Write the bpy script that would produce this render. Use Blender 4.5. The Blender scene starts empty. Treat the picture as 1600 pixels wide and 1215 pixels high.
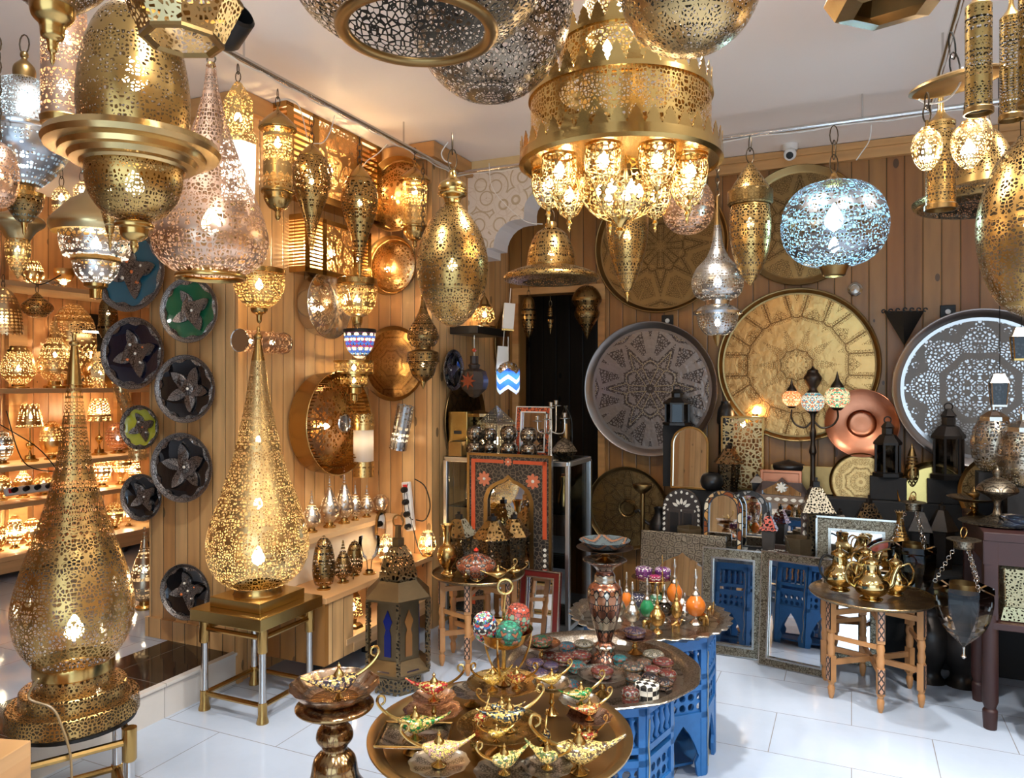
import bpy, math, random
from mathutils import Vector, Matrix
PI = math.pi
F = 1164.0; EYE = 1.5; HZ = 600.0
TH = math.radians(-24.5)
CU = (math.cos(TH), math.sin(TH)); CV = (-math.sin(TH), math.cos(TH))
RB = TH; RL = TH + PI/2          # headings of the back wall and of the left wall
scn = bpy.context.scene
col = scn.collection
random.seed(7)

def UV(u, v, z=0.0): return Vector((u*CU[0]+v*CV[0], u*CU[1]+v*CV[1], z))
def P(px, py, Y): return Vector(((px-800)/F*Y, Y, EYE-(py-HZ)/F*Y))
def PV(px, py, v):
    k = (px-800)/F; Y = v/(k*CV[0]+CV[1]); return P(px, py, Y)
def PU(px, py, u):
    k = (px-800)/F; Y = u/(k*CU[0]+CU[1]); return P(px, py, Y)
def PZ(px, py, z): return P(px, py, (EYE-z)*F/(py-HZ))
def ca(px): return math.cos(math.atan((px-800)/F))
def cr(px, Y): return Y/F*ca(px)

# ---------------------------------------------------------------- materials
MATS = {}
def newmat(name):
    m = bpy.data.materials.new(name); m.use_nodes = True
    nt = m.node_tree; nt.nodes.clear()
    out = nt.nodes.new('ShaderNodeOutputMaterial')
    return m, nt, out
def N(nt, t, **kw):
    n = nt.nodes.new(t)
    for k, v in kw.items():
        if k.startswith('i_'):
            n.inputs[k[2:].replace('_', ' ')].default_value = v
        else: setattr(n, k, v)
    return n
def math_n(nt, op, a, b=None, clamp=False):
    n = nt.nodes.new('ShaderNodeMath'); n.operation = op; n.use_clamp = clamp
    for i, x in enumerate((a, b)):
        if x is None: continue
        if isinstance(x, (int, float)): n.inputs[i].default_value = x
        else: nt.links.new(x, n.inputs[i])
    return n.outputs[0]
def mixc(nt, fac, a, b):
    n = nt.nodes.new('ShaderNodeMix'); n.data_type = 'RGBA'
    for i, x in ((0, fac), (6, a), (7, b)):
        if isinstance(x, (int, float)): n.inputs[i].default_value = x
        elif isinstance(x, tuple): n.inputs[i].default_value = (x[0], x[1], x[2], 1)
        else: nt.links.new(x, n.inputs[i])
    return n.outputs[2]
def ramp(nt, fac, stops, interp='LINEAR'):
    n = nt.nodes.new('ShaderNodeValToRGB'); n.color_ramp.interpolation = interp
    el = n.color_ramp.elements
    while len(el) < len(stops): el.new(0.5)
    for e, (p, c) in zip(el, stops): e.position = p; e.color = (c[0], c[1], c[2], 1)
    nt.links.new(fac, n.inputs[0]); return n.outputs[0]
def objco(nt):
    return nt.nodes.new('ShaderNodeTexCoord').outputs['Object']
def foldco(nt):
    n = nt.nodes.new('ShaderNodeAttribute'); n.attribute_name = 'fold'; return n.outputs['Vector']
def scaled(nt, vec, s):
    n = nt.nodes.new('ShaderNodeMapping'); nt.links.new(vec, n.inputs[0])
    n.inputs['Scale'].default_value = s if isinstance(s, tuple) else (s, s, s); return n.outputs[0]
def voro(nt, vec, scale, feat='F1', rnd=1.0, dim='3D'):
    n = nt.nodes.new('ShaderNodeTexVoronoi'); n.feature = feat; n.voronoi_dimensions = dim
    n.inputs['Scale'].default_value = scale; n.inputs['Randomness'].default_value = rnd
    nt.links.new(vec, n.inputs['Vector']); return n.outputs[0], n
def noise(nt, vec, scale, det=3, rough=.5):
    n = nt.nodes.new('ShaderNodeTexNoise'); n.inputs['Scale'].default_value = scale
    n.inputs['Detail'].default_value = det; n.inputs['Roughness'].default_value = rough
    if vec is not None: nt.links.new(vec, n.inputs['Vector'])
    return n.outputs['Fac']
def bump(nt, h, strength=.3, dist=.002):
    n = nt.nodes.new('ShaderNodeBump'); n.inputs['Strength'].default_value = strength
    n.inputs['Distance'].default_value = dist; nt.links.new(h, n.inputs['Height']); return n.outputs[0]
def bsdf(nt, colr, metal=0., rough=.5, normal=None, **kw):
    n = nt.nodes.new('ShaderNodeBsdfPrincipled')
    if isinstance(colr, tuple): n.inputs['Base Color'].default_value = (*colr[:3], 1)
    else: nt.links.new(colr, n.inputs['Base Color'])
    n.inputs['Metallic'].default_value = metal
    if isinstance(rough, (int, float)): n.inputs['Roughness'].default_value = rough
    else: nt.links.new(rough, n.inputs['Roughness'])
    if normal is not None: nt.links.new(normal, n.inputs['Normal'])
    for k, v in kw.items(): n.inputs[k.replace('_', ' ')].default_value = v
    return n.outputs[0]

def plain(name, c, metal=0., rough=.5, var=.0, nscale=20., bmp=0., **kw):
    if name in MATS: return MATS[name]
    m, nt, out = newmat(name); colr = c; nrm = None
    if var or bmp:
        f = noise(nt, objco(nt), nscale, 4, .6)
        if var: colr = mixc(nt, f, tuple(x*(1-var) for x in c), tuple(min(1, x*(1+var)) for x in c))
        if bmp: nrm = bump(nt, f, bmp, .003)
        elif metal > .9 and rough > .1: nrm = bump(nt, noise(nt, objco(nt), 35., 2), .10, .004)
    nt.links.new(bsdf(nt, colr, metal, rough, nrm, **kw), out.inputs[0])
    MATS[name] = m; return m
def emit(name, c, s):
    if name in MATS: return MATS[name]
    m, nt, out = newmat(name)
    e = N(nt, 'ShaderNodeEmission'); e.inputs[0].default_value = (*c, 1); e.inputs[1].default_value = s
    nt.links.new(e.outputs[0], out.inputs[0]); MATS[name] = m; return m
def pierced(name, c, scale=70., thr=.10, big=9., bigw=.035, rough=.3, zones=True):
    """sheet metal with a lacework of cut holes; a bigger network of uncut lines runs through it"""
    if name in MATS: return MATS[name]
    m, nt, out = newmat(name); v = foldco(nt)
    d, _ = voro(nt, v, scale, 'DISTANCE_TO_EDGE', .85)
    hole = math_n(nt, 'GREATER_THAN', d, thr)
    if big:
        d2, _ = voro(nt, v, big, 'DISTANCE_TO_EDGE', .7)
        solid = math_n(nt, 'GREATER_THAN', d2, bigw)
        hole = math_n(nt, 'MULTIPLY', hole, solid)
    cc = mixc(nt, noise(nt, v, 14., 3), tuple(x*.72 for x in c), tuple(min(1, x*1.15) for x in c))
    geo = N(nt, 'ShaderNodeNewGeometry')     # unpolished inside of the sheet
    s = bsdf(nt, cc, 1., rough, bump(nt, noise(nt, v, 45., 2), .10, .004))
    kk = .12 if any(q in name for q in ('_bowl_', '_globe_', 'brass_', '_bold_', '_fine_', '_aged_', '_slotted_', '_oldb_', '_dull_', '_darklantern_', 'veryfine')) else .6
    si = bsdf(nt, tuple(min(1., x*kk) for x in c), .2, .7)   # inside colour: darkened as shade in unlit lamps, paler as glow in lit ones
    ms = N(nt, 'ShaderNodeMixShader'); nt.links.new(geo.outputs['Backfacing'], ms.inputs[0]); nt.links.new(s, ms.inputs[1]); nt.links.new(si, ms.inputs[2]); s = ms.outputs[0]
    t = N(nt, 'ShaderNodeBsdfTransparent')
    mx = N(nt, 'ShaderNodeMixShader'); nt.links.new(hole, mx.inputs[0]); nt.links.new(s, mx.inputs[1]); nt.links.new(t.outputs[0], mx.inputs[2])
    nt.links.new(mx.outputs[0], out.inputs[0]); MATS[name] = m; return m
def lattice(name, c, step=.02, thr=.35, rough=.3):
    """sheet metal cut with a regular net of round holes (raw object coordinates)"""
    if name in MATS: return MATS[name]
    m, nt, out = newmat(name)
    d, _ = voro(nt, foldco(nt), 1/step, 'F1', .15)
    hole = math_n(nt, 'LESS_THAN', d, thr)
    s = bsdf(nt, c, 1., rough); t = N(nt, 'ShaderNodeBsdfTransparent')
    mx = N(nt, 'ShaderNodeMixShader'); nt.links.new(hole, mx.inputs[0]); nt.links.new(s, mx.inputs[1]); nt.links.new(t.outputs[0], mx.inputs[2])
    nt.links.new(mx.outputs[0], out.inputs[0]); MATS[name] = m; return m
def engraved(name, c, dark, scale=60., big=8., thr=.1, rough=.33, metal=1., amount=.75, bigc=None, bigw=.03):
    """polished metal or enamel with a chased ornament"""
    if name in MATS: return MATS[name]
    m, nt, out = newmat(name); v = foldco(nt)
    d, _ = voro(nt, v, scale, 'DISTANCE_TO_EDGE', .9)
    fine = math_n(nt, 'LESS_THAN', d, thr)
    d2, _ = voro(nt, v, big, 'DISTANCE_TO_EDGE', .7)
    band = math_n(nt, 'LESS_THAN', math_n(nt, 'PINGPONG', d2, .16), .09)
    line = math_n(nt, 'LESS_THAN', d2, bigw)
    k = math_n(nt, 'MULTIPLY', math_n(nt, 'MULTIPLY', fine, band), amount)
    cc = mixc(nt, k, mixc(nt, noise(nt, v, 9., 3), tuple(x*.8 for x in c), tuple(min(1, x*1.12) for x in c)), dark)
    cc = mixc(nt, math_n(nt, 'MULTIPLY', line, amount), cc, bigc or dark)
    h = math_n(nt, 'ADD', k, line)
    hm = noise(nt, v, 26., 2)
    nt.links.new(bsdf(nt, cc, metal, rough, bump(nt, math_n(nt, 'ADD', math_n(nt, 'MULTIPLY', hm, 2.2), math_n(nt, 'MULTIPLY', h, -.6)), .35, .004)), out.inputs[0]); MATS[name] = m; return m

BR = (.49, .30, .10); BRD = (.27, .165, .062); SI = (.52, .48, .42); CO = (.72, .38, .24)
def M_brass(): return plain('polished_brass', BR, 1., .24, .12, 8.)
def M_gold(): return plain('bright_gold_brass', (.58, .38, .13), 1., .2, .1, 8.)
def M_dbrass(): return plain('aged_brass', BRD, 1., .34, .25, 12.)
def M_silver(): return plain('nickel_silver', SI, 1., .26, .15, 12.)
def M_steel(): return plain('polished_steel', (.62, .6, .58), 1., .18, .08, 5.)
def M_black(): return plain('black_iron', (.018, .017, .016), .6, .42)
def M_copper(): return plain('polished_copper', (.42, .16, .085), 1., .28, .2, 8.)
def PX(colr, Y, pitch=8., thr=.13, bigpx=70., bigw=.035, rough=.3, nm='brass'):
    """openwork sheet whose hole spacing suits a lamp at this distance"""
    sc = F/(Y*pitch); return pierced('pierced_%s_%d_%d_%d' % (nm, sc, thr*100, bigpx), colr, sc, thr, F/(Y*bigpx) if bigpx else 0, bigw, rough)
def AUTO(k, Y):
    Y = max(1., round(Y*2)/2)
    if k == 'F': return PX(BR, Y, 4.4, .15, 60., .02, nm='fine')
    if k == 'X': return PX(BR, Y, 3.6, .15, 0, nm='veryfine')
    if k == 'B': return PX(BR, Y, 6., .17, 90., .02, nm='bold')
    if k == 'L': return PX((.78, .52, .20), Y, 5.2, .12, 50., .025, nm='open')
    if k == 'S': return PX((.46, .44, .42), Y, 4.6, .15, 50., .025, nm='nickel')
    if k == 'C': return PX((.66, .43, .30), Y, 5.2, .13, 60., .025, nm='copper')
    if k == 'D': return PX(BRD, Y, 4.4, .17, 50., .025, nm='aged')
PB = lambda: 'B'
PBF = lambda: 'F'
PBX = lambda: 'X'
PBL = lambda: 'L'
PS = lambda: 'S'
PC = lambda: 'C'
PD = lambda: 'D'

def wood(name, base, axis=0, width=.097, dark=.74, grain=1.0, groove=True, rough=.42):
    """vertical tongue and groove boards in room coordinates; axis = coordinate running across the boards"""
    if name in MATS: return MATS[name]
    m, nt, out = newmat(name)
    sx = N(nt, 'ShaderNodeSeparateXYZ'); nt.links.new(objco(nt), sx.inputs[0])
    if axis == 'auto':
        sn = N(nt, 'ShaderNodeSeparateXYZ'); nt.links.new([n for n in nt.nodes if n.type == 'TEX_COORD'][0].outputs['Normal'], sn.inputs[0])
        k = math_n(nt, 'GREATER_THAN', math_n(nt, 'ABSOLUTE', sn.outputs[0]), .5)
        a = math_n(nt, 'ADD', math_n(nt, 'MULTIPLY', k, sx.outputs[1]), math_n(nt, 'MULTIPLY', math_n(nt, 'SUBTRACT', 1., k), sx.outputs[0])); up = sx.outputs[2]
    else: a = sx.outputs[axis]; up = sx.outputs[2] if axis != 2 else sx.outputs[0]
    t = math_n(nt, 'DIVIDE', a, width); idx = math_n(nt, 'FLOOR', t); fr = math_n(nt, 'FRACT', t)
    wn = N(nt, 'ShaderNodeTexWhiteNoise', noise_dimensions='1D'); nt.links.new(idx, wn.inputs['W'])
    cmb = N(nt, 'ShaderNodeCombineXYZ')
    nt.links.new(math_n(nt, 'MULTIPLY', a, 3.2), cmb.inputs[0]); nt.links.new(math_n(nt, 'MULTIPLY', idx, 3.7), cmb.inputs[1]); nt.links.new(math_n(nt, 'MULTIPLY', up, .55), cmb.inputs[2])
    g = noise(nt, cmb.outputs[0], 3.2, 5, .6)
    w = N(nt, 'ShaderNodeTexWave', wave_type='BANDS', bands_direction='X'); w.inputs['Scale'].default_value = 1.6; w.inputs['Distortion'].default_value = 9.; w.inputs['Detail'].default_value = 2.; w.inputs['Detail Scale'].default_value = .7
    nt.links.new(cmb.outputs[0], w.inputs['Vector'])
    gg = math_n(nt, 'ADD', math_n(nt, 'MULTIPLY', g, .8), math_n(nt, 'MULTIPLY', w.outputs['Fac'], .10))
    lo = tuple(x*dark for x in base); hi = tuple(min(1, x*1.15) for x in base)
    cc = ramp(nt, gg, [(.25, lo), (.5, base), (.75, hi)])
    tint = ramp(nt, wn.outputs[0], [(0, (1, 1, 1)), (.55, (.93, .88, .82)), (.85, (.86, .74, .62)), (1., (.70, .50, .36))])
    mu = N(nt, 'ShaderNodeMix', data_type='RGBA', blend_type='MULTIPLY'); mu.inputs[0].default_value = 1.; nt.links.new(cc, mu.inputs[6]); nt.links.new(tint, mu.inputs[7]); cc = mu.outputs[2]
    c2 = N(nt, 'ShaderNodeCombineXYZ'); nt.links.new(math_n(nt, 'MULTIPLY', a, 11.), c2.inputs[0]); nt.links.new(math_n(nt, 'MULTIPLY', up, 6.), c2.inputs[1]); nt.links.new(idx, c2.inputs[2])
    kn, _ = voro(nt, c2.outputs[0], .55, 'F1', 1.)
    knot = math_n(nt, 'LESS_THAN', kn, .10)
    cc = mixc(nt, math_n(nt, 'MULTIPLY', knot, .8), cc, tuple(x*.16 for x in base))
    nrm = None
    if groove:
        e = math_n(nt, 'MINIMUM', fr, math_n(nt, 'SUBTRACT', 1., fr))
        gr = math_n(nt, 'LESS_THAN', e, .028)
        cc = mixc(nt, math_n(nt, 'MULTIPLY', gr, .85), cc, tuple(x*.13 for x in base))
        nrm = bump(nt, math_n(nt, 'MINIMUM', math_n(nt, 'MULTIPLY', e, 14.), 1.), .5, .004)
    nt.links.new(bsdf(nt, cc, 0., rough, nrm), out.inputs[0]); MATS[name] = m; return m

def tiles(name, c1, c2, bw, bh, mortar, rough=.07, vein=True, off=.5):
    if name in MATS: return MATS[name]
    m, nt, out = newmat(name); v = objco(nt)
    b = N(nt, 'ShaderNodeTexBrick'); b.offset = off; b.inputs['Scale'].default_value = 1.
    b.inputs['Brick Width'].default_value = bw; b.inputs['Row Height'].default_value = bh
    b.inputs['Mortar Size'].default_value = .0018; b.inputs['Mortar Smooth'].default_value = .0
    b.inputs['Color1'].default_value = (*c1, 1); b.inputs['Color2'].default_value = (*c2, 1); b.inputs['Mortar'].default_value = (*mortar, 1)
    nt.links.new(v, b.inputs['Vector'])
    cc = b.outputs['Color']
    if vein:
        n = noise(nt, v, 3.5, 6, .62)
        cc = mixc(nt, ramp(nt, n, [(.45, (0, 0, 0)), (.75, (.35, .35, .35))]), cc, tuple(x*.80 for x in c1))
    nt.links.new(bsdf(nt, cc, 0., rough), out.inputs[0]); MATS[name] = m; return m
M_mirror = lambda: plain('mirror_glass', (.86, .87, .88), 1., .02)
def glass(name='clear_glass', tint=(.96, .98, .97), mixv=.9):
    if name in MATS: return MATS[name]
    m, nt, out = newmat(name)
    g = N(nt, 'ShaderNodeBsdfGlossy'); g.inputs['Roughness'].default_value = .03
    t = N(nt, 'ShaderNodeBsdfTransparent'); t.inputs[0].default_value = (*tint, 1)
    f = N(nt, 'ShaderNodeFresnel'); f.inputs[0].default_value = 1.45
    mx = N(nt, 'ShaderNodeMixShader'); nt.links.new(f.outputs[0], mx.inputs[0]); nt.links.new(t.outputs[0], mx.inputs[1]); nt.links.new(g.outputs[0], mx.inputs[2])
    nt.links.new(mx.outputs[0], out.inputs[0]); MATS[name] = m; return m
def stained(name, c, s=0.):
    """coloured glass that lets light through"""
    if name in MATS: return MATS[name]
    m, nt, out = newmat(name)
    t = N(nt, 'ShaderNodeBsdfTranslucent'); t.inputs[0].default_value = (*c, 1)
    p = bsdf(nt, c, 0., .12)
    mx = N(nt, 'ShaderNodeMixShader'); mx.inputs[0].default_value = .5
    nt.links.new(p, mx.inputs[1]); nt.links.new(t.outputs[0], mx.inputs[2]); nt.links.new(mx.outputs[0], out.inputs[0]); MATS[name] = m; return m
def mosaic(name, cols, scale=90., translucent=True):
    if name in MATS: return MATS[name]
    m, nt, out = newmat(name); v = foldco(nt)
    d, n = voro(nt, v, scale, 'F1', .9); cn = n.outputs['Color']
    sp = N(nt, 'ShaderNodeSeparateColor'); nt.links.new(cn, sp.inputs[0])
    k = len(cols); cc = ramp(nt, sp.outputs[0], [(i/k, c) for i, c in enumerate(cols)], 'CONSTANT')
    e, _ = voro(nt, v, scale, 'DISTANCE_TO_EDGE', .9)
    ln = math_n(nt, 'LESS_THAN', e, .06); cc = mixc(nt, ln, cc, (.03, .03, .03))
    p = bsdf(nt, cc, 0., .15)
    if translucent:
        t = N(nt, 'ShaderNodeBsdfTranslucent'); nt.links.new(cc, t.inputs[0])
        mx = N(nt, 'ShaderNodeMixShader'); mx.inputs[0].default_value = .6
        nt.links.new(p, mx.inputs[1]); nt.links.new(t.outputs[0], mx.inputs[2]); p = mx.outputs[0]
    nt.links.new(p, out.inputs[0]); MATS[name] = m; return m

# ---------------------------------------------------------------- mesh building
def sm(pts, n=5):
    """Catmull-Rom through the control points"""
    out = []; k = len(pts)
    for i in range(k-1):
        p0 = pts[max(i-1, 0)]; p1 = pts[i]; p2 = pts[i+1]; p3 = pts[min(i+2, k-1)]
        for j in range(n):
            t = j/n
            out.append(tuple(.5*((2*b)+(c-a)*t+(2*a-5*b+4*c-d)*t*t+(-a+3*b-3*c+d)*t**3) for a, b, c, d in zip(p0, p1, p2, p3)))
    out.append(tuple(pts[-1]))
    return [(max(0., r), z) for r, z in out] if len(pts[0]) == 2 else out
class MB:
    def __init__(s): s.v = []; s.f = []; s.m = []; s.fold = []
    def add(s, vs, fs, mi=0, T=None, fold=None):
        b = len(s.v)
        s.v += [tuple(T @ Vector(q)) for q in vs] if T is not None else [tuple(q) for q in vs]
        s.fold += fold if fold else [tuple(q) for q in vs]
        s.f += [tuple(b+i for i in f) for f in fs]; s.m += [mi]*len(fs)
        return s
    def lathe(s, prof, seg=48, fold=12, mi=0, T=None, phase=0., wave=None, sy=1.):
        vs = []; fo = []; fs = []; flat = (max(q[1] for q in prof)-min(q[1] for q in prof)) < .35*max(q[0] for q in prof)
        n2 = 2*fold
        if seg > 16: seg = max(n2, round(seg/n2)*n2)
        arc = 0.; pr = prof[0]; rmx = max(q[0] for q in prof)
        for r, z in prof:
            arc += math.hypot(r-pr[0], z-pr[1]); pr = (r, z)
            for k in range(seg):
                a = 2*PI*k/seg + phase
                rr = r*(1+wave[1]*math.cos(wave[0]*a)) if wave else r
                vs.append((rr*math.cos(a), rr*math.sin(a)*sy, z))
                if seg > 16:
                    t = (k/seg*n2/2) % 1.0; t = t if t <= .5 else 1-t; af = t*2*PI/fold*1.0
                    rf = math.sqrt(r*rmx) if r < rmx and not flat else r; fo.append((rf*math.cos(af)+5, rf*math.sin(af)+3, z+2))
                else: fo.append((rr*math.cos(a), rr*math.sin(a)*sy, z))
        flip = sum((q[1]-p_[1])*(q[0]+p_[0]) for p_, q in zip(prof, prof[1:])) < 0
        for i in range(len(prof)-1):
            for k in range(seg):
                a = i*seg+k; b = i*seg+(k+1) % seg; c = b+seg; d = a+seg
                if prof[i][0] < 1e-6 and prof[i+1][0] < 1e-6: continue
                if prof[i][0] < 1e-6: fs.append((a, c, d))
                elif prof[i+1][0] < 1e-6: fs.append((a, b, c))
                else: fs.append((a, b, c, d))
        if flip: fs = [f[::-1] for f in fs]
        return s.add(vs, fs, mi, T, fo)
    def box(s, c, d, mi=0, T=None, taper=1.):
        x, y, z = d[0]/2, d[1]/2, d[2]/2; vs = []
        for k in (-1, 1):
            t = taper if k > 0 else 1.
            for a, b in ((-1, -1), (1, -1), (1, 1), (-1, 1)): vs.append((c[0]+a*x*t, c[1]+b*y*t, c[2]+k*z))
        return s.add(vs, [(3, 2, 1, 0), (4, 5, 6, 7), (0, 1, 5, 4), (1, 2, 6, 5), (2, 3, 7, 6), (3, 0, 4, 7)], mi, T)
    def tube(s, path, r, seg=8, mi=0, T=None, closed=False, caps=True):
        pts = [Vector(p) for p in path]; n = len(pts); vs = []; fs = []
        rs = r if isinstance(r, (list, tuple)) else [r]*n
        ref = None
        for i, p in enumerate(pts):
            a = pts[(i-1) % n] if (closed or i > 0) else p; b = pts[(i+1) % n] if (closed or i < n-1) else p
            t = (b-a).normalized() if (b-a).length > 1e-9 else Vector((0, 0, 1))
            if ref is None: ref = t.orthogonal().normalized()
            ref = (ref - t*ref.dot(t))
            ref = ref.normalized() if ref.length > 1e-6 else t.orthogonal().normalized()
            w = t.cross(ref)
            for k in range(seg):
                an = 2*PI*k/seg; vs.append(tuple(p + (ref*math.cos(an)+w*math.sin(an))*rs[i]))
        for i in range(n if closed else n-1):
            for k in range(seg):
                j = (i+1) % n; fs.append((i*seg+k, i*seg+(k+1) % seg, j*seg+(k+1) % seg, j*seg+k))
        if caps and not closed: fs += [tuple(range(seg))[::-1], tuple((n-1)*seg+k for k in range(seg))]
        return s.add(vs, fs, mi, T)
    def torus(s, R, r, mi=0, T=None, seg=20, ts=6, sy=1.):
        return s.tube([(R*math.cos(2*PI*k/seg), R*sy*math.sin(2*PI*k/seg), 0) for k in range(seg)], r, ts, mi, T, closed=True)
    def plate(s, outline, z0, z1, mi=0, T=None, hole=None, side=None):
        """extruded outline, optionally with a hole having the same number of points"""
        n = len(outline); vs = [(x, y, z0) for x, y in outline]+[(x, y, z1) for x, y in outline]; fs = []
        if hole:
            vs += [(x, y, z0) for x, y in hole]+[(x, y, z1) for x, y in hole]
            for i in range(n):
                j = (i+1) % n
                fs += [(n+i, n+j, 3*n+j, 3*n+i), (j, i, 2*n+i, 2*n+j), (i, j, n+j, n+i), (2*n+j, 2*n+i, 3*n+i, 3*n+j)]
        else:
            fs = [tuple(range(n))[::-1], tuple(range(n, 2*n))]+[(i, (i+1) % n, n+(i+1) % n, n+i) for i in range(n)]
        return s.add(vs, fs, mi, T)
    def build(s, name, mats, parent=None, loc=None, rot=None, smooth=True, bevel=0., solid=0., ang=38):
        me = bpy.data.meshes.new(name); me.from_pydata(s.v, [], s.f); me.validate(); me.update()
        if not isinstance(mats, (list, tuple)): mats = [mats]
        yy = 4.2
        if parent is not None:
            q = parent
            while q.parent: q = q.parent
            yy = q.location.y if q.location.y > .5 else 4.2
        for m in mats: me.materials.append(AUTO(m, yy) if isinstance(m, str) else m)
        if len(me.polygons) == len(s.m): me.polygons.foreach_set('material_index', s.m)
        at = me.attributes.new('fold', 'FLOAT_VECTOR', 'POINT')
        at.data.foreach_set('vector', [x for q in s.fold for x in q])
        if smooth:
            me.polygons.foreach_set('use_smooth', [True]*len(me.polygons)); me.set_sharp_from_angle(angle=math.radians(ang))
        o = bpy.data.objects.new(name, me); col.objects.link(o)
        if parent: o.parent = parent
        if loc is not None: o.location = loc
        if rot is not None: o.rotation_euler = rot
        if solid: md = o.modifiers.new('thickness', 'SOLIDIFY'); md.thickness = solid
        if bevel: md = o.modifiers.new('bevel', 'BEVEL'); md.width = bevel; md.segments = 2; md.limit_method = 'ANGLE'; md.angle_limit = math.radians(40)
        return o
TR = lambda x=0, y=0, z=0: Matrix.Translation((x, y, z))
RX = lambda a: Matrix.Rotation(a, 4, 'X')
RY = lambda a: Matrix.Rotation(a, 4, 'Y')
RZ = lambda a: Matrix.Rotation(a, 4, 'Z')

def thing(name, label, cat, loc=(0, 0, 0), rot=0., group=None):
    o = bpy.data.objects.new(name, None); col.objects.link(o); o.empty_display_size = .05
    o.location = loc; o.rotation_euler = rot if isinstance(rot, (tuple, list)) else (0, 0, rot)
    o['label'] = label; o['category'] = cat
    if group: o['group'] = group
    return o
def tag(o, label, cat, group=None):
    o['label'] = label; o['category'] = cat
    if group: o['group'] = group
    return o
def struct(name, mb, mats, loc=None, rot=None, **kw):
    o = mb.build(name, mats, None, loc, rot, **kw); o['kind'] = 'structure'; return o
def copytree(o, label=None, loc=None, rot=None, group=None, swap=None, scale=None):
    kids = [c for c in bpy.data.objects if c.parent == o]
    r = o.copy(); col.objects.link(r)
    def rec(src, dst):
        for ch in [c for c in ALLKIDS(src)]:
            c = ch.copy(); col.objects.link(c); c.parent = dst
            if swap and c.type == 'MESH':
                for i, sl in enumerate(c.material_slots):
                    if sl.material and sl.material.name in swap: sl.link = 'OBJECT'; sl.material = swap[ch.material_slots[i].material.name]
            rec(ch, c)
    rec(o, r)
    if label: r['label'] = label
    if group: r['group'] = group
    if loc is not None: r.location = loc
    if rot is not None: r.rotation_euler = rot if isinstance(rot, (tuple, list)) else (0, 0, rot)
    if scale is not None: r.scale = (scale,)*3 if isinstance(scale, (int, float)) else scale
    if swap and r.type == 'MESH':
        for i, sl in enumerate(r.material_slots):
            if sl.material and sl.material.name in swap: mm = swap[sl.material.name]; sl.link = 'OBJECT'; sl.material = mm
    return r
def ALLKIDS(o): return list(o.children)

WARM = (1., .70, .36); WWARM = (1., .78, .5); COOL = (.62, .85, 1.)
BULB = .6
def bulb(parent, z, r=.012, s=60., c=WARM, x=0., y=0.):
    key = 'bulb_glow_%d_%d' % (int(c[2]*100), int(s)); m = emit(key, c, s*BULB)
    b = MB().lathe(sm([(0, -r*1.2), (r*.9, -r*.5), (r, .2*r), (r*.5, r*1.3), (0, r*2.)], 2), 8)
    return b.build('bulb', m, parent, (x, y, z))
def chain_mb(mb, z0, z1, link=.022, r=.0022, x=0., y=0.):
    n = max(1, int(abs(z1-z0)/(link*1.45))); 
    for k in range(n):
        z = z0+(z1-z0)*(k+.5)/n
        T = TR(x, y, z) @ RZ(PI/2*(k % 2)) @ RX(PI/2)
        mb.torus(link*.5, r, 0, T, 12, 5, sy=abs(z1-z0)/n/link*1.35)
    return mb
def lamp(name, label, cat, cx, Y, parts, chain=None, bulbs=(), group=None, seg=56, fold=12, tilt=0., rot=0., pos=None, cord=None):
    """a turned lamp: parts = (part name, material, [(half width px, y px)...], smooth?, opts)"""
    ys = [y for p in parts for _, y in p[2]]; py0 = max(ys)
    loc = pos if pos is not None else P(cx, py0, Y); s = loc.y/F; k = s*ca(cx)
    t = thing(name, label, cat, loc, (0, tilt, rot), group)
    for p in parts:
        prof = [(hw*k, (py0-y)*s) for hw, y in p[2]]
        if len(p) > 3 and p[3]: prof = sm(prof, p[3] if p[3] is not True else 6)
        o = p[4] if len(p) > 4 else {}
        mb = MB().lathe(prof, o.get('seg', seg), o.get('fold', fold), phase=o.get('phase', 0.))
        ob = mb.build(p[0], p[1], t, smooth=o.get('seg', seg) > 12)
        if 'label' in o: ob['label'] = o['label']
    if chain:
        mb = chain_mb(MB(), (py0-chain[0])*s, (py0-chain[1])*s, chain[2] if len(chain) > 2 else .02)
        mb.build('chain', plain('dark_chain_iron', (.10, .075, .05), 1., .4), t)
    for b in bulbs:
        bulb(t, (py0-b[0])*s, *b[1:])
    return t
# ================================================================ camera and light
cam = bpy.data.cameras.new('camera'); co = bpy.data.objects.new('camera', cam); col.objects.link(co)
co.location = (0, 0, EYE); co.rotation_euler = (PI/2, 0, 0)
cam.sensor_fit = 'HORIZONTAL'; cam.sensor_width = 36; cam.lens = 36*F/1600; cam.shift_y = -7.5/1600; cam.clip_start = .05
scn.camera = co
scn.view_settings.view_transform = 'Standard'; scn.view_settings.look = 'None'; scn.view_settings.gamma = 1
scn.view_settings.exposure = 0.36
scn.cycles.transparent_max_bounces = 40; scn.cycles.max_bounces = 10; scn.cycles.glossy_bounces = 6; scn.cycles.diffuse_bounces = 6
scn.cycles.use_denoising = True
scn.cycles.sample_clamp_indirect = 4.0
w = bpy.data.worlds.new('daylight'); scn.world = w; w.use_nodes = True
w.node_tree.nodes['Background'].inputs[0].default_value = (.55, .75, 1., 1); w.node_tree.nodes['Background'].inputs[1].default_value = 1.2

def area(name, loc, rot, sx, sy, power, c):
    l = bpy.data.lights.new(name, 'AREA'); l.shape = 'RECTANGLE'; l.size = sx; l.size_y = sy; l.energy = power; l.color = c
    o = bpy.data.objects.new(name, l); col.objects.link(o); o.location = loc; o.rotation_euler = rot; return o
ROOM = (0, 0, TH)
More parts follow.
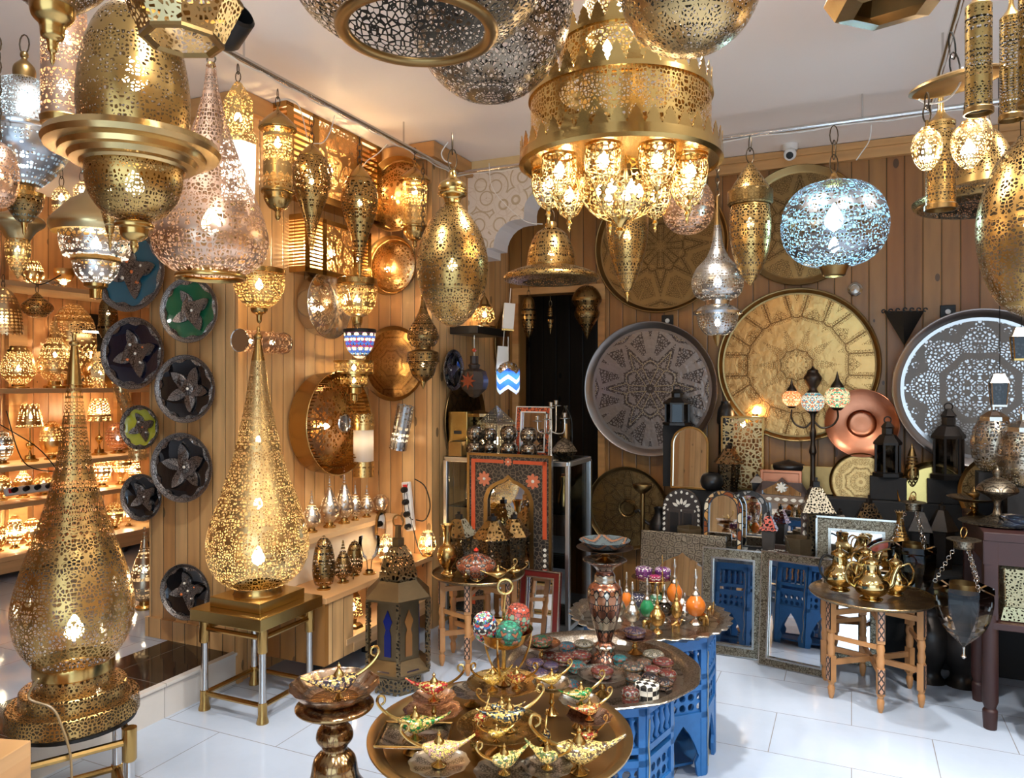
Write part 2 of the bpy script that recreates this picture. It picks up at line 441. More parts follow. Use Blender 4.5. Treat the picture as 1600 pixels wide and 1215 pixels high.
# daylight falling through the open shop front behind the camera
area('shop_front_daylight', UV(1.1, -2.35, 1.45), (PI/2, 0, TH), 4.0, 2.4, 52, (.60, .82, 1.))
# recessed ceiling lights of the shop, above and beside the camera
for i_, (x_, y_, e_) in enumerate(((-.9, 1.7, 28), (.45, 2.45, 28), (1.25, 1.7, 27), (2.3, 2.3, 25), (.2, .5, 32), (2.4, .9, 30))):
    l_ = bpy.data.lights.new('ceiling_light', 'AREA'); l_.shape = 'DISK'; l_.size = .13; l_.energy = e_*1.05; l_.spread = math.radians(125); l_.color = (1., .96, .91)
    o_ = bpy.data.objects.new('ceiling_light', l_); col.objects.link(o_); o_.location = (x_, y_, 2.96)

def rbox(mb, u0, u1, v0, v1, z0, z1, mi=0): return mb.box(((u0+u1)/2, (v0+v1)/2, (z0+z1)/2), (u1-u0, v1-v0, z1-z0), mi)
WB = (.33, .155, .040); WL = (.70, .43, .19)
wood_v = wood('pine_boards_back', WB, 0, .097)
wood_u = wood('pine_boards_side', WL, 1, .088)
wood_l = wood('pine_boards_pier', WL, 'auto', .088)
wood_s = wood('pine_shelf_boards', (.74, .48, .24), 2, .16, .7, groove=False)
wood_t = wood('pine_trim', (.60, .34, .13), 2, .3, .7, groove=False)
plaster = plain('ceiling_plaster', (.88, .80, .74), 0, .6, .05, 1.2)
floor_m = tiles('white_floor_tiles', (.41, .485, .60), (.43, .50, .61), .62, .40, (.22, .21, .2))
granite = tiles('black_granite', (.018, .014, .012), (.022, .016, .014), .9, .6, (.12, .11, .1), .06, False)
riser_m = tiles('marble_riser', (.58, .55, .52), (.62, .59, .55), .5, .6, (.25, .24, .22), .15)

ZC = 2.98
struct('floor', rbox(MB(), -2.81, 3.6, -2.6, 7.0, -.1, 0), floor_m, rot=ROOM, smooth=False)
o = rbox(MB(), -6.2, -3.29, -2.6, 7.0, -.1, .145, 0); rbox(o, -3.29, -2.83, 2.85, 7.0, -.1, .145, 0)
struct('floor_raised', o, floor_m, rot=ROOM, smooth=False)
struct('floor_granite', rbox(MB(), -3.29, -2.83, -2.6, 2.85, -.1, .146), granite, rot=ROOM, smooth=False)
struct('trim_1', rbox(rbox(MB(), -2.83, -2.81, -2.6, 2.85, 0, .15), -2.835, -2.80, -2.6, 2.85, .143, .156), riser_m, rot=ROOM, smooth=False)
struct('ceiling', rbox(MB(), -6.2, 3.7, -2.6, 7.0, ZC, ZC+.1), plaster, rot=ROOM, smooth=False)
# back wall with the dark doorway
b = MB(); D0, D1, DZ = -2.245, -1.63, 2.16
rbox(b, -2.34, D0, 5.06, 5.18, 0, ZC); rbox(b, D1, 3.6, 5.06, 5.18, 0, ZC); rbox(b, D0, D1, 5.06, 5.18, DZ, ZC)
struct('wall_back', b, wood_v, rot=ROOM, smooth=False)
b = MB(); rbox(b, -2.34, D0, 5.04, 5.06, 2.875, 2.955); rbox(b, D0, 3.6, 5.02, 5.06, 2.875, 2.955); rbox(b, D0, 3.6, 5.00, 5.06, 2.935, 2.975)
rbox(b, D0-.05, D0, 5.04, 5.07, 0, DZ+.05); rbox(b, D1, D1+.05, 5.04, 5.07, 0, DZ+.05); rbox(b, D0, D1, 5.04, 5.07, DZ, DZ+.05)
struct('trim_2', b, wood_t, rot=ROOM, smooth=False)
# storeroom behind the doorway
dk = wood('unlit_dark_boards', (.10, .055, .028), 0, .14)  # boards coloured dark to paint the shade of an unlit room
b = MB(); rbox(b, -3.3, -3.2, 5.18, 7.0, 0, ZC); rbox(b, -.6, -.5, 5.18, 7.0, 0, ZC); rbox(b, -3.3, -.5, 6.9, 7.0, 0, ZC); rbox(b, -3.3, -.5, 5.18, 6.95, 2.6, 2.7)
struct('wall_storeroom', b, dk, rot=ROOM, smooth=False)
# pier and column on the left
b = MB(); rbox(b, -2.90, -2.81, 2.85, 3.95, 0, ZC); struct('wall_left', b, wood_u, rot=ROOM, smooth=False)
b = MB(); rbox(b, -3.45, -2.812, 2.848, 2.95, .146, ZC); struct('wall_pier', b, wood_l, rot=ROOM, smooth=False)
b = MB(); rbox(b, -3.46, -2.80, 2.83, 2.85, .146, .25); rbox(b, -2.825, -2.795, 2.825, 2.86, .0, ZC-.01); struct('baseboard_pier', b, wood_l, rot=ROOM, smooth=False)
b = MB(); rbox(b, -3.45, -3.35, 2.95, 7.0, .146, ZC); struct('wall_inner', b, wood_u, rot=ROOM, smooth=False)
b = MB(); rbox(b, -2.81, -2.34, 3.95, 5.2, 0, ZC); struct('wall_column', b, wood_l, rot=ROOM, smooth=False)
b = MB(); rbox(b, -2.85, -2.30, 3.91, 3.95, 2.88, 2.975); rbox(b, -2.34, -2.30, 3.95, 5.06, 2.88, 2.975); rbox(b, -2.81, -2.77, 2.85, 3.93, 2.88, 2.975)
rbox(b, -3.45, -2.80, 2.82, 2.85, 2.88, 2.975)
struct('trim_3', b, wood_t, rot=ROOM, smooth=False)
# the side room, right wall and street front
b = MB(); rbox(b, -5.9, -5.78, -2.6, 7.0, .1, ZC); struct('wall_shelves', b, wood('pine_boards_shelf_wall', (.70, .38, .16), 1, .12), rot=ROOM, smooth=False)
b = MB(); rbox(b, -6.0, -3.45, 6.9, 7.0, .1, ZC); struct('wall_side_room', b, wood_l, rot=ROOM, smooth=False)
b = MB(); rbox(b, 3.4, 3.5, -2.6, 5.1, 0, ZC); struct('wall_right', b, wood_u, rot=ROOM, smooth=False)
b = MB(); rbox(b, -6.0, -1.0, -2.6, -2.5, 0, ZC); rbox(b, -1.0, 3.5, -2.6, -2.5, 2.72, ZC); rbox(b, 3.15, 3.5, -2.6, -2.5, 0, 2.72); struct('wall_front', b, wood_l, rot=ROOM, smooth=False)

# plaster arch with painted scrolls, hung across the room
def scroll_mat():
    m, nt, out = newmat('painted_scroll_plaster')
    sx = N(nt, 'ShaderNodeTexCoord'); v = sx.outputs['Object']
    d, _ = voro(nt, v, 7.5, 'F1', .5)
    ringv = math_n(nt, 'PINGPONG', d, .17)
    ln = math_n(nt, 'LESS_THAN', ringv, .035)
    d2, _ = voro(nt, v, 15., 'DISTANCE_TO_EDGE', 1.)
    ln2 = math_n(nt, 'LESS_THAN', d2, .03)
    cc = mixc(nt, math_n(nt, 'MULTIPLY', ln, .7), (.78, .70, .60), (.46, .33, .16)); cc = mixc(nt, math_n(nt, 'MULTIPLY', ln2, .25), cc, (.50, .36, .2))
    nt.links.new(bsdf(nt, cc, 0, .6, bump(nt, ln, .5, .004)), out.inputs[0]); return m
scroll_m = scroll_mat()
white_p = plain('white_plaster', (.80, .77, .76), 0, .6, .03, 3.)
def arch_outline():
    # (u, z) from the foot of the arch to its crown, stepped cusps like the photo
    p = [(-2.34, 2.35), (-2.20, 2.35), (-2.20, 2.40), (-2.15, 2.40)]
    for k in range(1, 7): a = PI/2*k/6; p.append((-2.15+.16*(1-math.cos(a)), 2.40+.17*math.sin(a)))
    p += [(-1.97, 2.57), (-1.93, 2.57), (-1.93, 2.63)]
    for k in range(1, 6): a = PI/2*k/5; p.append((-1.93+.16*(1-math.cos(a)), 2.63+.12*math.sin(a)))
    p += [(-1.2, 2.76), (-1.2, 2.93), (-2.34, 2.93)]
    return p
ol = arch_outline(); n = len(ol)
b = MB(); v0, v1 = 4.42, 4.64
vs = [(u, v0, z) for u, z in ol]+[(u, v1, z) for u, z in ol]
b.add(vs, [tuple(range(n))], 0); b.add(vs, [tuple(range(n, 2*n))[::-1]]+[(i, n+i, n+(i+1) % n, (i+1) % n) for i in range(n)], 1)
rbox(b, -2.34, -1.2, 4.40, 4.66, 2.93, 2.979, 2)
struct('trim_4', b, [scroll_m, white_p, plain('yellow_plaster_band', (.72, .55, .28), 0, .5)], rot=ROOM, smooth=False)

# ---- hanging rails
RAILS = []
def rail(label, pts, r=.013):
    t = thing('hanging_rail', label, 'rail', pts[0]); RAILS.append(t)
    p0 = Vector(pts[0]); MB().tube([Vector(p)-p0 for p in pts], r, 12).build('pipe', M_steel(), t)
    n = max(2, int((Vector(pts[-1])-p0).length/.9))
    for i in range(n):
        q = p0.lerp(Vector(pts[-1]), (i+.5)/n)-p0
        MB().tube([(q.x, q.y, 0), (q.x, q.y, ZC-p0.z)], .005, 6).build('hanger', M_steel(), t)
    # cables tied along the pipe
    wv = []
    for i in range(41):
        q = p0.lerp(Vector(pts[-1]), i/40)-p0; wv.append((q.x, q.y, -.018+.006*math.sin(i*1.7)))
    MB().tube(wv, .0035, 5).build('cable', plain('white_cable', (.7, .67, .62), 0, .5), t)
    return t
rail('long steel ceiling pipe on the left running along the board wall', [UV(-2.3, 1.75, 2.85), UV(-2.3, 4.18, 2.85)])
rail('long steel ceiling pipe crossing in front of the back wall', [UV(-2.3, 4.2, 2.85), UV(2.4, 4.2, 2.85)])
rail('short steel ceiling pipe at the right running towards the viewer', [UV(.35, 1.9, 2.85), UV(.35, 4.18, 2.85)])

# ---- shelving of the side room
t = thing('display_shelving', 'long pine shelving on castors filled with lit brass lamps', 'shelf', UV(-5.3, 2.6, .145), TH)
L = 4.2
SHZ = [.31, .67, .93, 1.47, 2.22]
for z in SHZ:
    b = MB(); rbox(b, -.46, 0, 0, L, z-.145-.035, z-.145); b.build('shelf_board', wood_s, t, smooth=False, bevel=.003)
b = MB(); rbox(b, -.03, -.005, 0, L, .05, .14); b.build('plinth', wood_s, t, smooth=False)
for v in (0, .9, 1.8, 2.7, 3.6):
    b = MB(); rbox(b, -.465, -.42, v, v+.14, .14, 2.35); b.build('upright', wood_t, t, smooth=False)
for v in (.5, 1.4, 2.2, 3.1):
    b = MB(); rbox(b, -.468, -.46, v, v+.33, 1.32+.06, 1.32+.62); b.build('backing', M_black(), t, smooth=False)
for v in (.4, .9, 1.6, 2.4, 3.2):
    MB().lathe([(0, 0), (.025, 0), (.03, .025), (.025, .05), (0, .05)], 12, T=TR(-.08, v, 0)).build('castor', M_black(), t)
# ================================================================ big hanging and standing lamps
G = M_brass(); 
# left dome lamp with wide ring
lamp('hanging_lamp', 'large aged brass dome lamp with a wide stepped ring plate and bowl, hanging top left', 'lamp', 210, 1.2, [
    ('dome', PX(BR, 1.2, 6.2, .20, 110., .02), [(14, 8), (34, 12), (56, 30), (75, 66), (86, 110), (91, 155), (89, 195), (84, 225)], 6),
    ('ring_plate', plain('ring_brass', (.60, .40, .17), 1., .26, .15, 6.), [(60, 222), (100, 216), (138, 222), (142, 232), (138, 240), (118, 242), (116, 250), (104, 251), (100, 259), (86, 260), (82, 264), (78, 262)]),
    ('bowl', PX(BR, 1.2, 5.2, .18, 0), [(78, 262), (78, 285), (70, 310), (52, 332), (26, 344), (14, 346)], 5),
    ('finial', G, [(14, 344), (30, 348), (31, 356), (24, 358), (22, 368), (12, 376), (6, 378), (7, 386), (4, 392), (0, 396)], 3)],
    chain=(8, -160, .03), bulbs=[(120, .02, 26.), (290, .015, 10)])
# copper turban
lamp('hanging_lamp', 'rose copper gourd lamp with open ring foot behind the dome lamp', 'lamp', 330, 1.75, [
    ('shade', PX((.66, .43, .30), 1.75, 6.6, .12, 90., .02, .3, 'rose'), [(8, 102), (10, 122), (17, 160), (34, 215), (58, 275), (82, 330), (93, 375), (82, 408), (54, 427)], 6),
    ('foot_ring', G, [(54, 427), (57, 430), (57, 435), (52, 436), (50, 431)], 2),
    ('cap', G, [(0, 96), (6, 98), (8, 103)], False)],
    chain=(97, 88), bulbs=[(350, .022, 30.)])
# fluted top globes
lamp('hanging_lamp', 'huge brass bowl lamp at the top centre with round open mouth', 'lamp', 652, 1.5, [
    ('shade', PX((.30, .22, .13), 1.5, 11., .12, 0, nm='bowl'), [(60, -230), (130, -205), (180, -150), (200, -90), (202, -40), (186, 0), (158, 26), (124, 42)], 6),  # metal darkened in colour, painting the shade of a backlit bowl
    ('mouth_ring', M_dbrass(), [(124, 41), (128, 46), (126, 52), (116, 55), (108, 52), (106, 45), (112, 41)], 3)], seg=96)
lamp('hanging_lamp', 'big round openwork globe, coloured dark as if backlit, just behind the open mouthed bowl lamp', 'lamp', 765, 1.95, [
    ('shade', PX((.22, .17, .12), 1.95, 8.5, .11, 110., .02, nm='globe'), [(12, -195), (60, -180), (108, -120), (128, -50), (132, 0), (120, 60), (90, 112), (50, 145), (0, 156)], 6)], seg=96)  # backlit look put into the metal colour, darker than the brass itself
lamp('hanging_lamp', 'round brass globe hanging at the top in front of the tiered chandelier', 'lamp', 1078, 1.6, [
    ('shade', PX((.58, .40, .18), 1.6, 7., .15, 100., .02), [(12, -185), (60, -165), (104, -110), (118, -60), (118, -30), (102, 20), (76, 55), (40, 76), (0, 83)], 6)], seg=96)
# oval pendant centre-left
lamp('hanging_lamp', 'tall oval brass pendant with ball cap and pointed foot at the centre left', 'lamp', 707, 2.55, [
    ('cap', M_gold(), [(0, 262), (5, 268), (8, 279), (20, 287), (22, 296), (21, 300), (23, 302), (21, 306), (14, 310), (12, 318)], 3),
    ('shade', PX(BR, 2.55, 4.6, .16, 70., .02), [(11, 316), (26, 334), (44, 362), (54, 395), (56, 420), (50, 455), (36, 485), (20, 503), (7, 510), (0, 511)], 6)],
    chain=(262, 212, .03), bulbs=[(415, .016, 14.)])
# the blue lit globe
lamp('hanging_lamp', 'flattened silver globe lamp glowing icy blue on a long chain', 'lamp', 1303, 2.9, [
    ('cap', M_brass(), [(0, 268), (4, 271), (7, 278), (20, 283), (24, 287)], 2),
    ('shade', PX((.34, .35, .37), 2.9, 5.6, .11, 60., .03, nm='icy'), [(20, 285), (52, 293), (76, 315), (86, 350), (78, 385), (54, 408), (24, 417)], 6),
    ('collar', M_dbrass(), [(24, 416), (20, 424), (18, 430), (14, 432)], False)],
    chain=(268, 200, .032), bulbs=[(345, .035, 210., (.30, .72, 1.)), (385, .02, 200., (.4, .8, 1.))])
# bell lamp
lamp('hanging_lamp', 'bell shaped brass lamp with a wide brim above the dark doorway', 'lamp', 861, 3.3, [
    ('cap', G, [(0, 346), (8, 347), (10, 352), (10, 358)], False),
    ('shade', PBF(), [(10, 356), (24, 366), (34, 388), (38, 414), (36, 417)], 5),
    ('brim', PBX(), [(36, 416), (50, 420), (70, 428), (75, 434), (73, 438), (60, 440), (44, 441)], 3)],
    chain=(346, 236, .03), bulbs=[(400, .016, 10)])
# long cone
lamp('hanging_lamp', 'long pointed brass cone lamp hanging under the right side of the chandelier', 'lamp', 980, 3.1, [
    ('shade', PBF(), [(10, 318), (30, 332), (33, 355), (30, 385), (21, 420), (9, 449), (3, 457)], 5),
    ('finial', M_gold(), [(3, 456), (4, 460), (2, 468), (0, 472)], False)], chain=(318, 250), bulbs=[(370, .016, 10)])
lamp('hanging_lamp', 'rose gold pierced globe glowing behind the chandelier', 'lamp', 1075, 3.3, [
    ('shade', PX((.66, .45, .33), 3.3, 4.6, .12, 0, nm='rosefine'), [(5, 275), (24, 284), (38, 305), (41, 325), (36, 347), (20, 362), (0, 367)], 6)], chain=(275, 236), bulbs=[(322, .018, 50.)])
# bullet lamp with collar
lamp('hanging_lamp', 'bullet shaped brass lamp with pointed cap and wide collar left of the icy globe', 'lamp', 1172, 2.9, [
    ('cap', PBX(), [(0, 252), (6, 258), (16, 272), (28, 290), (32, 298)], 4),
    ('collar', engraved('chased_brass', (.52, .34, .13), (.1, .06, .02), 90., 10.), [(32, 297), (36, 299), (36, 318), (32, 321)]),
    ('shade', PBF(), [(30, 320), (33, 345), (32, 372), (27, 400), (17, 425), (6, 441), (0, 447)], 5)],
    chain=(252, 215, .03), bulbs=[(350, .015, 10)])
# long necked drop lamp
lamp('hanging_lamp', 'long necked silvery drop lamp ending in a glowing lower bowl with small drops', 'lamp', 1121, 3.0, [
    ('neck', M_dbrass(), [(1.5, 305), (3, 330), (5, 352)], 3),
    ('shade', PS(), [(5, 352), (9, 380), (18, 402), (34, 420), (41, 440), (36, 460), (20, 470)], 6),
    ('collar', M_steel(), [(20, 469), (19, 476), (30, 480), (39, 487), (38, 491), (28, 492)]),
    ('bowl', PS(), [(33, 491), (30, 508), (20, 521), (8, 524)], 4),
    ('finial', M_dbrass(), [(8, 523), (6, 530), (3, 538), (0, 542)], 3)],
    chain=(305, 228, .016), bulbs=[(442, .016, 40., WWARM), (505, .012, 30., WWARM)])
# big right globe
lamp('hanging_lamp', 'large brass pendant with net pattern cut by the right edge of the view', 'lamp', 1612, 2.2, [
    ('shade', PX(BR, 2.2, 6., .12, 100., .02), [(20, 212), (58, 250), (84, 305), (92, 350), (88, 395), (74, 440), (48, 478), (0, 500)], 6)],
    chain=(212, 60, .03), bulbs=[(350, .02, 16.)])

# ---- floor teardrop lamps
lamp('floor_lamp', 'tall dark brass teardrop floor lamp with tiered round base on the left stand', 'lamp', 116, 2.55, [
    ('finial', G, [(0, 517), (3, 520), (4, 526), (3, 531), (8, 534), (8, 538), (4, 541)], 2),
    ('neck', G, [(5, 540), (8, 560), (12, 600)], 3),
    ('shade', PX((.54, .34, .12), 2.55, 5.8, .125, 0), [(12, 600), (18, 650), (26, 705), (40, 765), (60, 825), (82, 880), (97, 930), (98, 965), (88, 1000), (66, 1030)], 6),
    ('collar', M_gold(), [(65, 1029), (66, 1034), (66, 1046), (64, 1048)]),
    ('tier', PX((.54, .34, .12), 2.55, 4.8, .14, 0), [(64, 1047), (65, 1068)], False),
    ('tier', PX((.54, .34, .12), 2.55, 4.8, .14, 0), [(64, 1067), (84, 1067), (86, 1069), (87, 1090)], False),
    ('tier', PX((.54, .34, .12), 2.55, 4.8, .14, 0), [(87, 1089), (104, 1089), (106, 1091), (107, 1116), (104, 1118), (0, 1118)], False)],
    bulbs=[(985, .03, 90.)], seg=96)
lamp('floor_lamp', 'tall pale gold teardrop floor lamp on the square brass stool', 'lamp', 400, 3.5, [
    ('finial', G, [(0, 520), (2.5, 524), (3, 532), (7, 536), (7, 540), (3, 543)], 2),
    ('neck', G, [(5, 542), (7, 555), (11, 575)], 3),
    ('shade', PX((.74, .53, .24), 3.5, 4.8, .13, 0, nm='gold'), [(11, 575), (19, 630), (29, 680), (44, 740), (64, 795), (79, 840), (82, 872), (72, 902), (52, 922), (38, 926)], 6),
    ('foot', G, [(38, 925), (38, 934), (40, 938), (0, 938)])],
    bulbs=[(885, .03, 170., (1., .8, .5)), (800, .02, 130, (1., .8, .5)), (700, .012, 110., (1., .8, .5))], seg=96)
# ================================================================ trays and plates on the walls
def heart(w, l, n=9, tip=.15):
    """leaf outline pointing to +y"""
    r = []; l_ = []
    for i in range(n+1):
        t = i/n; x = w*math.sin(PI*t**.8)**.8 if 0 < t < 1 else 0.
        r.append((x, l*t)); l_.append((-x, l*t))
    return r + l_[-2:0:-1]
def tray(name, label, cx, cy, hh, plane, face, rim, cat='tray', depth=.03, rimw=.1, tilt=0., group=None, off=.012, seg=72, fold=8, boss=None, dome=0., turn=0.):
    p = PV(cx, cy, plane[1]) if plane[0] == 'V' else PU(cx, cy, plane[1])
    h = RB if plane[0] == 'V' else RL
    R = hh*p.y/F; nrm = Vector((math.sin(h), -math.cos(h), 0)); p = p + nrm*(off + R*math.sin(tilt))
    t = thing(name, label, cat, p, (PI/2-tilt, 0, h+turn), group)
    a = R*(1-rimw)
    pr = [(0, dome+.004), (a*.3, dome*.93+.004), (a*.6, dome*.72+.004), (a*.85, dome*.35+.004), (a, .004)] if dome else [(0, .004), (a*.33, .004), (a*.66, .004), (a, .004)]
    MB().lathe(pr, seg, fold).build('face', face, t)
    MB().lathe([(a, .0045), (a+R*rimw*.3, .006), (R*.985, depth), (R, depth+.002), (R*1.008, depth-.001), (R*.99, depth-.008), (a+R*rimw*.25, -.002), (0, -.003)], seg, fold).build('rim', rim, t)
    if boss:
        MB().lathe([(0, boss[1]), (boss[0]*.5, boss[1]*.9), (boss[0]*.8, boss[1]), (boss[0], .006), (boss[0]*1.15, .010), (boss[0]*1.25, .003)], 40, fold).build('boss', boss[2], t)
    return t
DKE = (.05, .03, .012)
E_dk = engraved('chased_dark_brass', (.27, .17, .068), DKE, 85., 5., .12, .34, 1., .6, None, .018)
E_sil = engraved('chased_pewter', (.42, .36, .31), (.07, .05, .04), 60., 3.2, .16, .34, 1., .85)
E_gold = engraved('chased_gold_brass', (.50, .28, .10), (.13, .06, .02), 95., 4.5, .10, .32, 1., .8, None, .016)
E_fine = engraved('chased_fine_brass', (.48, .29, .11), (.14, .07, .025), 110., 12., .12, .32, 1., .6)
rb = M_dbrass(); VB = ('V', 5.06); UL = ('U', -2.81)
DB2 = plain('dark_brass_sheet', (.25, .16, .065), 1., .3, .2, 5.)
tray('wall_tray', 'large dark brass tray high on the back wall behind the long pointed cone', 1033, 385, 104, VB, E_dk, DB2, depth=.04, rimw=.09)
tray('wall_tray', 'dark brass tray hanging behind the icy blue globe lamp', 1250, 353, 93, VB, E_dk, DB2, depth=.03, rimw=.12)
tray('wall_tray', 'large pewter grey tray with round medallions beside the doorway', 1019, 607, 103, VB, engraved('chased_pewter_grey', (.30, .255, .225), (.05, .035, .03), 60., 5., .15, .36, 1., .85, (.42, .34, .2), .012), plain('pewter_sheet', (.29, .255, .235), 1., .32, .1, 6.), depth=.05, rimw=.13, off=.05, fold=6)
tray('wall_tray', 'very large golden tray with a sunburst of petals at the middle of the back wall', 1245, 570, 118, VB, E_gold, DB2, depth=.05, rimw=.07, fold=10)
tray('wall_tray', 'very large silvery openwork tray leaning at the right end of the back wall', 1527, 606, 120, VB, pierced('pierced_pewter_large', (.30, .28, .26), 55., .17, 3.5, .06, .32), plain('pewter_sheet_light', (.48, .45, .43), 1., .28, .1, 5.), depth=.05, rimw=.14, off=.10, fold=8)
tray('wall_tray', 'dark brass tray with a pierced central boss standing low behind the blue tables', 983, 792, 64, ('V', 5.0), E_dk, DB2, depth=.03, off=.03, boss=(.055, .02, pierced('pierced_aged_brass', BRD, 95., .17, 12., .03)))
# copper dish
cu = M_copper()
p = PV(1346, 662, 4.985)
t = thing('copper_dish', 'round red copper dish with wide flared rim leaning on the back wall', 'dish', p, (PI/2-.12, 0, RB))
R = 51*p.y/F
MB().lathe(sm([(0, 0), (R*.30, 0), (R*.38, .010), (R*.42, .03)], 3), 64, 8).build('well', cu, t)
MB().lathe(sm([(R*.42, .03), (R*.5, .034), (R*.8, .045), (R, .062), (R*1.01, .064), (R*.99, .058), (R*.45, .022)], 3), 64, 8).build('rim', cu, t)
tray('standing_tray', 'brown brass tray half hidden behind the small lanterns on the display', 1345, 752, 45, ('V', 4.93), E_fine, rb, depth=.02, tilt=.1)
tray('standing_tray', 'bright brass tray with a chased rim behind the small lanterns', 1460, 772, 52, ('V', 4.86), plain('yellow_brass_sheet', (.50, .35, .12), 1., .26, .12, 6.), M_gold(), depth=.02, rimw=.18, tilt=.1)
tray('standing_tray', 'wide dark bronze tray standing behind the dark table at the right', 1566, 770, 62, ('V', 4.76), E_dk, DB2, depth=.02, tilt=.1)

# left boards wall: lit discs
tray('wall_lamp', 'pierced brass disc lamp high on the column', 628, 307, 58, ('V', 3.95), PX((.74, .48, .22), 4.4, 5.5, .12, 40., .04, nm='disc'), rb, 'lamp', depth=.05, rimw=.12, off=.03, dome=.05, fold=8)
tray('wall_lamp', 'pierced brass disc lamp lower down on the column with light behind it', 619, 417, 46, ('V', 3.95), PX((.74, .48, .22), 4.4, 5.5, .12, 40., .04, nm='disc'), rb, 'lamp', depth=.045, rimw=.12, off=.03, dome=.045, fold=8)
tray('wall_tray', 'round chased brass tray on the column below the bright bowls', 620, 568, 58, ('V', 3.95), E_fine, rb, depth=.02, off=.03, dome=.03)
tray('wall_lamp', 'round silvery dome wall lamp with rose pattern on the side wall', 492, 477, 53, UL, PX((.50, .38, .28), 3.9, 7., .12, 42., .04, nm='roseN'), M_steel(), 'lamp', depth=.09, rimw=.16, off=.02, dome=.06)
t = tray('wall_lamp', 'large drum wall lamp with ribbed edge and round central mirror on the side wall', 500, 660, 80, UL, PX((.66, .40, .21), 3.9, 7., .12, 60., .03, nm='drum'), M_brass(), 'lamp', depth=.13, rimw=.05, off=.02, dome=.05, boss=None)
ob = MB().lathe([(0, .205), (.03, .203), (.045, .20), (.052, .205), (.056, .198)], 32, 8).build('centre_mirror', M_steel(), t, loc=(0, 0, -.045))
ob = MB()
for k in range(72):
    a = 2*PI*k/72; ob.box((.256*math.cos(a), .256*math.sin(a), .07), (.006, .006, .11), T=None)
ob.build('rib', M_gold(), t, smooth=False)
# bulbs of those wall lamps sit inside the discs
def bulb_in(t, z, s=30., c=WARM, r=.016, x=0, y=0): return bulb(t, z, r, s, c, x, y)
for o in [o for o in col.objects if o.name.startswith('wall_lamp') and o.type == 'EMPTY']:
    big = 'drum' in o['label'] or 'dome wall' in o['label']
    bulb_in(o, .02, 170. if big else 150., x=-.03 if not big else .0, y=-.02)

# plate seen edge-on beside the pantry
def enamel(name, c): return plain('enamel_'+name, c, 0., .06, .12, 6., Coat_Weight=.6)
fil = engraved('silver_filigree', (.40, .36, .33), (.03, .025, .025), 330., 60., .16, .4, 1., .8)
def plate(label, cx, cy, hh, plane, c, cname, petals=5, stones=((.8, .78, .7),), turn=0., off=.03, spin=0., tilt=0., ry=0.):
    turn = .22 if plane[0] == 'V' else 0.
    p = PV(cx, cy, plane[1]) if plane[0] == 'V' else PU(cx, cy, plane[1]); h = RB if plane[0] == 'V' else RL
    R = hh*p.y/F; nrm = Vector((math.sin(h), -math.cos(h), 0)); p = p+nrm*(off+R*abs(math.sin(tilt))+R*abs(math.sin(turn)))
    t = thing('ceramic_plate', label, 'plate', p, (PI/2-tilt, ry, h+turn), 'ceramic plates with silver filigree')
    MB().lathe(sm([(0, 0), (R*.35, .001), (R*.66, .012), (R*.86, .024)], 4), 64, 8).build('dish', enamel(cname, c), t)
    MB().lathe([(R*.86, .0245), (R*.98, .040), (R, .040), (R*1.005, .037), (R*.98, .032), (R*.75, .014), (R*.4, -.01), (0, -.01)], 64, 8, mi=0).build('rim', [fil], t)
    zf = lambda r: .006 if r < .4*R else .006+(r-.4*R)/(.38*R)*.022
    pts = []
    for k in range(petals):
        for x, y in heart(R*.17, R*.60)[:]:
            q = RZ(2*PI*k/petals+spin) @ Vector((-x, y+R*.10, 0)); pts.append((q.x, q.y, math.hypot(x, y+R*.10)))
    n = len(pts)
    b = MB(); b.add([(x, y, zf(r)-.004) for x, y, r in pts]+[(x, y, zf(r)+.004) for x, y, r in pts], [tuple(range(n, 2*n))]+[(i, (i+1) % n, n+(i+1) % n, n+i) for i in range(n)])
    b.build('filigree', fil, t, smooth=False)
    MB().lathe([(0, .015), (R*.17, .014), (R*.2, .010), (R*.2, .0)], 24, 6).build('medallion', fil, t)
    b = MB(); M_ = 96; vs = []; fs = []
    for i in range(M_):
        a = 2*PI*i/M_; w_ = abs(math.sin((a-spin)*petals/1.)); ri = R*(.87-.10*w_**2.2)
        vs += [(ri*math.cos(a), ri*math.sin(a), zf(ri)+.003), (R*.88*math.cos(a), R*.88*math.sin(a), .029)]
    for i in range(M_): j = (i+1) % M_; fs.append((2*i, 2*i+1, 2*j+1, 2*j))
    b.add(vs, fs); b.build('border', fil, t, smooth=False)
    for k in range(len(stones)):
        a = 2*PI*k/max(1, len(stones)-1)+spin+.3; r = 0 if k == 0 else R*.30
        MB().lathe(sm([(R*.045, .010), (R*.04, .018), (0, .022)], 3), 12, T=TR(-r*math.sin(a), r*math.cos(a), 0)).build('stone', plain('stone_%d' % int(stones[k][1]*100), stones[k], 0, .15), t)
    return t
WS = (.82, .78, .7); OS = (.7, .2, .06)
V1 = ('V', 2.848)
plate('petrol blue ceramic plate with orange stones, topmost on the pier', 228, 428, 62, V1, (.02, .11, .17), 'blue', 4, (OS, WS, OS, WS, OS), spin=.2, ry=.0)
plate('bottle green ceramic plate with silver rim on the pier', 318, 487, 50, V1, (.01, .10, .045), 'green', 4, (WS,), spin=.5)
plate('navy black ceramic plate with orange stones at the left edge of the pier', 232, 553, 55, V1, (.008, .008, .022), 'navy', 4, (WS, OS, WS, OS, WS), spin=.3)
plate('black ceramic plate with grey filigree flower below the green plate', 312, 607, 52, V1, (.006, .006, .008), 'black', 5, (WS,), spin=.8)
plate('small yellow ceramic plate with red stones on the pier', 239, 666, 34, V1, (.45, .43, .04), 'yellow', 4, (OS, WS, WS), spin=.4)
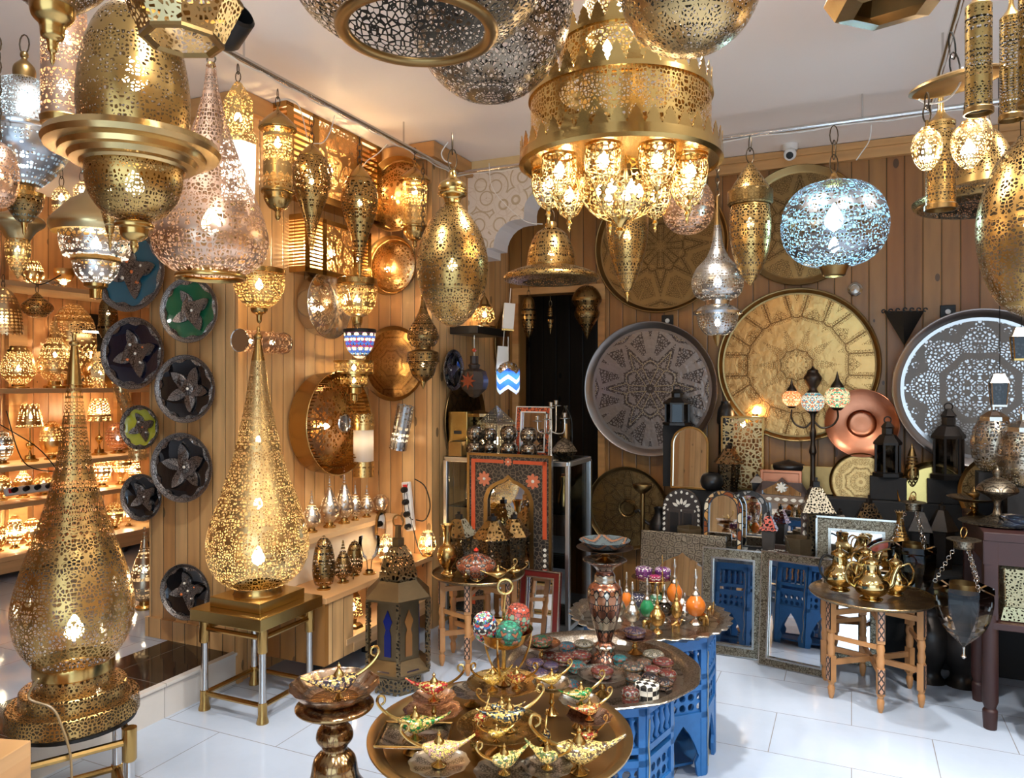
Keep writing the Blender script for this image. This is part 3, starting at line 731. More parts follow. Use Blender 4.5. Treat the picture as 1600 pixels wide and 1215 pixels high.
plate('large black ceramic plate with five petal silver flower on the pier', 307, 727, 53, V1, (.006, .006, .008), 'black', 5, (WS,), spin=.1)
plate('small black ceramic plate low on the left of the pier', 242, 773, 36, V1, (.006, .006, .008), 'black', 4, (WS,), spin=.6)
plate('black ceramic plate with red stones beside the gold lamp, lowest on the pier', 311, 917, 43, V1, (.008, .006, .01), 'black', 4, (WS, OS, WS, OS, WS), spin=.2)
plate('narrow looking dark ceramic plate hung on the column side', 697, 578, 32, ('U', -2.34), (.01, .008, .008), 'black', 4, (WS,), spin=.2, off=.02)

# ================================================================ wall lamps of the side wall
def wl(name, label, cx, u, parts, **kw):
    p = PU(cx, max(y for q in parts for _, y in q[2]), u); return lamp(name, label, 'lamp', cx, 0, parts, pos=p, **kw)
OPB = lambda: 'L'
wl('wall_lamp', 'half bowl wall lamp on the edge of the pier with an open rim', 405, -2.64, [
    ('bowl', OPB(), [(40, 424), (41, 430), (40, 450), (30, 470), (14, 482)], 4),
    ('rim', G, [(40, 420), (42, 421), (42, 428), (40, 429)]),
    ('finial', G, [(14, 481), (12, 488), (5, 492), (4, 502), (0, 506)], 3)], bulbs=[(446, .018, 260.)])
wl('wall_lamp', 'half bowl brass wall lamp with finial above the blue mosaic lamp', 558, -2.62, [
    ('bowl', OPB(), [(31, 446), (32, 455), (28, 476), (18, 490), (9, 495)], 4),
    ('rim', G, [(29, 434), (32, 436), (32, 444), (34, 446), (32, 449)]),
    ('finial', G, [(9, 494), (8, 504), (4, 512), (0, 514)], 3)], bulbs=[(470, .018, 300.)])
wl('wall_lamp', 'small mosaic glass wall lamp with blue and red rosettes and a toothed rim', 562, -2.62, [
    ('bowl', mosaic('rosette_mosaic', [(.03, .10, .5), (.7, .65, .6), (.6, .04, .05), (.1, .3, .7), (.9, .85, .7), (.15, .02, .2)], 60.), [(25, 518), (24, 530), (19, 546), (8, 558), (0, 560)], 4),
    ('rim', M_black(), [(25, 514), (26, 515), (26, 520), (25, 520)])], bulbs=[(532, .014, 200., WWARM)])
t = wl('wall_lamp', 'two tier crown shaped brass wall lamp glowing through slots', 553, -2.62, [
    ('tier', PX((.70, .48, .18), 4., 6., .07, 0, nm='slots'), [(31, 566), (31, 581)], False),
    ('rim', M_gold(), [(31, 563), (32, 563), (32, 566), (31, 566)]),
    ('rim', M_gold(), [(31, 581), (32, 581), (32, 584), (21, 585), (21, 588)]),
    ('tier', PX((.70, .48, .18), 4., 6., .07, 0, nm='slots'), [(21, 588), (21, 600)], False),
    ('bowl', M_gold(), [(21, 600), (20, 604), (13, 606), (13, 614), (7, 617), (6, 626), (0, 630)], 2)], bulbs=[(575, .012, 240.), (595, .010, 200)])
# horizontal tube lamp
p = PU(410, 534, -2.73)
t = thing('wall_lamp', 'short pierced tube wall lamp lying level above the gold floor lamp', 'lamp', p, (0, PI/2, RL))
r = 17*p.y/F; L = .155
MB().lathe([(r, -L), (r, L)], 40, 8).build('shade', PC(), t)
for z in (-L, L): MB().lathe([(0, z), (r*.98, z), (r*1.04, z-.004), (r*1.04, z+.004), (r, z+.006)], 40, 8).build('end_cap', M_steel(), t)
bulb(t, -L*.5, .012, 90.); bulb(t, L*.45, .012, 50.)
# leaning cylinder lamp on the column
p = PV(628, 667, 3.83)
t = thing('wall_lamp', 'small nickel cylinder wall lamp hanging askew on the column', 'lamp', p, (0, .22, RB))
MB().lathe([(.052, -.135), (.052, .135)], 40, 8).build('shade', PS(), t); MB().lathe([(.054, -.137), (.054, -.128)], 40).build('rim', M_steel(), t)
bulb(t, -.08, .014, 110., WWARM)
# tall cylinder with cloth middle
wl('wall_lamp', 'upright cylinder wall lamp with pierced brass ends and a pale cloth middle', 568, -2.66, [
    ('pierced_band', OPB(), [(17, 646), (17, 671)], False), ('cloth_band', stained('lamp_cloth', (.75, .68, .6)), [(16, 671), (16, 720)], False),
    ('pierced_band', OPB(), [(17, 720), (17, 744)], False)], bulbs=[(690, .014, 40., WWARM)])
# sheet brass box lamp with louvres
def louvre_box(label, u, px0, px1, py0, py1, d=.11):
    a = PU(px0, py1, u); b_ = PU(px1, py1, u); Lx = (b_-a).length
    zt = (HZ-py0)/F*((a.y+b_.y)/2)+EYE; H = zt-a.z
    t = thing('wall_lamp', label, 'lamp', a, RL)
    fr = M_brass(); b = MB()
    b.box((Lx/2, -d, H*.04), (Lx, .004, H*.08)); b.box((Lx/2, -d, H*.96), (Lx, .004, H*.08))
    for x in (.03, .27, .73, .97): b.box((Lx*x, -d, H*.5), (Lx*.06, .004, H))
    b.box((0, -d/2, H*.95), (.004, d, H*.1)); b.box((0, -d/2, H*.05), (.004, d, H*.1)); b.box((Lx, -d/2, H*.95), (.004, d, H*.1)); b.box((Lx, -d/2, H*.05), (.004, d, H*.1))
    b.box((Lx/2, -d/2, H), (Lx, d, .004)); b.box((Lx/2, -d/2, 0), (Lx, d, .004))
    b.build('frame', fr, t, smooth=False)
    for x0, x1 in ((.06, .24), (.76, .94)):
        b = MB(); nl = 12
        for k in range(nl): b.box((Lx*(x0+x1)/2, -d, H*(.1+.8*(k+.5)/nl)), (Lx*(x1-x0), .003, H*.8/nl*.45), T=None)
        b.build('louvre', fr, t, smooth=False)
    for x in (0, Lx):
        b = MB()
        for k in range(14): b.box((x, -d/2, H*(.1+.8*(k+.5)/14)), (.003, d, H*.8/14*.5))
        b.build('louvre', fr, t, smooth=False)
    b = MB(); b.box((Lx/2, -d, H/2), (Lx*.42, .003, H*.86)); b.build('pierced_panel', pierced('pierced_sheet', (.86, .60, .27), 75., .12, 9., .04), t, smooth=False)
    bulb(t, H*.45, .018, 2150., x=Lx*.5, y=-d*.5); bulb(t, H*.45, .014, 150., x=Lx*.12, y=-d*.5); bulb(t, H*.45, .014, 150., x=Lx*.88, y=-d*.5)
    return t
louvre_box('boxy brass wall lamp with louvred ends and a bright pierced front', -2.81, 452, 556, 352, 425)
louvre_box('long brass wall lamp with louvred ends high on the side wall under the ceiling', -2.81, 418, 566, 196, 300, .13)

# storm lantern cage lamp behind copper gourd
t = lamp('hanging_lantern', 'small yellow hexagonal cage lantern hanging left of the cylinder lamps', 'lantern', 372, 2.9, [
    ('roof', PBL(), [(0, 126), (6, 130), (12, 138), (24, 158)], False, {'seg': 6}),
    ('shade', PBL(), [(25, 158), (25, 205)], False, {'seg': 6}),
    ('base', PBL(), [(25, 205), (34, 218), (32, 226)], False, {'seg': 6}),
    ('glass_body', stained('milk_glass', (.9, .88, .82)), [(30, 226), (27, 318)], False, {'seg': 6}),
    ('foot_ring', M_brass(), [(27, 318), (29, 320), (28, 326), (0, 327)], False, {'seg': 6})], chain=(126, 102, .02), bulbs=[(185, .015, 200.), (275, .02, 420., (1., .93, .82))])

# ================================================================ pendants along the left pipe
RV = lambda px: None
def cyl_lamp(label, cx, u, y0, y1, hw, s=240.):
    Hh = y1-y0
    g = lambda t: y0+Hh*t
    p = PU(cx, y1, u)
    return lamp('hanging_lamp', label, 'lamp', cx, 0, [
        ('cap', M_brass(), [(0, g(0)), (2, g(.01)), (3, g(.04)), (hw*.7, g(.10)), (hw*1.2, g(.165)), (hw*1.32, g(.2)), (hw*1.28, g(.215)), (hw, g(.225))], 3),
        ('shade', PBL(), [(hw, g(.22)), (hw, g(.73))], False),
        ('cup', M_brass(), [(hw*1.02, g(.725)), (hw*1.15, g(.735)), (hw*1.15, g(.76)), (hw*1.0, g(.77)), (hw*.95, g(.82)), (hw*.6, g(.89)), (hw*.2, g(.92)), (hw*.2, g(.97)), (0, g(1.))], 3)],
        pos=p, bulbs=[(g(.33), .016, s)], chain=(y0, y0-24, .02))
cyl_lamp('long brass cylinder lamp with domed cap, leftmost on the left pipe', 434, -2.3, 165, 345, 23)
cyl_lamp('brass cylinder lamp with domed cap in front of the column disc', 648, -2.3, 256, 388, 19)
for lab, cx, y0, y1, hw in (('downward brass teardrop pendant between the cylinder lamp and its twin', 487, 225, 402, 32), ('slimmer downward brass teardrop pendant nearer the column', 562, 258, 440, 29)):
    Hh = y1-y0; g = lambda t: y0+Hh*t
    lamp('hanging_lamp', lab, 'lamp', cx, 0, [
        ('cap', M_brass(), [(0, g(-.02)), (2, g(0)), (hw*.25, g(.03)), (hw*.62, g(.10)), (hw*.66, g(.12))], 2),
        ('shade', PBF(), [(hw*.64, g(.12)), (hw*.92, g(.2)), (hw, g(.3)), (hw*.88, g(.42)), (hw*.55, g(.58)), (hw*.27, g(.74)), (hw*.12, g(.9)), (hw*.04, g(1.))], 5)],
        pos=PU(cx, y1, -2.3), bulbs=[(g(.33), .013, 22.)], chain=(y0-3, y0-42, .022))
lamp('hanging_lamp', 'slim flask shaped brass pendant with a banded bowl beside the oval pendant', 'lamp', 661, 0, [
    ('cap', M_brass(), [(0, 455), (2, 458), (3, 466)]),
    ('shade', PD(), [(3, 465), (5, 480), (12, 497), (22, 514), (25, 528), (18, 541)], 5),
    ('band', PD(), [(12, 540), (13, 546), (24, 550), (25, 562), (26, 565)], 2),
    ('bowl', PD(), [(26, 565), (22, 570), (17, 586), (6, 596)], 3),
    ('finial', G, [(6, 595), (3, 602), (0, 608)])], pos=PU(661, 608, -2.2), chain=(455, 255, .02), bulbs=[(570, .01, 12)])
# ================================================================ chandelier
CX, CY = 968, 2.3
cp = P(CX, 250, CY); t = thing('chandelier', 'great tiered brass chandelier with crown points and glowing glass cups', 'chandelier', (cp.x, cp.y, cp.z), 0)
k = CY/F; Z = lambda py: (250-py)*k
GP = pierced('pierced_gold_chandelier', (.74, .50, .17), 82., .13, 7., .03, .22)
def tierp(name, hw, y0, y1, m, fold=12): MB().lathe([(hw*k, Z(y0)), (hw*k, Z(y1))], 96, fold).build(name, m, t)
def band(hw, y, h, name='band'): MB().lathe([((hw-2)*k, Z(y-h)), ((hw+2)*k, Z(y-h)), ((hw+2.5)*k, Z(y)), ((hw-2)*k, Z(y))], 96).build(name, M_gold(), t)
def crown(hw, y, h, n, name='crown'):
    b = MB()
    for i in range(n):
        a = 2*PI*i/n; w = PI*hw*k/n*.92
        o = [(-w, 0), (-w, h*.15*k), (-w*.75, h*.3*k), (-w*.85, h*.4*k), (-w*.5, h*.55*k), (-w*.6, h*.65*k), (-w*.2, h*.85*k), (0, h*k), (w*.2, h*.85*k), (w*.6, h*.65*k), (w*.5, h*.55*k), (w*.85, h*.4*k), (w*.75, h*.3*k), (w, h*.15*k), (w, 0)]
        T = RZ(a) @ TR(0, -hw*k, Z(y)) @ RX(PI/2)
        b.plate([(x, z) for x, z in o], -.0012, .0012, 0, T)
    b.build(name, M_gold(), t, smooth=False)
TI = [(54, -35, 60, 'top'), (95, 74, 128, 'mid'), (141, 158, 222, 'low')]
tierp('drum', 54, -60, 62, GP); band(55, 62, 5); 
tierp('drum', 94, 76, 146, GP); band(95, 76, 6); crown(95, 70, 27, 26)
tierp('drum', 139, 160, 240, GP, 16); band(140, 160, 7); crown(140, 154, 30, 36)
MB().lathe([(54*k, Z(62)), (94*k, Z(72)), (94*k, Z(74))], 96, 12).build('deck', M_gold(), t); MB().lathe([(94*k, Z(146)), (139*k, Z(156))], 96, 12).build('deck', M_gold(), t)
MB().lathe([(156*k, Z(244)), (157*k, Z(258)), (150*k, Z(262)), (150*k, Z(258)), (110*k, Z(250)), (0, Z(246))], 96, 12).build('ring', M_gold(), t)
crown(155, 246, 26, 40)
# central bowl
mcup = pierced('pierced_cup', (.66, .46, .2), 62., .09, 0, 0, .25)
MB().lathe(sm([(62*k, Z(262)), (66*k, Z(285)), (58*k, Z(312)), (40*k, Z(334)), (18*k, Z(344))], 6), 72, 12).build('central_bowl', mcup, t)
MB().lathe(sm([(20*k, Z(342)), (12*k, Z(346)), (5*k, Z(356)), (8*k, Z(362)), (3*k, Z(368)), (0, Z(376))], 3), 20).build('finial', M_gold(), t)
for i in range(8):
    a = 2*PI*i/8; MB().tube([(r_*k*math.cos(a), r_*k*math.sin(a), Z(y_)) for r_, y_ in ((64, 262), (67, 285), (59, 312), (41, 334), (18, 345))], .0022, 6).build('rib', M_gold(), t)
frost = stained('frosted_glass', (.9, .85, .72))
# outer cups
for i in range(9):
    a = 2*PI*(i+.25)/9; R = 112*k; x, y = R*math.cos(a), R*math.sin(a)
    c = MB().lathe(sm([(24*k, Z(262)), (26*k, Z(278)), (23*k, Z(298)), (14*k, Z(315)), (5*k, Z(322))], 4), 36, 6, T=TR(x, y, 0)).build('cup', mcup, t)
    MB().lathe([(25*k, Z(259)), (27*k, Z(260)), (26.5*k, Z(264)), (24*k, Z(264))], 32, T=TR(x, y, 0)).build('cup_rim', M_gold(), c)
    MB().lathe(sm([(6*k, Z(320)), (3*k, Z(326)), (5*k, Z(331)), (2*k, Z(336)), (3*k, Z(341)), (0, Z(346))], 2), 12, T=TR(x, y, 0)).build('drop', M_gold(), c)
    for j in range(6):
        aa = 2*PI*j/6
        MB().tube([(x+r_*k*math.cos(aa), y+r_*k*math.sin(aa), Z(y_)) for r_, y_ in ((25, 262), (27, 278), (24, 298), (15, 315), (5, 322))], .0016, 5).build('cup_rib', M_gold(), c)
    bulb(t, Z(285), .017, 110., (1., .84, .58), x, y)
for i in range(6):
    a = 2*PI*i/6; bulb(t, Z(300), .014, 80., (1., .80, .48), 30*k*math.cos(a), 30*k*math.sin(a))
bulb(t, Z(196), .02, 90.); bulb(t, Z(20), .02, 60.)
p_ = [(0, 0, Z(118)), (0, 0, Z(118))]
bulb(t, Z(125), .017, 120., (1., .85, .6), -32*k, -100*k)
MB().tube([(0, 0, Z(-60)), (0, 0, ZC-cp.z)], .008, 8).build('stem', M_gold(), t)

# ================================================================ other near hanging things, left
lamp('hanging_lantern', 'octagonal brass lantern with flared openwork skirt at the very top left', 'lantern', 285, 1.0, [
    ('body', PX((.7, .5, .2), 1., 10., .13, 0, nm='skirtb'), [(66, -110), (64, -22)], False, {'seg': 8, 'phase': PI/8}),
    ('skirt', PX((.46, .34, .17), 1., 9., .17, 0, nm='skirt'), [(98, -4), (66, 62)], False, {'seg': 8, 'phase': PI/8}),
    ('skirt_band', M_dbrass(), [(64, -22), (72, -14), (98, -10), (99, -3)], False, {'seg': 8, 'phase': PI/8}),
    ('foot_ring', M_dbrass(), [(67, 60), (68, 66), (60, 68), (52, 63)], False, {'seg': 8, 'phase': PI/8})], chain=(-110, -500, .03), bulbs=[(-30, .016, 30.)])
lamp('hanging_lamp', 'brass lamp foot with pointed finial at the top left corner', 'lamp', 82, .95, [
    ('bowl', PD(), [(110, -70), (90, -30), (60, -2), (38, 12)], 4),
    ('finial', G, [(38, 11), (34, 28), (22, 40), (19, 58), (10, 64), (8, 78), (4, 84), (4, 96), (0, 103)], 3)], chain=(-70, -600, .03), bulbs=[(-40, .014, 10)])
lamp('hanging_lamp', 'glowing pierced cylinder lamp behind the large dome lamp', 'lamp', 100, 1.75, [
    ('shade', PC(), [(34, 8), (37, 20), (37, 185)], False), ('cap', G, [(0, -2), (20, 0), (34, 8)]), ('rim', G, [(37, 184), (39, 186), (38, 196), (30, 197)])], chain=(-2, -140, .03), bulbs=[(60, .016, 90.), (140, .016, 60.)])
lamp('hanging_lamp', 'silvery dome lamp with a flared cold lit bowl hanging at the far left', 'lamp', 38, 2.15, [
    ('cap', M_dbrass(), [(0, 80), (6, 82), (7, 88), (5, 93), (16, 103), (19, 112), (18, 124)], 3),
    ('dome', PS(), [(19, 122), (42, 132), (60, 152), (70, 178), (72, 200)], 5),
    ('band', M_steel(), [(72, 200), (75, 202), (75, 207), (73, 210), (76, 213), (76, 218)]),
    ('bowl', lattice('net_nickel', (.36, .36, .37), .0115, .36), [(76, 218), (72, 240), (52, 268), (30, 288), (18, 292)], 5),
    ('collar', G, [(18, 291), (18, 300), (34, 302), (33, 308), (26, 310)]),
    ('cup', PD(), [(32, 308), (30, 322), (16, 342), (6, 348)], 3), ('finial', G, [(6, 347), (4, 356), (3, 364), (0, 370)])],
    chain=(80, 58, .028), bulbs=[(170, .02, 120., COOL), (255, .02, 200., COOL)])
lamp('hanging_lamp', 'round pierced brown globe cut by the left edge of the view', 'lamp', -4, 2.0, [
    ('shade', PC(), [(8, 222), (26, 235), (36, 262), (34, 295), (22, 318), (0, 326)], 5)], chain=(222, 60), bulbs=[(275, .014, 22.)])
lamp('hanging_lamp', 'slim pierced cone tip hanging beside the large dome lamp', 'lamp', 172, 2.6, [
    ('shade', PBF(), [(8, 250), (22, 270), (22, 300), (12, 340), (5, 366), (2, 378)], 4), ('finial', G, [(2, 377), (3, 382), (1, 390), (0, 394)])], chain=(250, 160), bulbs=[(300, .012, 40.)])
p = P(345, 62, 1.5)
t = thing('spotlight', 'black cylindrical ceiling spotlight beside the octagonal lantern', 'spotlight', p, (PI/2-.5, 0, .9)); MB().lathe([(0, 0), (.03, 0), (.036, .01), (.036, .07), (.03, .075)], 24).build('housing', M_black(), t)
MB().tube([(0, 0, .03), (0, .05, .10)], .006, 8).build('arm', M_black(), t)

# ================================================================ right hanging cluster
def egg(label, cx, Y, y0, y1, hw, s=90., ctop=None):
    Hh = y1-y0; g = lambda q: y0+Hh*q
    return lamp('hanging_lamp', label, 'lamp', cx, Y, [
        ('cap', G, [(0, g(-.18)), (3, g(-.17)), (3, g(-.04)), (hw*.4, g(0)), (hw*.5, g(.07))], 2),
        ('shade', PX((.66, .46, .22), 1.9, 6., .13, 0, nm='egg'), [(hw*.5, g(.06)), (hw*.85, g(.2)), (hw, g(.45)), (hw*.82, g(.72)), (hw*.4, g(.93)), (0, g(1))], 5)], chain=(g(-.18), ctop) if ctop else None, bulbs=[(g(.62), .017, s, (1., .85, .6))])
egg('small lit egg lamp, left one of the trio under the oval plate', 1448, 1.9, 200, 268, 25, 110., 148)
egg('small lit egg lamp, front right one of the trio under the oval plate', 1513, 1.85, 190, 265, 29, 110., 140)
egg('small lit egg lamp, rear one of the trio under the oval plate', 1528, 2.1, 180, 252, 24, 70., 130)
p = P(1495, 128, 1.95); t = thing('ceiling_plate', 'round dark brass canopy plate tilted on a chain, holding small lamps', 'ceiling canopy', p, (.05, -.16, 0))
MB().lathe([(0, .016), (.03, .014), (.10, .008), (.112, .002), (.114, -.004), (.105, -.008), (.10, -.004), (0, -.002)], 56).build('plate', M_dbrass(), t)
chain_mb(MB(), .016, .12, .026).build('chain', M_black(), t)
def tube(label, cx, Y, y0, y1, hw, m=None):
    return lamp('hanging_lamp', label, 'lamp', cx, Y, [
        ('neck', G, [(hw*.2, y0-60), (hw*.22, y0-22), (hw*.5, y0-10), (hw, y0)], 2),
        ('shade', m or PX((.46, .31, .11), 1.75, 5., .16, 0, nm='slotted'), [(hw, y0), (hw, y1-8)], False),
        ('rim', M_dbrass(), [(hw, y1-9), (hw*1.12, y1-7), (hw*1.12, y1), (hw*1.0, y1)])])
tube('long slotted brass tube lamp, nearest of three at the top right', 1529, 1.75, 10, 178, 22)
tube('long slotted brass tube lamp, second of three at the top right', 1580, 1.8, 28, 188, 19)
tube('long slotted brass tube lamp cut by the top right edge', 1612, 1.7, -5, 165, 22)
tube('shorter brass tube lamp hanging below the oval plate at the right', 1470, 2.3, 192, 328, 24, PBX())
lamp('hanging_lamp', 'wide brimmed dark bell lamp behind the tube lamp at the right', 'lamp', 1540, 2.7, [
    ('shade', PBF(), [(8, 200), (24, 212), (40, 240), (52, 278), (56, 290)], 4), ('brim', PD(), [(56, 290), (84, 298), (118, 308), (120, 316), (112, 322), (90, 326)], 3)], chain=(200, 150, .03))
lamp('hanging_lamp', 'dark eight sided lamp whose lower edge shows at the top right', 'lamp', 1390, 1.3, [
    ('shade', M_dbrass(), [(60, -120), (112, -20), (92, 10), (60, 14)], False, {'seg': 6, 'phase': .35})], chain=(-120, -350))
# camera dome
p = PV(1235, 248, 4.9); p.z = ZC
t = thing('security_camera', 'small white dome security camera under the ceiling', 'camera', p, RB)
MB().lathe(sm([(.045, 0), (.045, -.018), (.04, -.04)], 2), 28).build('base', plain('white_plastic', (.75, .75, .73), 0, .35), t)
MB().lathe(sm([(.034, 0), (.038, .02), (.034, .045), (.02, .056), (0, .058)], 3), 24, T=TR(0, -.012, -.058) @ RX(PI/2+.5)).build('eye', plain('white_plastic', (.75, .75, .73), 0, .35), t)
MB().lathe([(0, .062), (.02, .060), (.024, .05)], 20, T=TR(0, -.012, -.058) @ RX(PI/2+.5)).build('lens', M_black(), t)
# pendants in the dark doorway
for lab, cx, y0, y1, hw in (('dark spindle lantern hanging in the doorway, left one', 826, 462, 530, 12), ('small thin spindle hanging in the doorway, middle one', 860, 478, 522, 5)):
    lamp('hanging_lamp', lab, 'lamp', cx, 5.2, [('shade', PD(), [(2, y0), (hw*.7, y0+8), (hw, (y0+y1)/2), (hw*.6, y1-12), (0, y1)], 5)], chain=(y0, y0-15, .02))
lamp('hanging_lamp', 'dim brass lamp with brim at the right side of the doorway', 'lamp', 917, 5.25, [('shade', PD(), [(6, 446), (16, 452), (24, 468), (18, 480), (20, 492), (10, 510), (0, 530)], 4)], chain=(446, 436, .02))
# wall sconce, sockets
p = PV(1413, 540, 4.99); t = thing('wall_sconce', 'black iron fan shaped wall sconce with a curled top rim', 'sconce', p, RB)
b = MB(); s_ = p.y/F; H = 55*s_; W = 29*s_
b.add([(-W, 0, H), (W*.95, 0, H*.97), (0, 0, 0), (-W*.1, -.065, H*.95)], [(0, 2, 3), (2, 1, 3), (0, 1, 2)]); b.build('shell', M_black(), t, smooth=False, solid=.003)
b = MB()
for i in range(7):
    x = -W+2*W*i/6; y = -.062*(1-abs(x)/W); b.tube([(x+.010*math.cos(q*.7), y, H-.006+.010*math.sin(q*.7)+.006) for q in range(8)], .004, 6)
b.build('curled_rim', M_black(), t)
for lab, cx, cy in (('black wall socket above the pewter grey tray', 1043, 501), ('black wall socket right of the iron sconce', 1481, 487)):
    t = thing('wall_socket', lab, 'socket', PV(cx, cy, 5.055), RB); MB().box((0, 0, 0), (.08, .012, .08)).build('plate', M_black(), t, bevel=.003)
    MB().lathe([(0, .008), (.014, .008), (.016, 0)], 16, T=TR(0, -.004, 0) @ RX(PI/2)).build('switch', plain('white_plastic', (.75, .75, .73), 0, .35), t)
t = thing('wall_bell', 'small round nickel fitting on the back wall right of the golden tray', 'fitting', PV(1336, 452, 5.055), (PI/2, 0, RB))
MB().lathe([(.042, 0), (.042, .012), (.03, .02), (.026, .014), (.014, .018), (0, .022)], 28).build('body', M_silver(), t)
# ================================================================ side room lamps on the shelving
def onshelf(cx, z, u=-5.52):
    k = (cx-800)/F; Y = u/(k*CU[0]+CU[1]); return Vector((k*Y, Y, z))
def slamp(kind, label, cx, z, hw, h, s=60., u=-5.52, mat=None, base=True, c=WARM, swl=None, y=None):
    """small lamp standing on a shelf; hw and h are pixels in the photo"""
    p = onshelf(cx, z, u) if y is None else Vector(((cx-800)/F*y, y, z)); kx = cr(cx, p.y); kz = p.y/F; R = hw*kx; H = h*kz; Y = p.y
    t = thing('table_lamp', label, 'lamp', p, 0)
    m = mat or PX((.80, .54, .24), Y, 4.2, .13, 32., .05, nm='shelf'); zb = 0.
    if base:
        bh = H*.1; MB().lathe([(0, 0), (R*.62, 0), (R*.62, bh*.3), (R*.4, bh*.5), (R*.36, bh)], 24).build('base', M_brass(), t); zb = bh
    Hb = H-zb; g = lambda a: zb+Hb*a
    if kind == 'globe': pr = sm([(R*.35, g(0)), (R*.86, g(.22)), (R, g(.5)), (R*.86, g(.78)), (R*.35, g(.97)), (0, g(1))], 4)
    elif kind == 'egg': pr = sm([(R*.45, g(0)), (R*.9, g(.2)), (R, g(.42)), (R*.82, g(.72)), (R*.45, g(1.))], 4)
    elif kind == 'gourd': pr = sm([(R*.45, g(0)), (R*.92, g(.12)), (R, g(.26)), (R*.75, g(.48)), (R*.36, g(.68)), (R*.17, g(.85)), (R*.08, g(1.))], 4)
    elif kind == 'drop': pr = sm([(R*.4, g(0)), (R*.9, g(.13)), (R, g(.27)), (R*.72, g(.46)), (R*.3, g(.65)), (R*.12, g(.82)), (R*.04, g(1.))], 4)
    elif kind == 'bowl': pr = sm([(R*.2, g(0)), (R*.3, g(.3)), (R*.7, g(.45)), (R, g(.75)), (R*.95, g(1.))], 4)
    elif kind == 'bullet': pr = sm([(R*.8, g(0)), (R, g(.2)), (R*.98, g(.5)), (R*.7, g(.8)), (R*.3, g(.95)), (0, g(1))], 4)
    elif kind == 'shade': pr = [(R, g(.55)), (R*.62, g(1.))]
    elif kind == 'box': pr = [(R, 0), (R*1.3, H*.5), (R, H), (0, H)]
    seg = 8 if kind == 'box' else 40
    MB().lathe(pr, seg, 10).build('shade', m, t, smooth=seg > 10)
    if kind == 'shade':
        MB().lathe(sm([(R*.2, zb*.9), (R*.08, g(.1)), (R*.28, g(.18)), (R*.28, g(.24)), (R*.07, g(.3)), (R*.06, g(.6))], 3), 16).build('stem', M_brass(), t)
    if s and cx < 230: s *= 5.; c = (1., .80, .50)
    if s: bulb(t, g(.74) if kind == 'shade' else g(.4), .014 if hw > 12 else .011, s, c)
    return t
lo, mi_, hi_, top, cl = .93, 1.47, 2.22, 2.22, .67
GL = 120.
slamp('egg', 'wide lit egg lamp on the upper shelf at the left edge of view', 52, 2.22, 18, 42, GL)
slamp('bowl', 'leaf shaped lit bowl lamp on the top shelf beside the hanging urn', 100, 2.22, 17, 34, 160.)
slamp('globe', 'low silver bowl lamp between the lit lamps on the top shelf', 76, 2.22, 20, 14, 0, mat=PS(), base=False)
slamp('egg', 'lit egg lamp on the second shelf at the far left', 29, 1.47, 29, 66, GL)
slamp('gourd', 'tall gourd lamp on the second shelf left of the big globe', 86, 1.47, 30, 112, 70., u=-5.45)
slamp('globe', 'big globe lamp with lit upper window on the second shelf', 114, 1.47, 38, 132, GL, u=-5.6)
slamp('box', 'faceted box lamp with star cut panels on the second shelf', 156, 1.47, 23, 56, 80., base=False)
slamp('gourd', 'pointed yellow lamp beside the faceted box on the second shelf', 188, 1.47, 17, 78, 90.)
slamp('shade', 'brass table lamp with lit conical shade, left one on the third shelf', 47, .93, 23, 90, 190.)
slamp('globe', 'plain brass globe lamp between the two shade lamps', 81, .93, 20, 60, 25.)
slamp('shade', 'brass table lamp with lit conical shade, right one on the third shelf', 155, .93, 21, 88, 190.)
slamp('globe', 'rose copper globe lamp at the right end of the third shelf', 184, .93, 20, 48, 10., mat=PX((.62, .30, .20), 5.6, 6., .1, 0, nm='rosec'))
slamp('globe', 'silvery lamp cut by the left edge on the third shelf', 4, .93, 18, 52, 60., mat=PS())
slamp('globe', 'round lamp cut by the left edge on the fourth shelf', 2, .67, 17, 40, 60.)
slamp('gourd', 'glowing onion lamp with pointed neck on the fourth shelf', 36, .67, 18, 54, 200.)
slamp('globe', 'plain dull gold ball lamp on the fourth shelf right of the onion lamp', 68, .67, 17, 35, 25.)
slamp('globe', 'bright glowing ball lamp on the fourth shelf right of the floor lamp', 160, .67, 15, 52, 240.)
slamp('bowl', 'polished brass cup lamp on the fourth shelf beside the glowing ball', 190, .67, 16, 40, 130.)
slamp('egg', 'small lamp at the right end of the fourth shelf against the pier', 210, .67, 10, 40, 160.)
slamp('globe', 'dazzling lit ball lamp on the bottom shelf at the left', 23, .31, 14, 52, 320.)
slamp('globe', 'pale star pierced ball lamp beside the dazzling one on the bottom shelf', 50, .31, 17, 42, 150.)
slamp('globe', 'fine pierced ball lamp on the bottom shelf right of the floor lamp', 178, .31, 16, 42, 30.)
slamp('bowl', 'small lit cup lamp at the right end of the bottom shelf', 201, .31, 10, 38, 200.)
slamp('globe', 'brown ball lamp on the bottom shelf cut by the left edge', -2, .31, 14, 45, 60.)
slamp('gourd', 'silvery gourd floor lamp half hidden behind the pier', 226, .145, 24, 128, 40., y=4.5, mat=PX((.6, .5, .36), 4.5, 5., .14, 40., .1, nm='pale'))
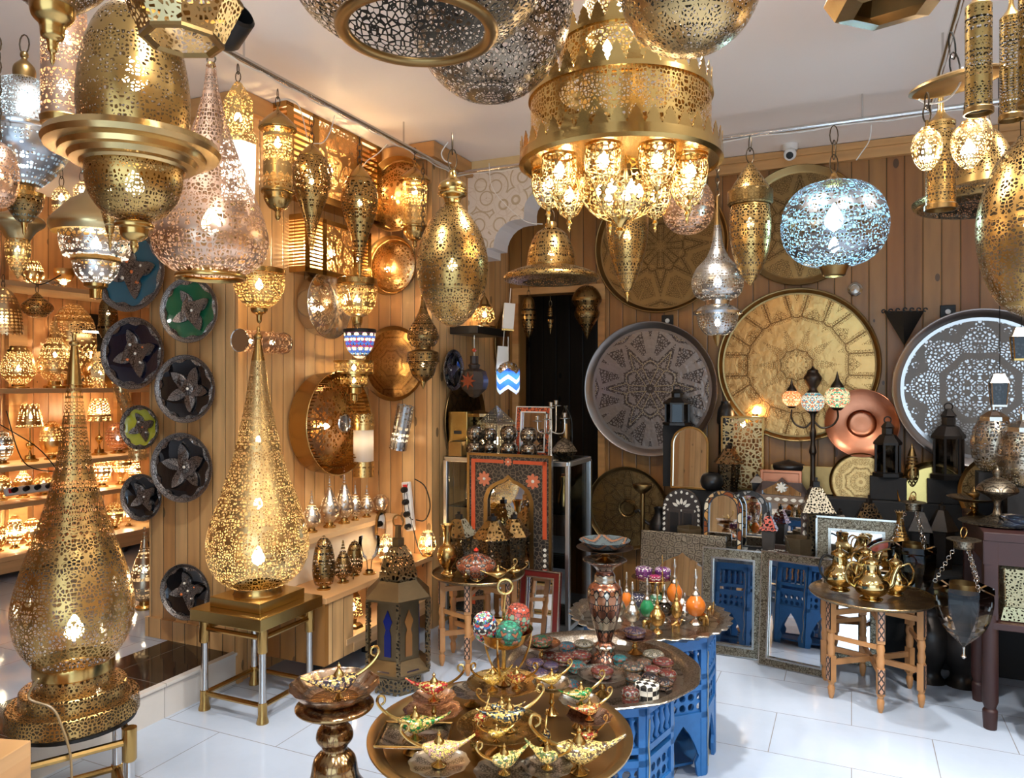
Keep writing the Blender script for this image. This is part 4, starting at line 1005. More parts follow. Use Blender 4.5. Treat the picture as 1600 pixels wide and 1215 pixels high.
# hanging ones of the side room
Yh = 3.9
lamp('hanging_lamp', 'large cream and silver urn lamp glowing behind the dome lamp', 'lamp', 150, 3.3, [
    ('cap', plain('cream_brass', (.74, .56, .28), 1., .3), [(0, 272), (10, 276), (14, 290), (20, 302), (30, 310)], 3),
    ('shoulder', plain('cream_brass', (.74, .56, .28), 1., .3), [(30, 309), (44, 318), (58, 332), (72, 346), (75, 356), (70, 366)], 4),
    ('shade', PX((.62, .58, .54), 3.3, 5.5, .11, 30., .06, nm='urn'), [(60, 366), (58, 385), (52, 402)], 3),
    ('band', M_brass(), [(40, 402), (41, 408), (38, 410)]),
    ('bowl', PX((.62, .58, .54), 3.3, 5., .11, 26., .06, nm='urnb'), [(38, 410), (34, 428), (20, 443)], 3),
    ('collar', G, [(20, 442), (19, 448), (11, 452), (10, 466), (0, 468)])], chain=(272, 150, .03), bulbs=[(384, .022, 160., (1., .9, .75)), (422, .016, 140., (1., .95, .85))])
lamp('hanging_lamp', 'pale brass vase lamp with pointed foot hanging at the far left', 'lamp', 28, 3.4, [
    ('cap', plain('cream_brass', (.74, .56, .28), 1., .3), [(6, 322), (14, 330), (40, 340), (44, 350), (30, 360), (20, 374)], 3),
    ('shade', PX((.72, .55, .26), 3.4, 5., .12, 0, nm='vase'), [(20, 374), (21, 395), (15, 415), (6, 428), (0, 436)], 4)], chain=(322, 200, .03), bulbs=[(392, .012, 70.)])
lamp('hanging_lamp', 'saucer shaped brass pendant under the top shelf', 'lamp', 58, 4.6, [('shade', PBX(), [(0, 456), (5, 460), (10, 464), (25, 476), (26, 484), (14, 494), (0, 497)], 4)], chain=(456, 436))
lamp('hanging_lamp', 'netted dome pendant with a pale rim under the top shelf at far left', 'lamp', 5, 4.4, [('shade', lattice('net_brass', (.7, .52, .3), .02, .38), [(4, 448), (20, 462), (30, 492), (33, 522)], 4)], chain=(448, 430), bulbs=[(500, .016, 70.)])
lamp('hanging_lamp', 'small dark urn pendant in front of the second shelf beside the blue plate', 'lamp', 169, 4.4, [
    ('cap', PD(), [(0, 455), (3, 460), (12, 472), (15, 484), (16, 508)], 3), ('bowl', PD(), [(17, 508), (17, 515), (11, 527), (4, 533), (0, 534)], 3)], chain=(455, 435), bulbs=[(490, .010, 14)])
for lab, cx, y0, y1, hw in (('pale brass lantern tip behind the silvery dome lamp', 96, 290, 330, 16), ('small pale dome pendant far back between the silvery lamp and the urn lamp', 128, 282, 312, 14)):
    lamp('hanging_lamp', lab, 'lamp', cx, 4.6, [('shade', PX((.74, .6, .4), 4.6, 5., .12, 0, nm='far'), [(2, y0), (hw*.7, y0+8), (hw, (y0+y1)/2), (hw*.9, y1)], 4)], chain=(y0, y0-50, .03), bulbs=[((y0+y1)/2, .016, 90.)])
# curved horn shaped lamp on the pier's left edge
p = P(205, 718, 4.05); t = thing('wall_lamp', 'curved horn shaped brass lamp leaning at the left edge of the pier', 'lamp', p, RB)
pts = [(.05, 0, 0), (.04, 0, .12), (.0, 0, .24), (-.06, 0, .33), (-.085, 0, .40), (-.06, 0, .43)]
MB().tube(sm(pts, 4), [.045]*5+[.04]*5+[.033]*5+[.04]*5+[.02], 16).build('shade', PX((.8, .58, .3), 4.05, 5., .12, 0, nm='horn'), t); bulb(t, .1, .010, 50., x=.045)
# power strip with plugs and cable tangle
def strip(label, p, rot, n=4, L=.3):
    t = thing('power_strip', label, 'power strip', p, rot)
    MB().box((0, 0, .018), (L, .055, .03)).build('body', plain('white_plastic', (.75, .75, .73), 0, .35), t, bevel=.005)
    for i in range(n): MB().lathe([(.018, 0), (.018, .03), (.010, .04), (0, .04)], 14, T=TR(-L/2+L*(i+.6)/n, 0, .034)).build('plug', M_black(), t)
    MB().box((-L*.42, 0, .034), (.02, .03, .006)).build('switch', plain('red_switch', (.6, .02, .02), 0, .3), t)
    return t
strip('white power strip with black plugs among the shelf lamps', onshelf(42, .75, -5.31), (PI/2-.4, 0, RL), 4, .32)
rs = random.Random(3)
for lab, a, b_, c_ in (('thin dark cable drooping over the left shelves', (0, 660), (60, 700), (95, 745)), ('dark cable hanging behind the tall dark floor lamp', (10, 640), (38, 720), (90, 740)), ('looped cable on the top shelf', (30, 430), (60, 445), (95, 425))):
    q = [onshelf(x, EYE-(y-HZ)/F*5.3, -5.25) for x, y in (a, b_, c_)]
    tag(MB().tube(sm([tuple(v) for v in q], 8), .004, 6).build('cable', M_black(), None), lab, 'cable')
tag(MB().tube([tuple(onshelf(130, 1.9, -5.3)), tuple(onshelf(195, 1.905, -5.3))], .007, 8).build('strip_light', emit('tube_light', (1., .9, .72), 12.), None), 'thin white light strip under the top shelf beside the blue plate', 'light')

# ================================================================ low displays along the side wall
b = MB(); rbox(b, -2.805, -2.59, 2.99, 3.945, .655, .69); rbox(b, -2.805, -2.60, 2.99, 3.945, .47, .655, 0)
t = thing('pine_shelf', 'pine shelf with pale front along the side wall carrying silver drop lamps', 'shelf', (0, 0, 0), TH)
b = MB(); rbox(b, -2.805, -2.585, 2.99, 3.945, .66, .69); b.build('shelf_board', wood_s, t, smooth=False, bevel=.003)
b = MB(); rbox(b, -2.64, -2.62, 2.99, 3.945, .455, .66); b.build('front_panel', plain('pale_board', (.72, .62, .47), 0, .5, .08, 10.), t, smooth=False)
t = thing('display_plinth', 'low pine plinth with open cubby beside the brass stool', 'plinth', (0, 0, 0), TH)
b = MB(); rbox(b, -2.805, -2.33, 2.93, 3.945, .425, .455); b.build('top_board', wood_s, t, smooth=False, bevel=.003)
b = MB(); rbox(b, -2.805, -2.335, 3.10, 3.945, .17, .20); b.build('bottom_board', wood_s, t, smooth=False)
b = MB(); rbox(b, -2.80, -2.34, 2.93, 2.96, .12, .425); b.build('end_panel', wood_v, t, smooth=False)
b = MB(); rbox(b, -2.36, -2.34, 2.96, 3.16, .12, .425); b.build('front_board', wood_u, t, smooth=False)
b = MB(); rbox(b, -2.36, -2.335, 3.16, 3.945, .12, .17); b.build('kick_board', wood_s, t, smooth=False)
b = MB(); rbox(b, -2.60, -2.58, 3.16, 3.945, .2, .425); b.build('back_board', wood_u, t, smooth=False)
for v in (3.0, 3.45, 3.85): b = MB(); rbox(b, -2.5, -2.45, v, v+.05, 0, .12); b.build('foot', M_black(), t, smooth=False)
ns = PX((.60, .52, .45), 4.1, 5., .12, 26., .05, nm='silverdrop')
for lab, cx, hw, h in (('first from the left of the silver drop lamps on the wall shelf', 487, 15, 66), ('second and broadest silver drop lamp on the wall shelf', 515, 16, 82), ('third silver drop lamp on the wall shelf below the drum lamp', 538, 15, 86),
                       ('slim fourth silver drop lamp on the wall shelf', 555, 10, 62), ('fifth silver drop lamp, under the upright cylinder lamp', 573, 11, 52)):
    slamp('drop', lab, cx, .69, hw, h, 40., u=-2.69, mat=ns)
slamp('globe', 'silver mosaic ball lamp at the far end of the wall shelf', 595, .69, 13, 30, 20., u=-2.69, mat=ns)
slamp('globe', 'small silver ball lamp behind the gold floor lamp on the wall shelf', 476, .69, 11, 28, 30., u=-2.72, mat=ns)
db = PX(BRD, 3.7, 5., .16, 0, nm='dull')
slamp('bullet', 'tall dull brass bullet lamp on the plinth beside the gold lamp', 506, .455, 18, 84, 0, u=-2.45, mat=db)
slamp('bullet', 'leaf shaped dull brass lamp on the plinth behind the hexagonal one', 554, .455, 13, 56, 0, u=-2.47, mat=db)
slamp('gourd', 'dull brass pointed lamp between the bullet lamp and the leaf lamp', 536, .455, 15, 66, 0, u=-2.44, mat=db)
t = slamp('bowl', 'clear glass bowl on a turned brass foot on the plinth', 577, .455, 17, 58, 0, u=-2.42, mat=glass())
slamp('globe', 'lit star lantern on the plinth in front of the oval mirror', 603, .455, 15, 48, 260., u=-2.46, mat=PX((.8, .6, .35), 4.3, 5., .09, 0, nm='starl'))
slamp('egg', 'small lit brass lamp at the far end of the plinth beside the tray table', 668, .455, 14, 40, 260., u=-2.35, mat=PX((.8, .6, .35), 4.3, 5., .09, 0, nm='starl'))
p = onshelf(596, .69-.02, -2.575); t = thing('oval_mirror', 'small oval arched mirror with dark rim standing on the plinth', 'mirror', (p.x, p.y, .455), (0, 0, RL))
ol = [(.045*math.cos(a), .18+.10*math.sin(a)) for a in [2*PI*i/28 for i in range(28)]]
MB().add([(x*1.15, 0, z*1.03) for x, z in ol]+[(x*1.15, .012, z*1.03) for x, z in ol], [tuple(range(28)), tuple(range(28, 56))[::-1]]+[(i, (i+1) % 28, 28+(i+1) % 28, 28+i) for i in range(28)]).build('frame', M_dbrass(), t, smooth=False)
MB().add([(x*.95, -.002, .18+(z-.18)*.92) for x, z in ol], [tuple(range(28))]).build('glass', M_mirror(), t, smooth=False)
MB().box((0, 0, .045), (.02, .012, .09)).build('leg', M_dbrass(), t)
strip('white power strip with black plugs hanging on the column', PV(641, 790, 3.93), (PI/2, PI/2-.12, RB), 4, .30)
for i, (lab, pts) in enumerate((('black cable looping right of the hanging power strip', [(648, 748), (664, 760), (672, 790), (664, 812), (650, 812)]), ('black cable falling from the hanging power strip to the plinth', [(636, 770), (640, 800), (652, 850), (662, 872), (660, 885)]), ('black cable curving left of the hanging power strip', [(638, 755), (632, 775), (634, 800), (645, 812)]))):
    q = [tuple(PV(x, y, 3.90)) for x, y in pts]; tag(MB().tube(sm(q, 8), .004, 6).build('cable', M_black(), None), lab, 'cable')

# small hexagonal lit lamp in the cubby
def hexlamp(label, p, R, H, m, s=120., rot=0., name='table_lantern', c=WARM, cat='lantern'):
    t = thing(name, label, cat, p, rot)
    MB().lathe([(0, 0), (R*1.05, 0), (R*.95, H*.05), (R*.35, H*.08), (R*.35, H*.16), (0, H*.16)], 6).build('base', M_dbrass(), t, smooth=False)
    MB().lathe([(R*.62, H*.16), (R, H*.24), (R*.7, H*.58)], 6).build('shade', m, t, smooth=False)
    MB().lathe([(R*.7, H*.58), (R*.42, H*.66), (R*.36, H*.74), (R*.2, H*.84), (R*.06, H*.9), (R*.1, H*.94), (0, H)], 6).build('roof', M_dbrass(), t, smooth=False)
    if s: bulb(t, H*.36, .014, s, c)
    return t
hexlamp('little lit six sided lamp inside the plinth cubby', onshelf(552, .20, -2.43), .052, .285, PX(BRD, 3.6, 6., .11, 0, nm='hexl'), 300.)

# big six sided floor lantern
def floor_lantern():
    p = Vector((-.565, 3.70, 0)); H = .80; R = .165
    t = thing('floor_lantern', 'large six sided dark brass floor lantern with amber and blue glass shapes', 'lantern', p, math.radians(-21.3))
    ir = plain('old_brass_sheet', (.17, .12, .065), 1., .36, .3, 12., .1)
    pd = PX((.24, .17, .09), 3.7, 6., .16, 0, nm='oldb')
    MB().lathe([(R*.78, 0), (R*.78, .075), (R*.9, .085)], 6).build('base', pd, t, smooth=False)
    MB().lathe([(R*.9, .085), (R*1.06, .10), (R*1.06, .11), (R*.72, .16), (0, .16)], 6).build('skirt', ir, t, smooth=False)
    MB().lathe([(R*.70, .16), (R*.70, .44)], 6).build('inner_body', ir, t, smooth=False)
    MB().lathe([(0, .44), (R*.7, .44), (R*.74, .45), (R*1.08, .455), (R*1.08, .465), (R*.66, .53), (R*.62, .54)], 6).build('roof', ir, t, smooth=False)
    MB().lathe([(R*.62, .54), (R*.66, .555), (R*.62, .57), (R*.58, .60), (R*.46, .655), (R*.24, .70)], 6).build('dome', pd, t, smooth=False)
    MB().lathe([(R*.20, .70), (R*.20, .735), (R*.12, .74), (R*.10, .80), (0, .80)], 6).build('cap', ir, t, smooth=False)
    MB().torus(.03, .004, T=TR(0, 0, .82) @ RX(PI/2)).build('ring_handle', M_dbrass(), t)
    for i in range(6):
        a = PI/3*i; x, y = R*1.02*math.cos(a), R*1.02*math.sin(a)
        MB().box((x, y, .285), (.016, .016, .35), T=None).build('post', pd, t, smooth=False)
        am = a+PI/6; d = R*.70*math.cos(PI/6)+.002
        o = [(-.018, .0), (.018, .0), (.018, .10), (.010, .13), (.024, .17), (.0, .225), (-.024, .17), (-.010, .13), (-.018, .10)]
        T = RZ(am) @ TR(d, 0, .18) @ RZ(PI/2) @ RX(PI/2)
        g = MB().plate(o, -.001, .002, 0, T).build('glass_shape', stained('amber_glass', (.35, .16, .05)) if i % 2 else stained('cobalt_glass', (.01, .02, .22)), t, smooth=False)
        o2 = [(-.035, 0), (.035, 0), (.028, .012), (0, .030), (-.028, .012)]
        T = RZ(am) @ TR(R*.80, 0, .475) @ RY(-.85) @ RZ(PI/2) @ RX(PI/2)
        MB().plate(o2, -.002, .004, 0, T).build('roof_glass', stained('dark_glass', (.04, .03, .05)), t, smooth=False)
        T = RZ(am) @ TR(R*.86, 0, .115) @ RY(-.85) @ RZ(PI/2) @ RX(PI/2)
        MB().plate(o2, -.002, .004, 0, T).build('skirt_glass', stained('dark_glass', (.04, .03, .05)), t, smooth=False)
    return t
floor_lantern()

# ================================================================ brass stands under the floor lamps
def stand(label, pts, zt, top=True, foot=True):
    """pts = four leg positions; turned steel legs, brass corner collars, two rings of rails"""
    c = sum((Vector((x, y, 0)) for x, y in pts), Vector())/4
    t = thing('metal_stand', label, 'stand', c, 0); q = [(x-c.x, y-c.y) for x, y in pts]
    for x, y in q:
        l = MB().lathe([(0, 0), (.026, 0), (.026, .004), (.018, .02), (.018, .09), (.016, .10), (.016, zt-.10), (.021, zt-.095), (.021, zt)], 20, T=TR(x, y, 0)).build('leg', M_steel(), t)
        MB().lathe([(.0, -.001), (.027, 0), (.027, .006), (.020, .03), (.020, .09), (.017, .092)], 20, T=TR(x, y, 0)).build('foot', M_brass(), l)
        MB().lathe([(.0195, zt-.11), (.023, zt-.105), (.023, zt), (.0, zt)], 20, T=TR(x, y, 0)).build('collar', M_brass(), l)
    for z in (.075, zt-.045):
        for i in range(4):
            a, b_ = Vector((*q[i], z)), Vector((*q[(i+1) % 4], z)); MB().tube([a, b_], .012, 8).build('rail', M_brass(), t)
    return t, q, c
# square stool
t, q, c = stand('square brass stool with steel legs and two step top under the gold lamp', [(-1.105, 3.30), (-1.42, 3.44), (-1.29, 3.73), (-.975, 3.59)], .42)
ang = math.atan2(3.59-3.30, -.975+1.105)
def sq(w, z0, z1, T): return MB().box((0, 0, (z0+z1)/2), (w, w, z1-z0), 0, T)
sq(.42, .42, .475, RZ(ang)).build('top', plain('brushed_brass', (.62, .44, .16), 1., .26, .12, 5., .15), t, smooth=False, bevel=.003)
sq(.30, .475, .52, RZ(ang)).build('upper_step', plain('brushed_brass', (.62, .44, .16), 1., .26, .12, 5., .15), t, smooth=False, bevel=.003)
for o in col.objects:
    if o.type == 'EMPTY' and o.get('label', '').startswith('tall pale gold'): o.location = (c.x, c.y+.0, .52); GOLD = o
    if o.type == 'EMPTY' and o.get('label', '').startswith('tall dark brass'): DARKL = o
bx = DARKL.location
t, q, c = stand('open steel and brass stand carrying the dark teardrop floor lamp', [(bx.x+.22, bx.y-.06), (bx.x-.02, bx.y-.24), (bx.x-.20, bx.y+.05), (bx.x+.03, bx.y+.22)], bx.z-.012)
for z_ in (0,):
    MB().lathe([(0, bx.z-.012), (.19, bx.z-.012), (.19, bx.z-.001), (0, bx.z-.001)], 40).build('glass_shelf', M_black(), t)
# cable and the boxy things at the bottom left
q = [tuple(P(x, y, 2.35)) for x, y in ((60, 1060), (45, 1090), (80, 1105), (95, 1130), (110, 1180), (112, 1240))]
tag(MB().tube(sm(q, 8), .004, 6).build('cable', plain('brown_cable', (.25, .17, .08), 0, .4), None), 'brown cable trailing from the base of the dark teardrop floor lamp', 'cable')
p = Vector((-1.47, 1.94, 0)); t = thing('wooden_box', 'orange pine box with a copper disc at the bottom left corner', 'box', p, TH+.3)
b = MB(); b.box((0, 0, .26), (.26, .26, .52)); b.build('body', wood_s, t, smooth=False, bevel=.003)
MB().lathe(sm([(0, .012), (.06, .010), (.10, .004), (.105, 0)], 3), 36, T=TR(.03, -.133, .40) @ RX(PI/2)).build('disc', M_copper(), t)
t = lamp('floor_lamp', 'brass lamp base and bowl at the very left edge in front of the dark lamp', 'lamp', 2, 2.2, [
    ('bowl', M_brass(), [(0, 985), (6, 990), (22, 1010), (24, 1040), (14, 1070), (8, 1085)], 4), ('stem', M_brass(), [(8, 1084), (6, 1110), (6, 1160)]), ('foot', M_brass(), [(6, 1158), (20, 1175), (28, 1178), (0, 1180)])])
t.location.z = .52; t.location.x = -1.52; t.location.y = 1.98
# ================================================================ generic builders for the displays
def at_v(cx, v, z):
    k = (cx-800)/F; Y = v/(k*CV[0]+CV[1]); return Vector((k*Y, Y, z))
def arch_pts(w, h, kind, n=14, inset=0.):
    """outline starting bottom left going clockwise; same point count for any inset"""
    w2 = w/2-inset; b = inset; H = h-inset; o = [(-w2, b), (-w2, b+(H-b)*.25)]
    if kind == 'rect':
        for i in range(n+1): t = i/n; o.append((-w2+2*w2*t, H))
    elif kind == 'round':
        r = w2
        for i in range(n+1): a = PI-PI*i/n; o.append((r*math.cos(a), H-r+r*math.sin(a)))
    elif kind == 'moor':
        for i in range(n+1):
            t = i/n; x = -1+2*t; y = (1-abs(x)**1.6)**.5; tip = .35*math.exp(-(x/.12)**2)
            o.append((w2*x, H-w2*1.0+w2*.78*y+w2*.22*tip*2.0))
    elif kind == 'crown':
        for i in range(n+1):
            t = i/n; x = -1+2*t; y = .55*(math.cos(PI*x)*.5+.5)+.45*math.exp(-(x/.14)**2)*.6
            o.append((w2*x, H-w2*.72+w2*.75*y))
    o += [(w2, b+(H-b)*.25), (w2, b)]
    return o
def framed_mirror(label, p, w, h, fr, kind='rect', inner=None, bw=.18, tilt=.08, rz=None, fr2=None, name='framed_mirror', th=.03, glassm=None, nails=0, cat='mirror'):
    t = thing(name, label, cat, p, (-tilt, 0, RB if rz is None else rz))
    ins = w*bw; inner = inner or kind; T = RX(PI/2)
    n = 16
    MB().plate(arch_pts(w, h, kind, n), -th/2, th/2, 0, T, hole=arch_pts(w, h, inner, n, ins)).build('frame', fr, t, smooth=False, bevel=min(.004, ins*.1))
    if fr2:
        MB().plate(arch_pts(w, h, inner, n, ins*.86), th*.3, th*.62, 0, T, hole=arch_pts(w, h, inner, n, ins*1.06)).build('inner_border', fr2, t, smooth=False)
        MB().plate(arch_pts(w, h, kind, n, -.001), th*.3, th*.66, 0, T, hole=arch_pts(w, h, kind, n, ins*.12)).build('outer_border', fr2, t, smooth=False)
    MB().plate(arch_pts(w, h, inner, n, ins*.98), -th*.3, -th*.05, 0, T).build('glass', glassm or M_mirror(), t, smooth=False)
    return t
def inlay(t, spots, m, s, depth):
    for k, (x, z, a, l) in enumerate(spots):
        ol = heart(s*.45, l, 5); MB().plate([(px, py-l/2) for px, py in ol], -.001, .002, 0, TR(x, -depth, z) @ RX(PI/2) @ RZ(a)).build('inlay', m, t, smooth=False)
bone = plain('bone_inlay', (.72, .68, .58), 0, .3); redw = plain('red_enamel', (.55, .08, .025), 0, .3, .2, 30.)
darkw = plain('dark_carved_wood', (.028, .017, .012), 0, .5, .3, 30., .3); amb = mosaic('amber_bone', [(.5, .25, .08), (.6, .38, .18), (.22, .06, .02), (.7, .6, .42)], 22., False)
silv_rep = engraved('repousse_nickel', (.30, .25, .18), (.05, .04, .03), 100., 26., .16, .36, 1., .8); silv_fine = engraved('hammered_nickel', (.27, .23, .165), (.05, .035, .02), 130., 60., .12, .38, 1., .8)
blackw = plain('black_lacquer', (.012, .011, .011), 0, .3); wood_leg = plain('turned_beech', (.46, .22, .08), 0, .4, .2, 18.)
thuya = plain('dark_red_wood', (.035, .010, .008), 0, .5, .3, 12.)
dl = plain('dark_lantern_iron', (.035, .03, .027), .8, .38, .3, 20.)
pdl = PX((.16, .12, .07), 4.4, 5., .14, 0, nm='darklantern')

def folding_table(label, x, y, R, z, rot=0., black=True):
    t = thing('tray_table', label, 'table', (x, y, 0), rot)
    MB().lathe([(0, z-.004), (R*.97, z-.004), (R, z+.004), (R*1.01, z+.010), (R, z+.013), (R*.985, z+.008), (R*.96, z+.003), (R*.5, z+.002), (0, z+.002)], 72, 10).build('tray_top', engraved('chased_tray_top', (.46, .32, .16), (.16, .10, .05), 90., 6., .12, .3, 1., .7), t)
    leg = []; rr = R*.80
    for i in range(6):
        a = PI/3*i; lx, ly = rr*math.cos(a), rr*math.sin(a); T = TR(lx, ly, 0) @ RZ(a)
        b = MB(); b.lathe([(0, 0), (.008, 0), (.014, .02), (.017, .05), (.012, .065), (.016, .075), (.016, .08)], 12, T=T)
        b.box((0, 0, z*.30), (.028, .034, z*.26), 0, T); b.lathe([(.015, z*.43), (.019, z*.5), (.014, z*.55), (.019, z*.60), (.015, z*.66)], 12, T=T); b.box((0, 0, z*.83), (.028, .034, z*.33), 0, T)
        l = b.build('leg', wood_leg, t)
        if i % 2 == 0 or black:
            for z0, z1 in ((z*.19, z*.42), (z*.70, z*.98)):
                q = MB(); q.box((.0165, 0, (z0+z1)/2), (.004, .030, z1-z0), 0, T); q.build('inlaid_panel', chev, l, smooth=False)
    for i in range(3):
        a = PI/3*i
        for zz in (z*.36, z*.86):
            MB().box((0, 0, zz), (rr*2, .014, .026), 0, RZ(a)).build('stretcher', wood_leg, t, smooth=False)
    for i in range(6):
        a = PI/3*i+PI/6; MB().box((rr*.86, 0, z*.62), (.012, rr*.95, .02), 0, RZ(a)).build('side_rail', wood_leg, t, smooth=False) if i % 2 else None
    return t
def chev_m():
    m, nt, out = newmat('black_bone_diamonds'); sx = N(nt, 'ShaderNodeSeparateXYZ'); nt.links.new(foldco(nt), sx.inputs[0])
    d = math_n(nt, 'DIVIDE', math_n(nt, 'PINGPONG', sx.outputs[2], .02), .02)
    a = math_n(nt, 'DIVIDE', math_n(nt, 'ABSOLUTE', sx.outputs[1]), .0125)
    x = math_n(nt, 'ABSOLUTE', math_n(nt, 'SUBTRACT', a, d))
    f = math_n(nt, 'GREATER_THAN', x, .28)
    f = math_n(nt, 'MULTIPLY', f, math_n(nt, 'LESS_THAN', a, .95))
    nt.links.new(bsdf(nt, mixc(nt, f, (.02, .015, .012), (.50, .26, .15)), 0, .35), out.inputs[0]); return m
chev = chev_m()

# ================================================================ glass cabinet corner
alu = plain('brushed_aluminium', (.62, .62, .60), 1., .3, .05, 8.)
U0, U1, V0, V1_, ZT = -2.28, -1.48, 4.02, 4.40, 1.055
t = thing('glass_cabinet', 'aluminium framed glass display cabinet on castors next to the doorway', 'cabinet', (0, 0, 0), TH)
for u in (U0, U1):
    for v in (V0, V1_): b = MB(); rbox(b, u-.014, u+.014, v-.014, v+.014, .07, ZT-.02); b.build('post', alu, t, smooth=False, bevel=.004)
for z in (.10, ZT-.015):
    for v in (V0, V1_): b = MB(); rbox(b, U0, U1, v-.014, v+.014, z-.015, z+.014); b.build('rail', alu, t, smooth=False, bevel=.004)
    for u in (U0, U1): b = MB(); rbox(b, u-.014, u+.014, V0, V1_, z-.015, z+.014); b.build('rail', alu, t, smooth=False, bevel=.004)
for z in (.12, .44, .75, ZT-.002): b = MB(); rbox(b, U0+.01, U1-.01, V0+.01, V1_-.01, z-.004, z+.002); b.build('glass_shelf', glass('shelf_glass', (.80, .86, .84)), t, smooth=False)
b = MB(); rbox(b, U1-.006, U1+.0, V0+.015, V1_-.015, .12, ZT-.03); b.build('glass_pane', glass(), t, smooth=False)
b = MB(); rbox(b, U0+.014, U1-.014, V0-.004, V0, .12, ZT-.03); b.build('glass_pane', glass(), t, smooth=False)
for u in (U0+.04, U1-.04):
    for v in (V0+.03, V1_-.03): b = MB(); b.lathe([(0, -.012), (.035, -.012), (.035, .012), (0, .012)], 20, T=TR(u, v, .035) @ RX(PI/2)); b.build('castor', M_black(), t)
def pot(name, label, cat, p, prof, m, rot=0., sy=1., seg=32, fold=8, sub=None):
    t = thing(name, label, cat, p, rot); MB().lathe(prof, seg, fold, sy=sy).build('body', m, t)
    if sub: MB().lathe(sub[1], seg, fold).build(sub[0], sub[2], t)
    return t
for lab, u, v, z, m in (('gilded glass vase inside the cabinet on its upper shelf', -1.54, 4.12, .755, M_brass()), ('dark pot inside the cabinet behind the right pane', -1.58, 4.25, .755, M_copper()), ('tall etched glass vase at the left end inside the cabinet', -2.17, 4.12, .755, M_silver()), ('small nickel pot at the left end of the lower glass shelf', -2.2, 4.1, .445, M_silver())):
    pot('vase', lab, 'vase', UV(u, v, z), sm([(.02, 0), (.035, .04), (.03, .1), (.018, .15), (.026, .2)], 4), m)
# great inlaid mirror in front of the cabinet
p = at_v(796, 3.935, 0); W_, H_ = .535, 1.095
t = framed_mirror('great dark mirror frame with red inlay and arched glass in front of the cabinet', p, W_, H_, engraved('carved_inlaid_frame', (.018, .013, .010), (.16, .12, .08), 42., 0.01, .07, .45, 0., .8, None, -1.), 'rect', 'moor', .235, .0, fr2=M_dbrass())
for x0, x1, z0, z1 in ((-.235, -.03, H_-.055, H_-.035), (.03, .235, H_-.055, H_-.035), (-.24, -.215, .62, H_-.035), (.215, .24, .62, H_-.035), (-.24, -.215, .2, .45), (.215, .24, .2, .45)):
    MB().box(((x0+x1)/2, -.016, (z0+z1)/2), (x1-x0, .006, z1-z0)).build('red_inlay', redw, t, smooth=False)
for x, z, s in ((0, H_-.045, .025), (-.155, H_-.15, .045), (.155, H_-.15, .045), (.228, .15, .02)):
    o = []
    for i in range(48): a = 2*PI*i/48; r = s*(.62+.38*abs(math.cos(4*a))); o.append((r*math.cos(a), r*math.sin(a)))
    f = MB().plate(o, .0, .004, 0, TR(x, -.016, z) @ RX(PI/2)).build('flower', plain('coral_enamel', (.55, .15, .07), 0, .3), t, smooth=False)
    MB().lathe([(s*.22, 0), (s*.15, .004), (0, .005)], 12, T=TR(x, -.020, z) @ RX(PI/2)).build('flower_centre', bone, f)
inlay(t, [(.228, .56-.03*i, 0 if i % 2 else PI/2, .022) for i in range(4)], bone, .022, .017)
framed_mirror('small floor mirror with dark red glass border beside the cabinet castor', at_v(840, 3.78, 0.0), .235, .47, plain('dark_red_glass', (.10, .012, .01), 0, .1), 'rect', 'rect', .17, .12, fr2=M_silver(), name='framed_mirror')

# things on the cabinet top
ZC1 = 1.058
def ct(cx, v): return at_v(cx, v, ZC1)
stk = PX((.60, .52, .42), 4.3, 5., .1, 0, nm='mercury')
stk = mosaic('mercury_mosaic', [(.40, .34, .27), (.22, .17, .12), (.55, .48, .38), (.12, .09, .06)], 120., False)
stk.node_tree.nodes['Principled BSDF'].inputs['Metallic'].default_value = .9
for lab, cx, top in (('two ball mosaic candle holder, leftmost, its upper ball closed', 742, False), ('two ball mosaic candle holder, second from the left', 765, True), ('two ball mosaic candle holder, third and tallest', 795, True), ('two ball mosaic candle holder in front of the red framed mirror', 826, True)):
    s = .92 if cx == 765 else 1.04 if cx == 795 else 1.
    pr = sm([(.022, 0), (.046, .018), (.053, .048), (.044, .08), (.028, .094), (.044, .11), (.052, .14), (.044, .17), (.030, .184)], 4)
    if not top: pr += [(.0, .192)]
    pot('candle_holder', lab, 'candle holder', ct(cx, 4.06 if cx != 765 else 4.10), [(r*s, z*s) for r, z in pr], stk)
lamp_p = ct(776, 4.24); t = thing('table_lantern', 'white metal lantern with pyramid roof glowing on the cabinet top', 'lantern', lamp_p, TH+.5)
MB().lathe([(.105, 0), (.105, .19)], 4).build('body', lattice('white_net', (.62, .60, .55), .018, .36), t, smooth=False)
MB().lathe([(.125, .19), (.12, .20), (0, .31)], 4).build('roof', lattice('white_net_roof', (.66, .64, .60), .014, .30), t, smooth=False); bulb(t, .08, .018, 150., WWARM)
t = thing('box', 'upright yellow brass sheet box at the left end of the cabinet top', 'box', ct(720, 4.16), TH+.1); MB().box((0, 0, .135), (.125, .10, .27)).build('body', plain('yellow_brass_sheet', (.66, .48, .18), 1., .26, .12, 6.), t, smooth=False, bevel=.002)
MB().box((0, -.052, .14), (.05, .004, .02)).build('emblem', darkw, t, smooth=False)
t = thing('box', 'small square pewter box in front of the yellow brass box', 'box', ct(715, 4.05), TH+.1); MB().box((0, 0, .045), (.085, .085, .09)).build('body', M_dbrass(), t, smooth=False, bevel=.002); MB().box((0, 0, .091), (.05, .05, .004)).build('mouth', M_black(), t, smooth=False)
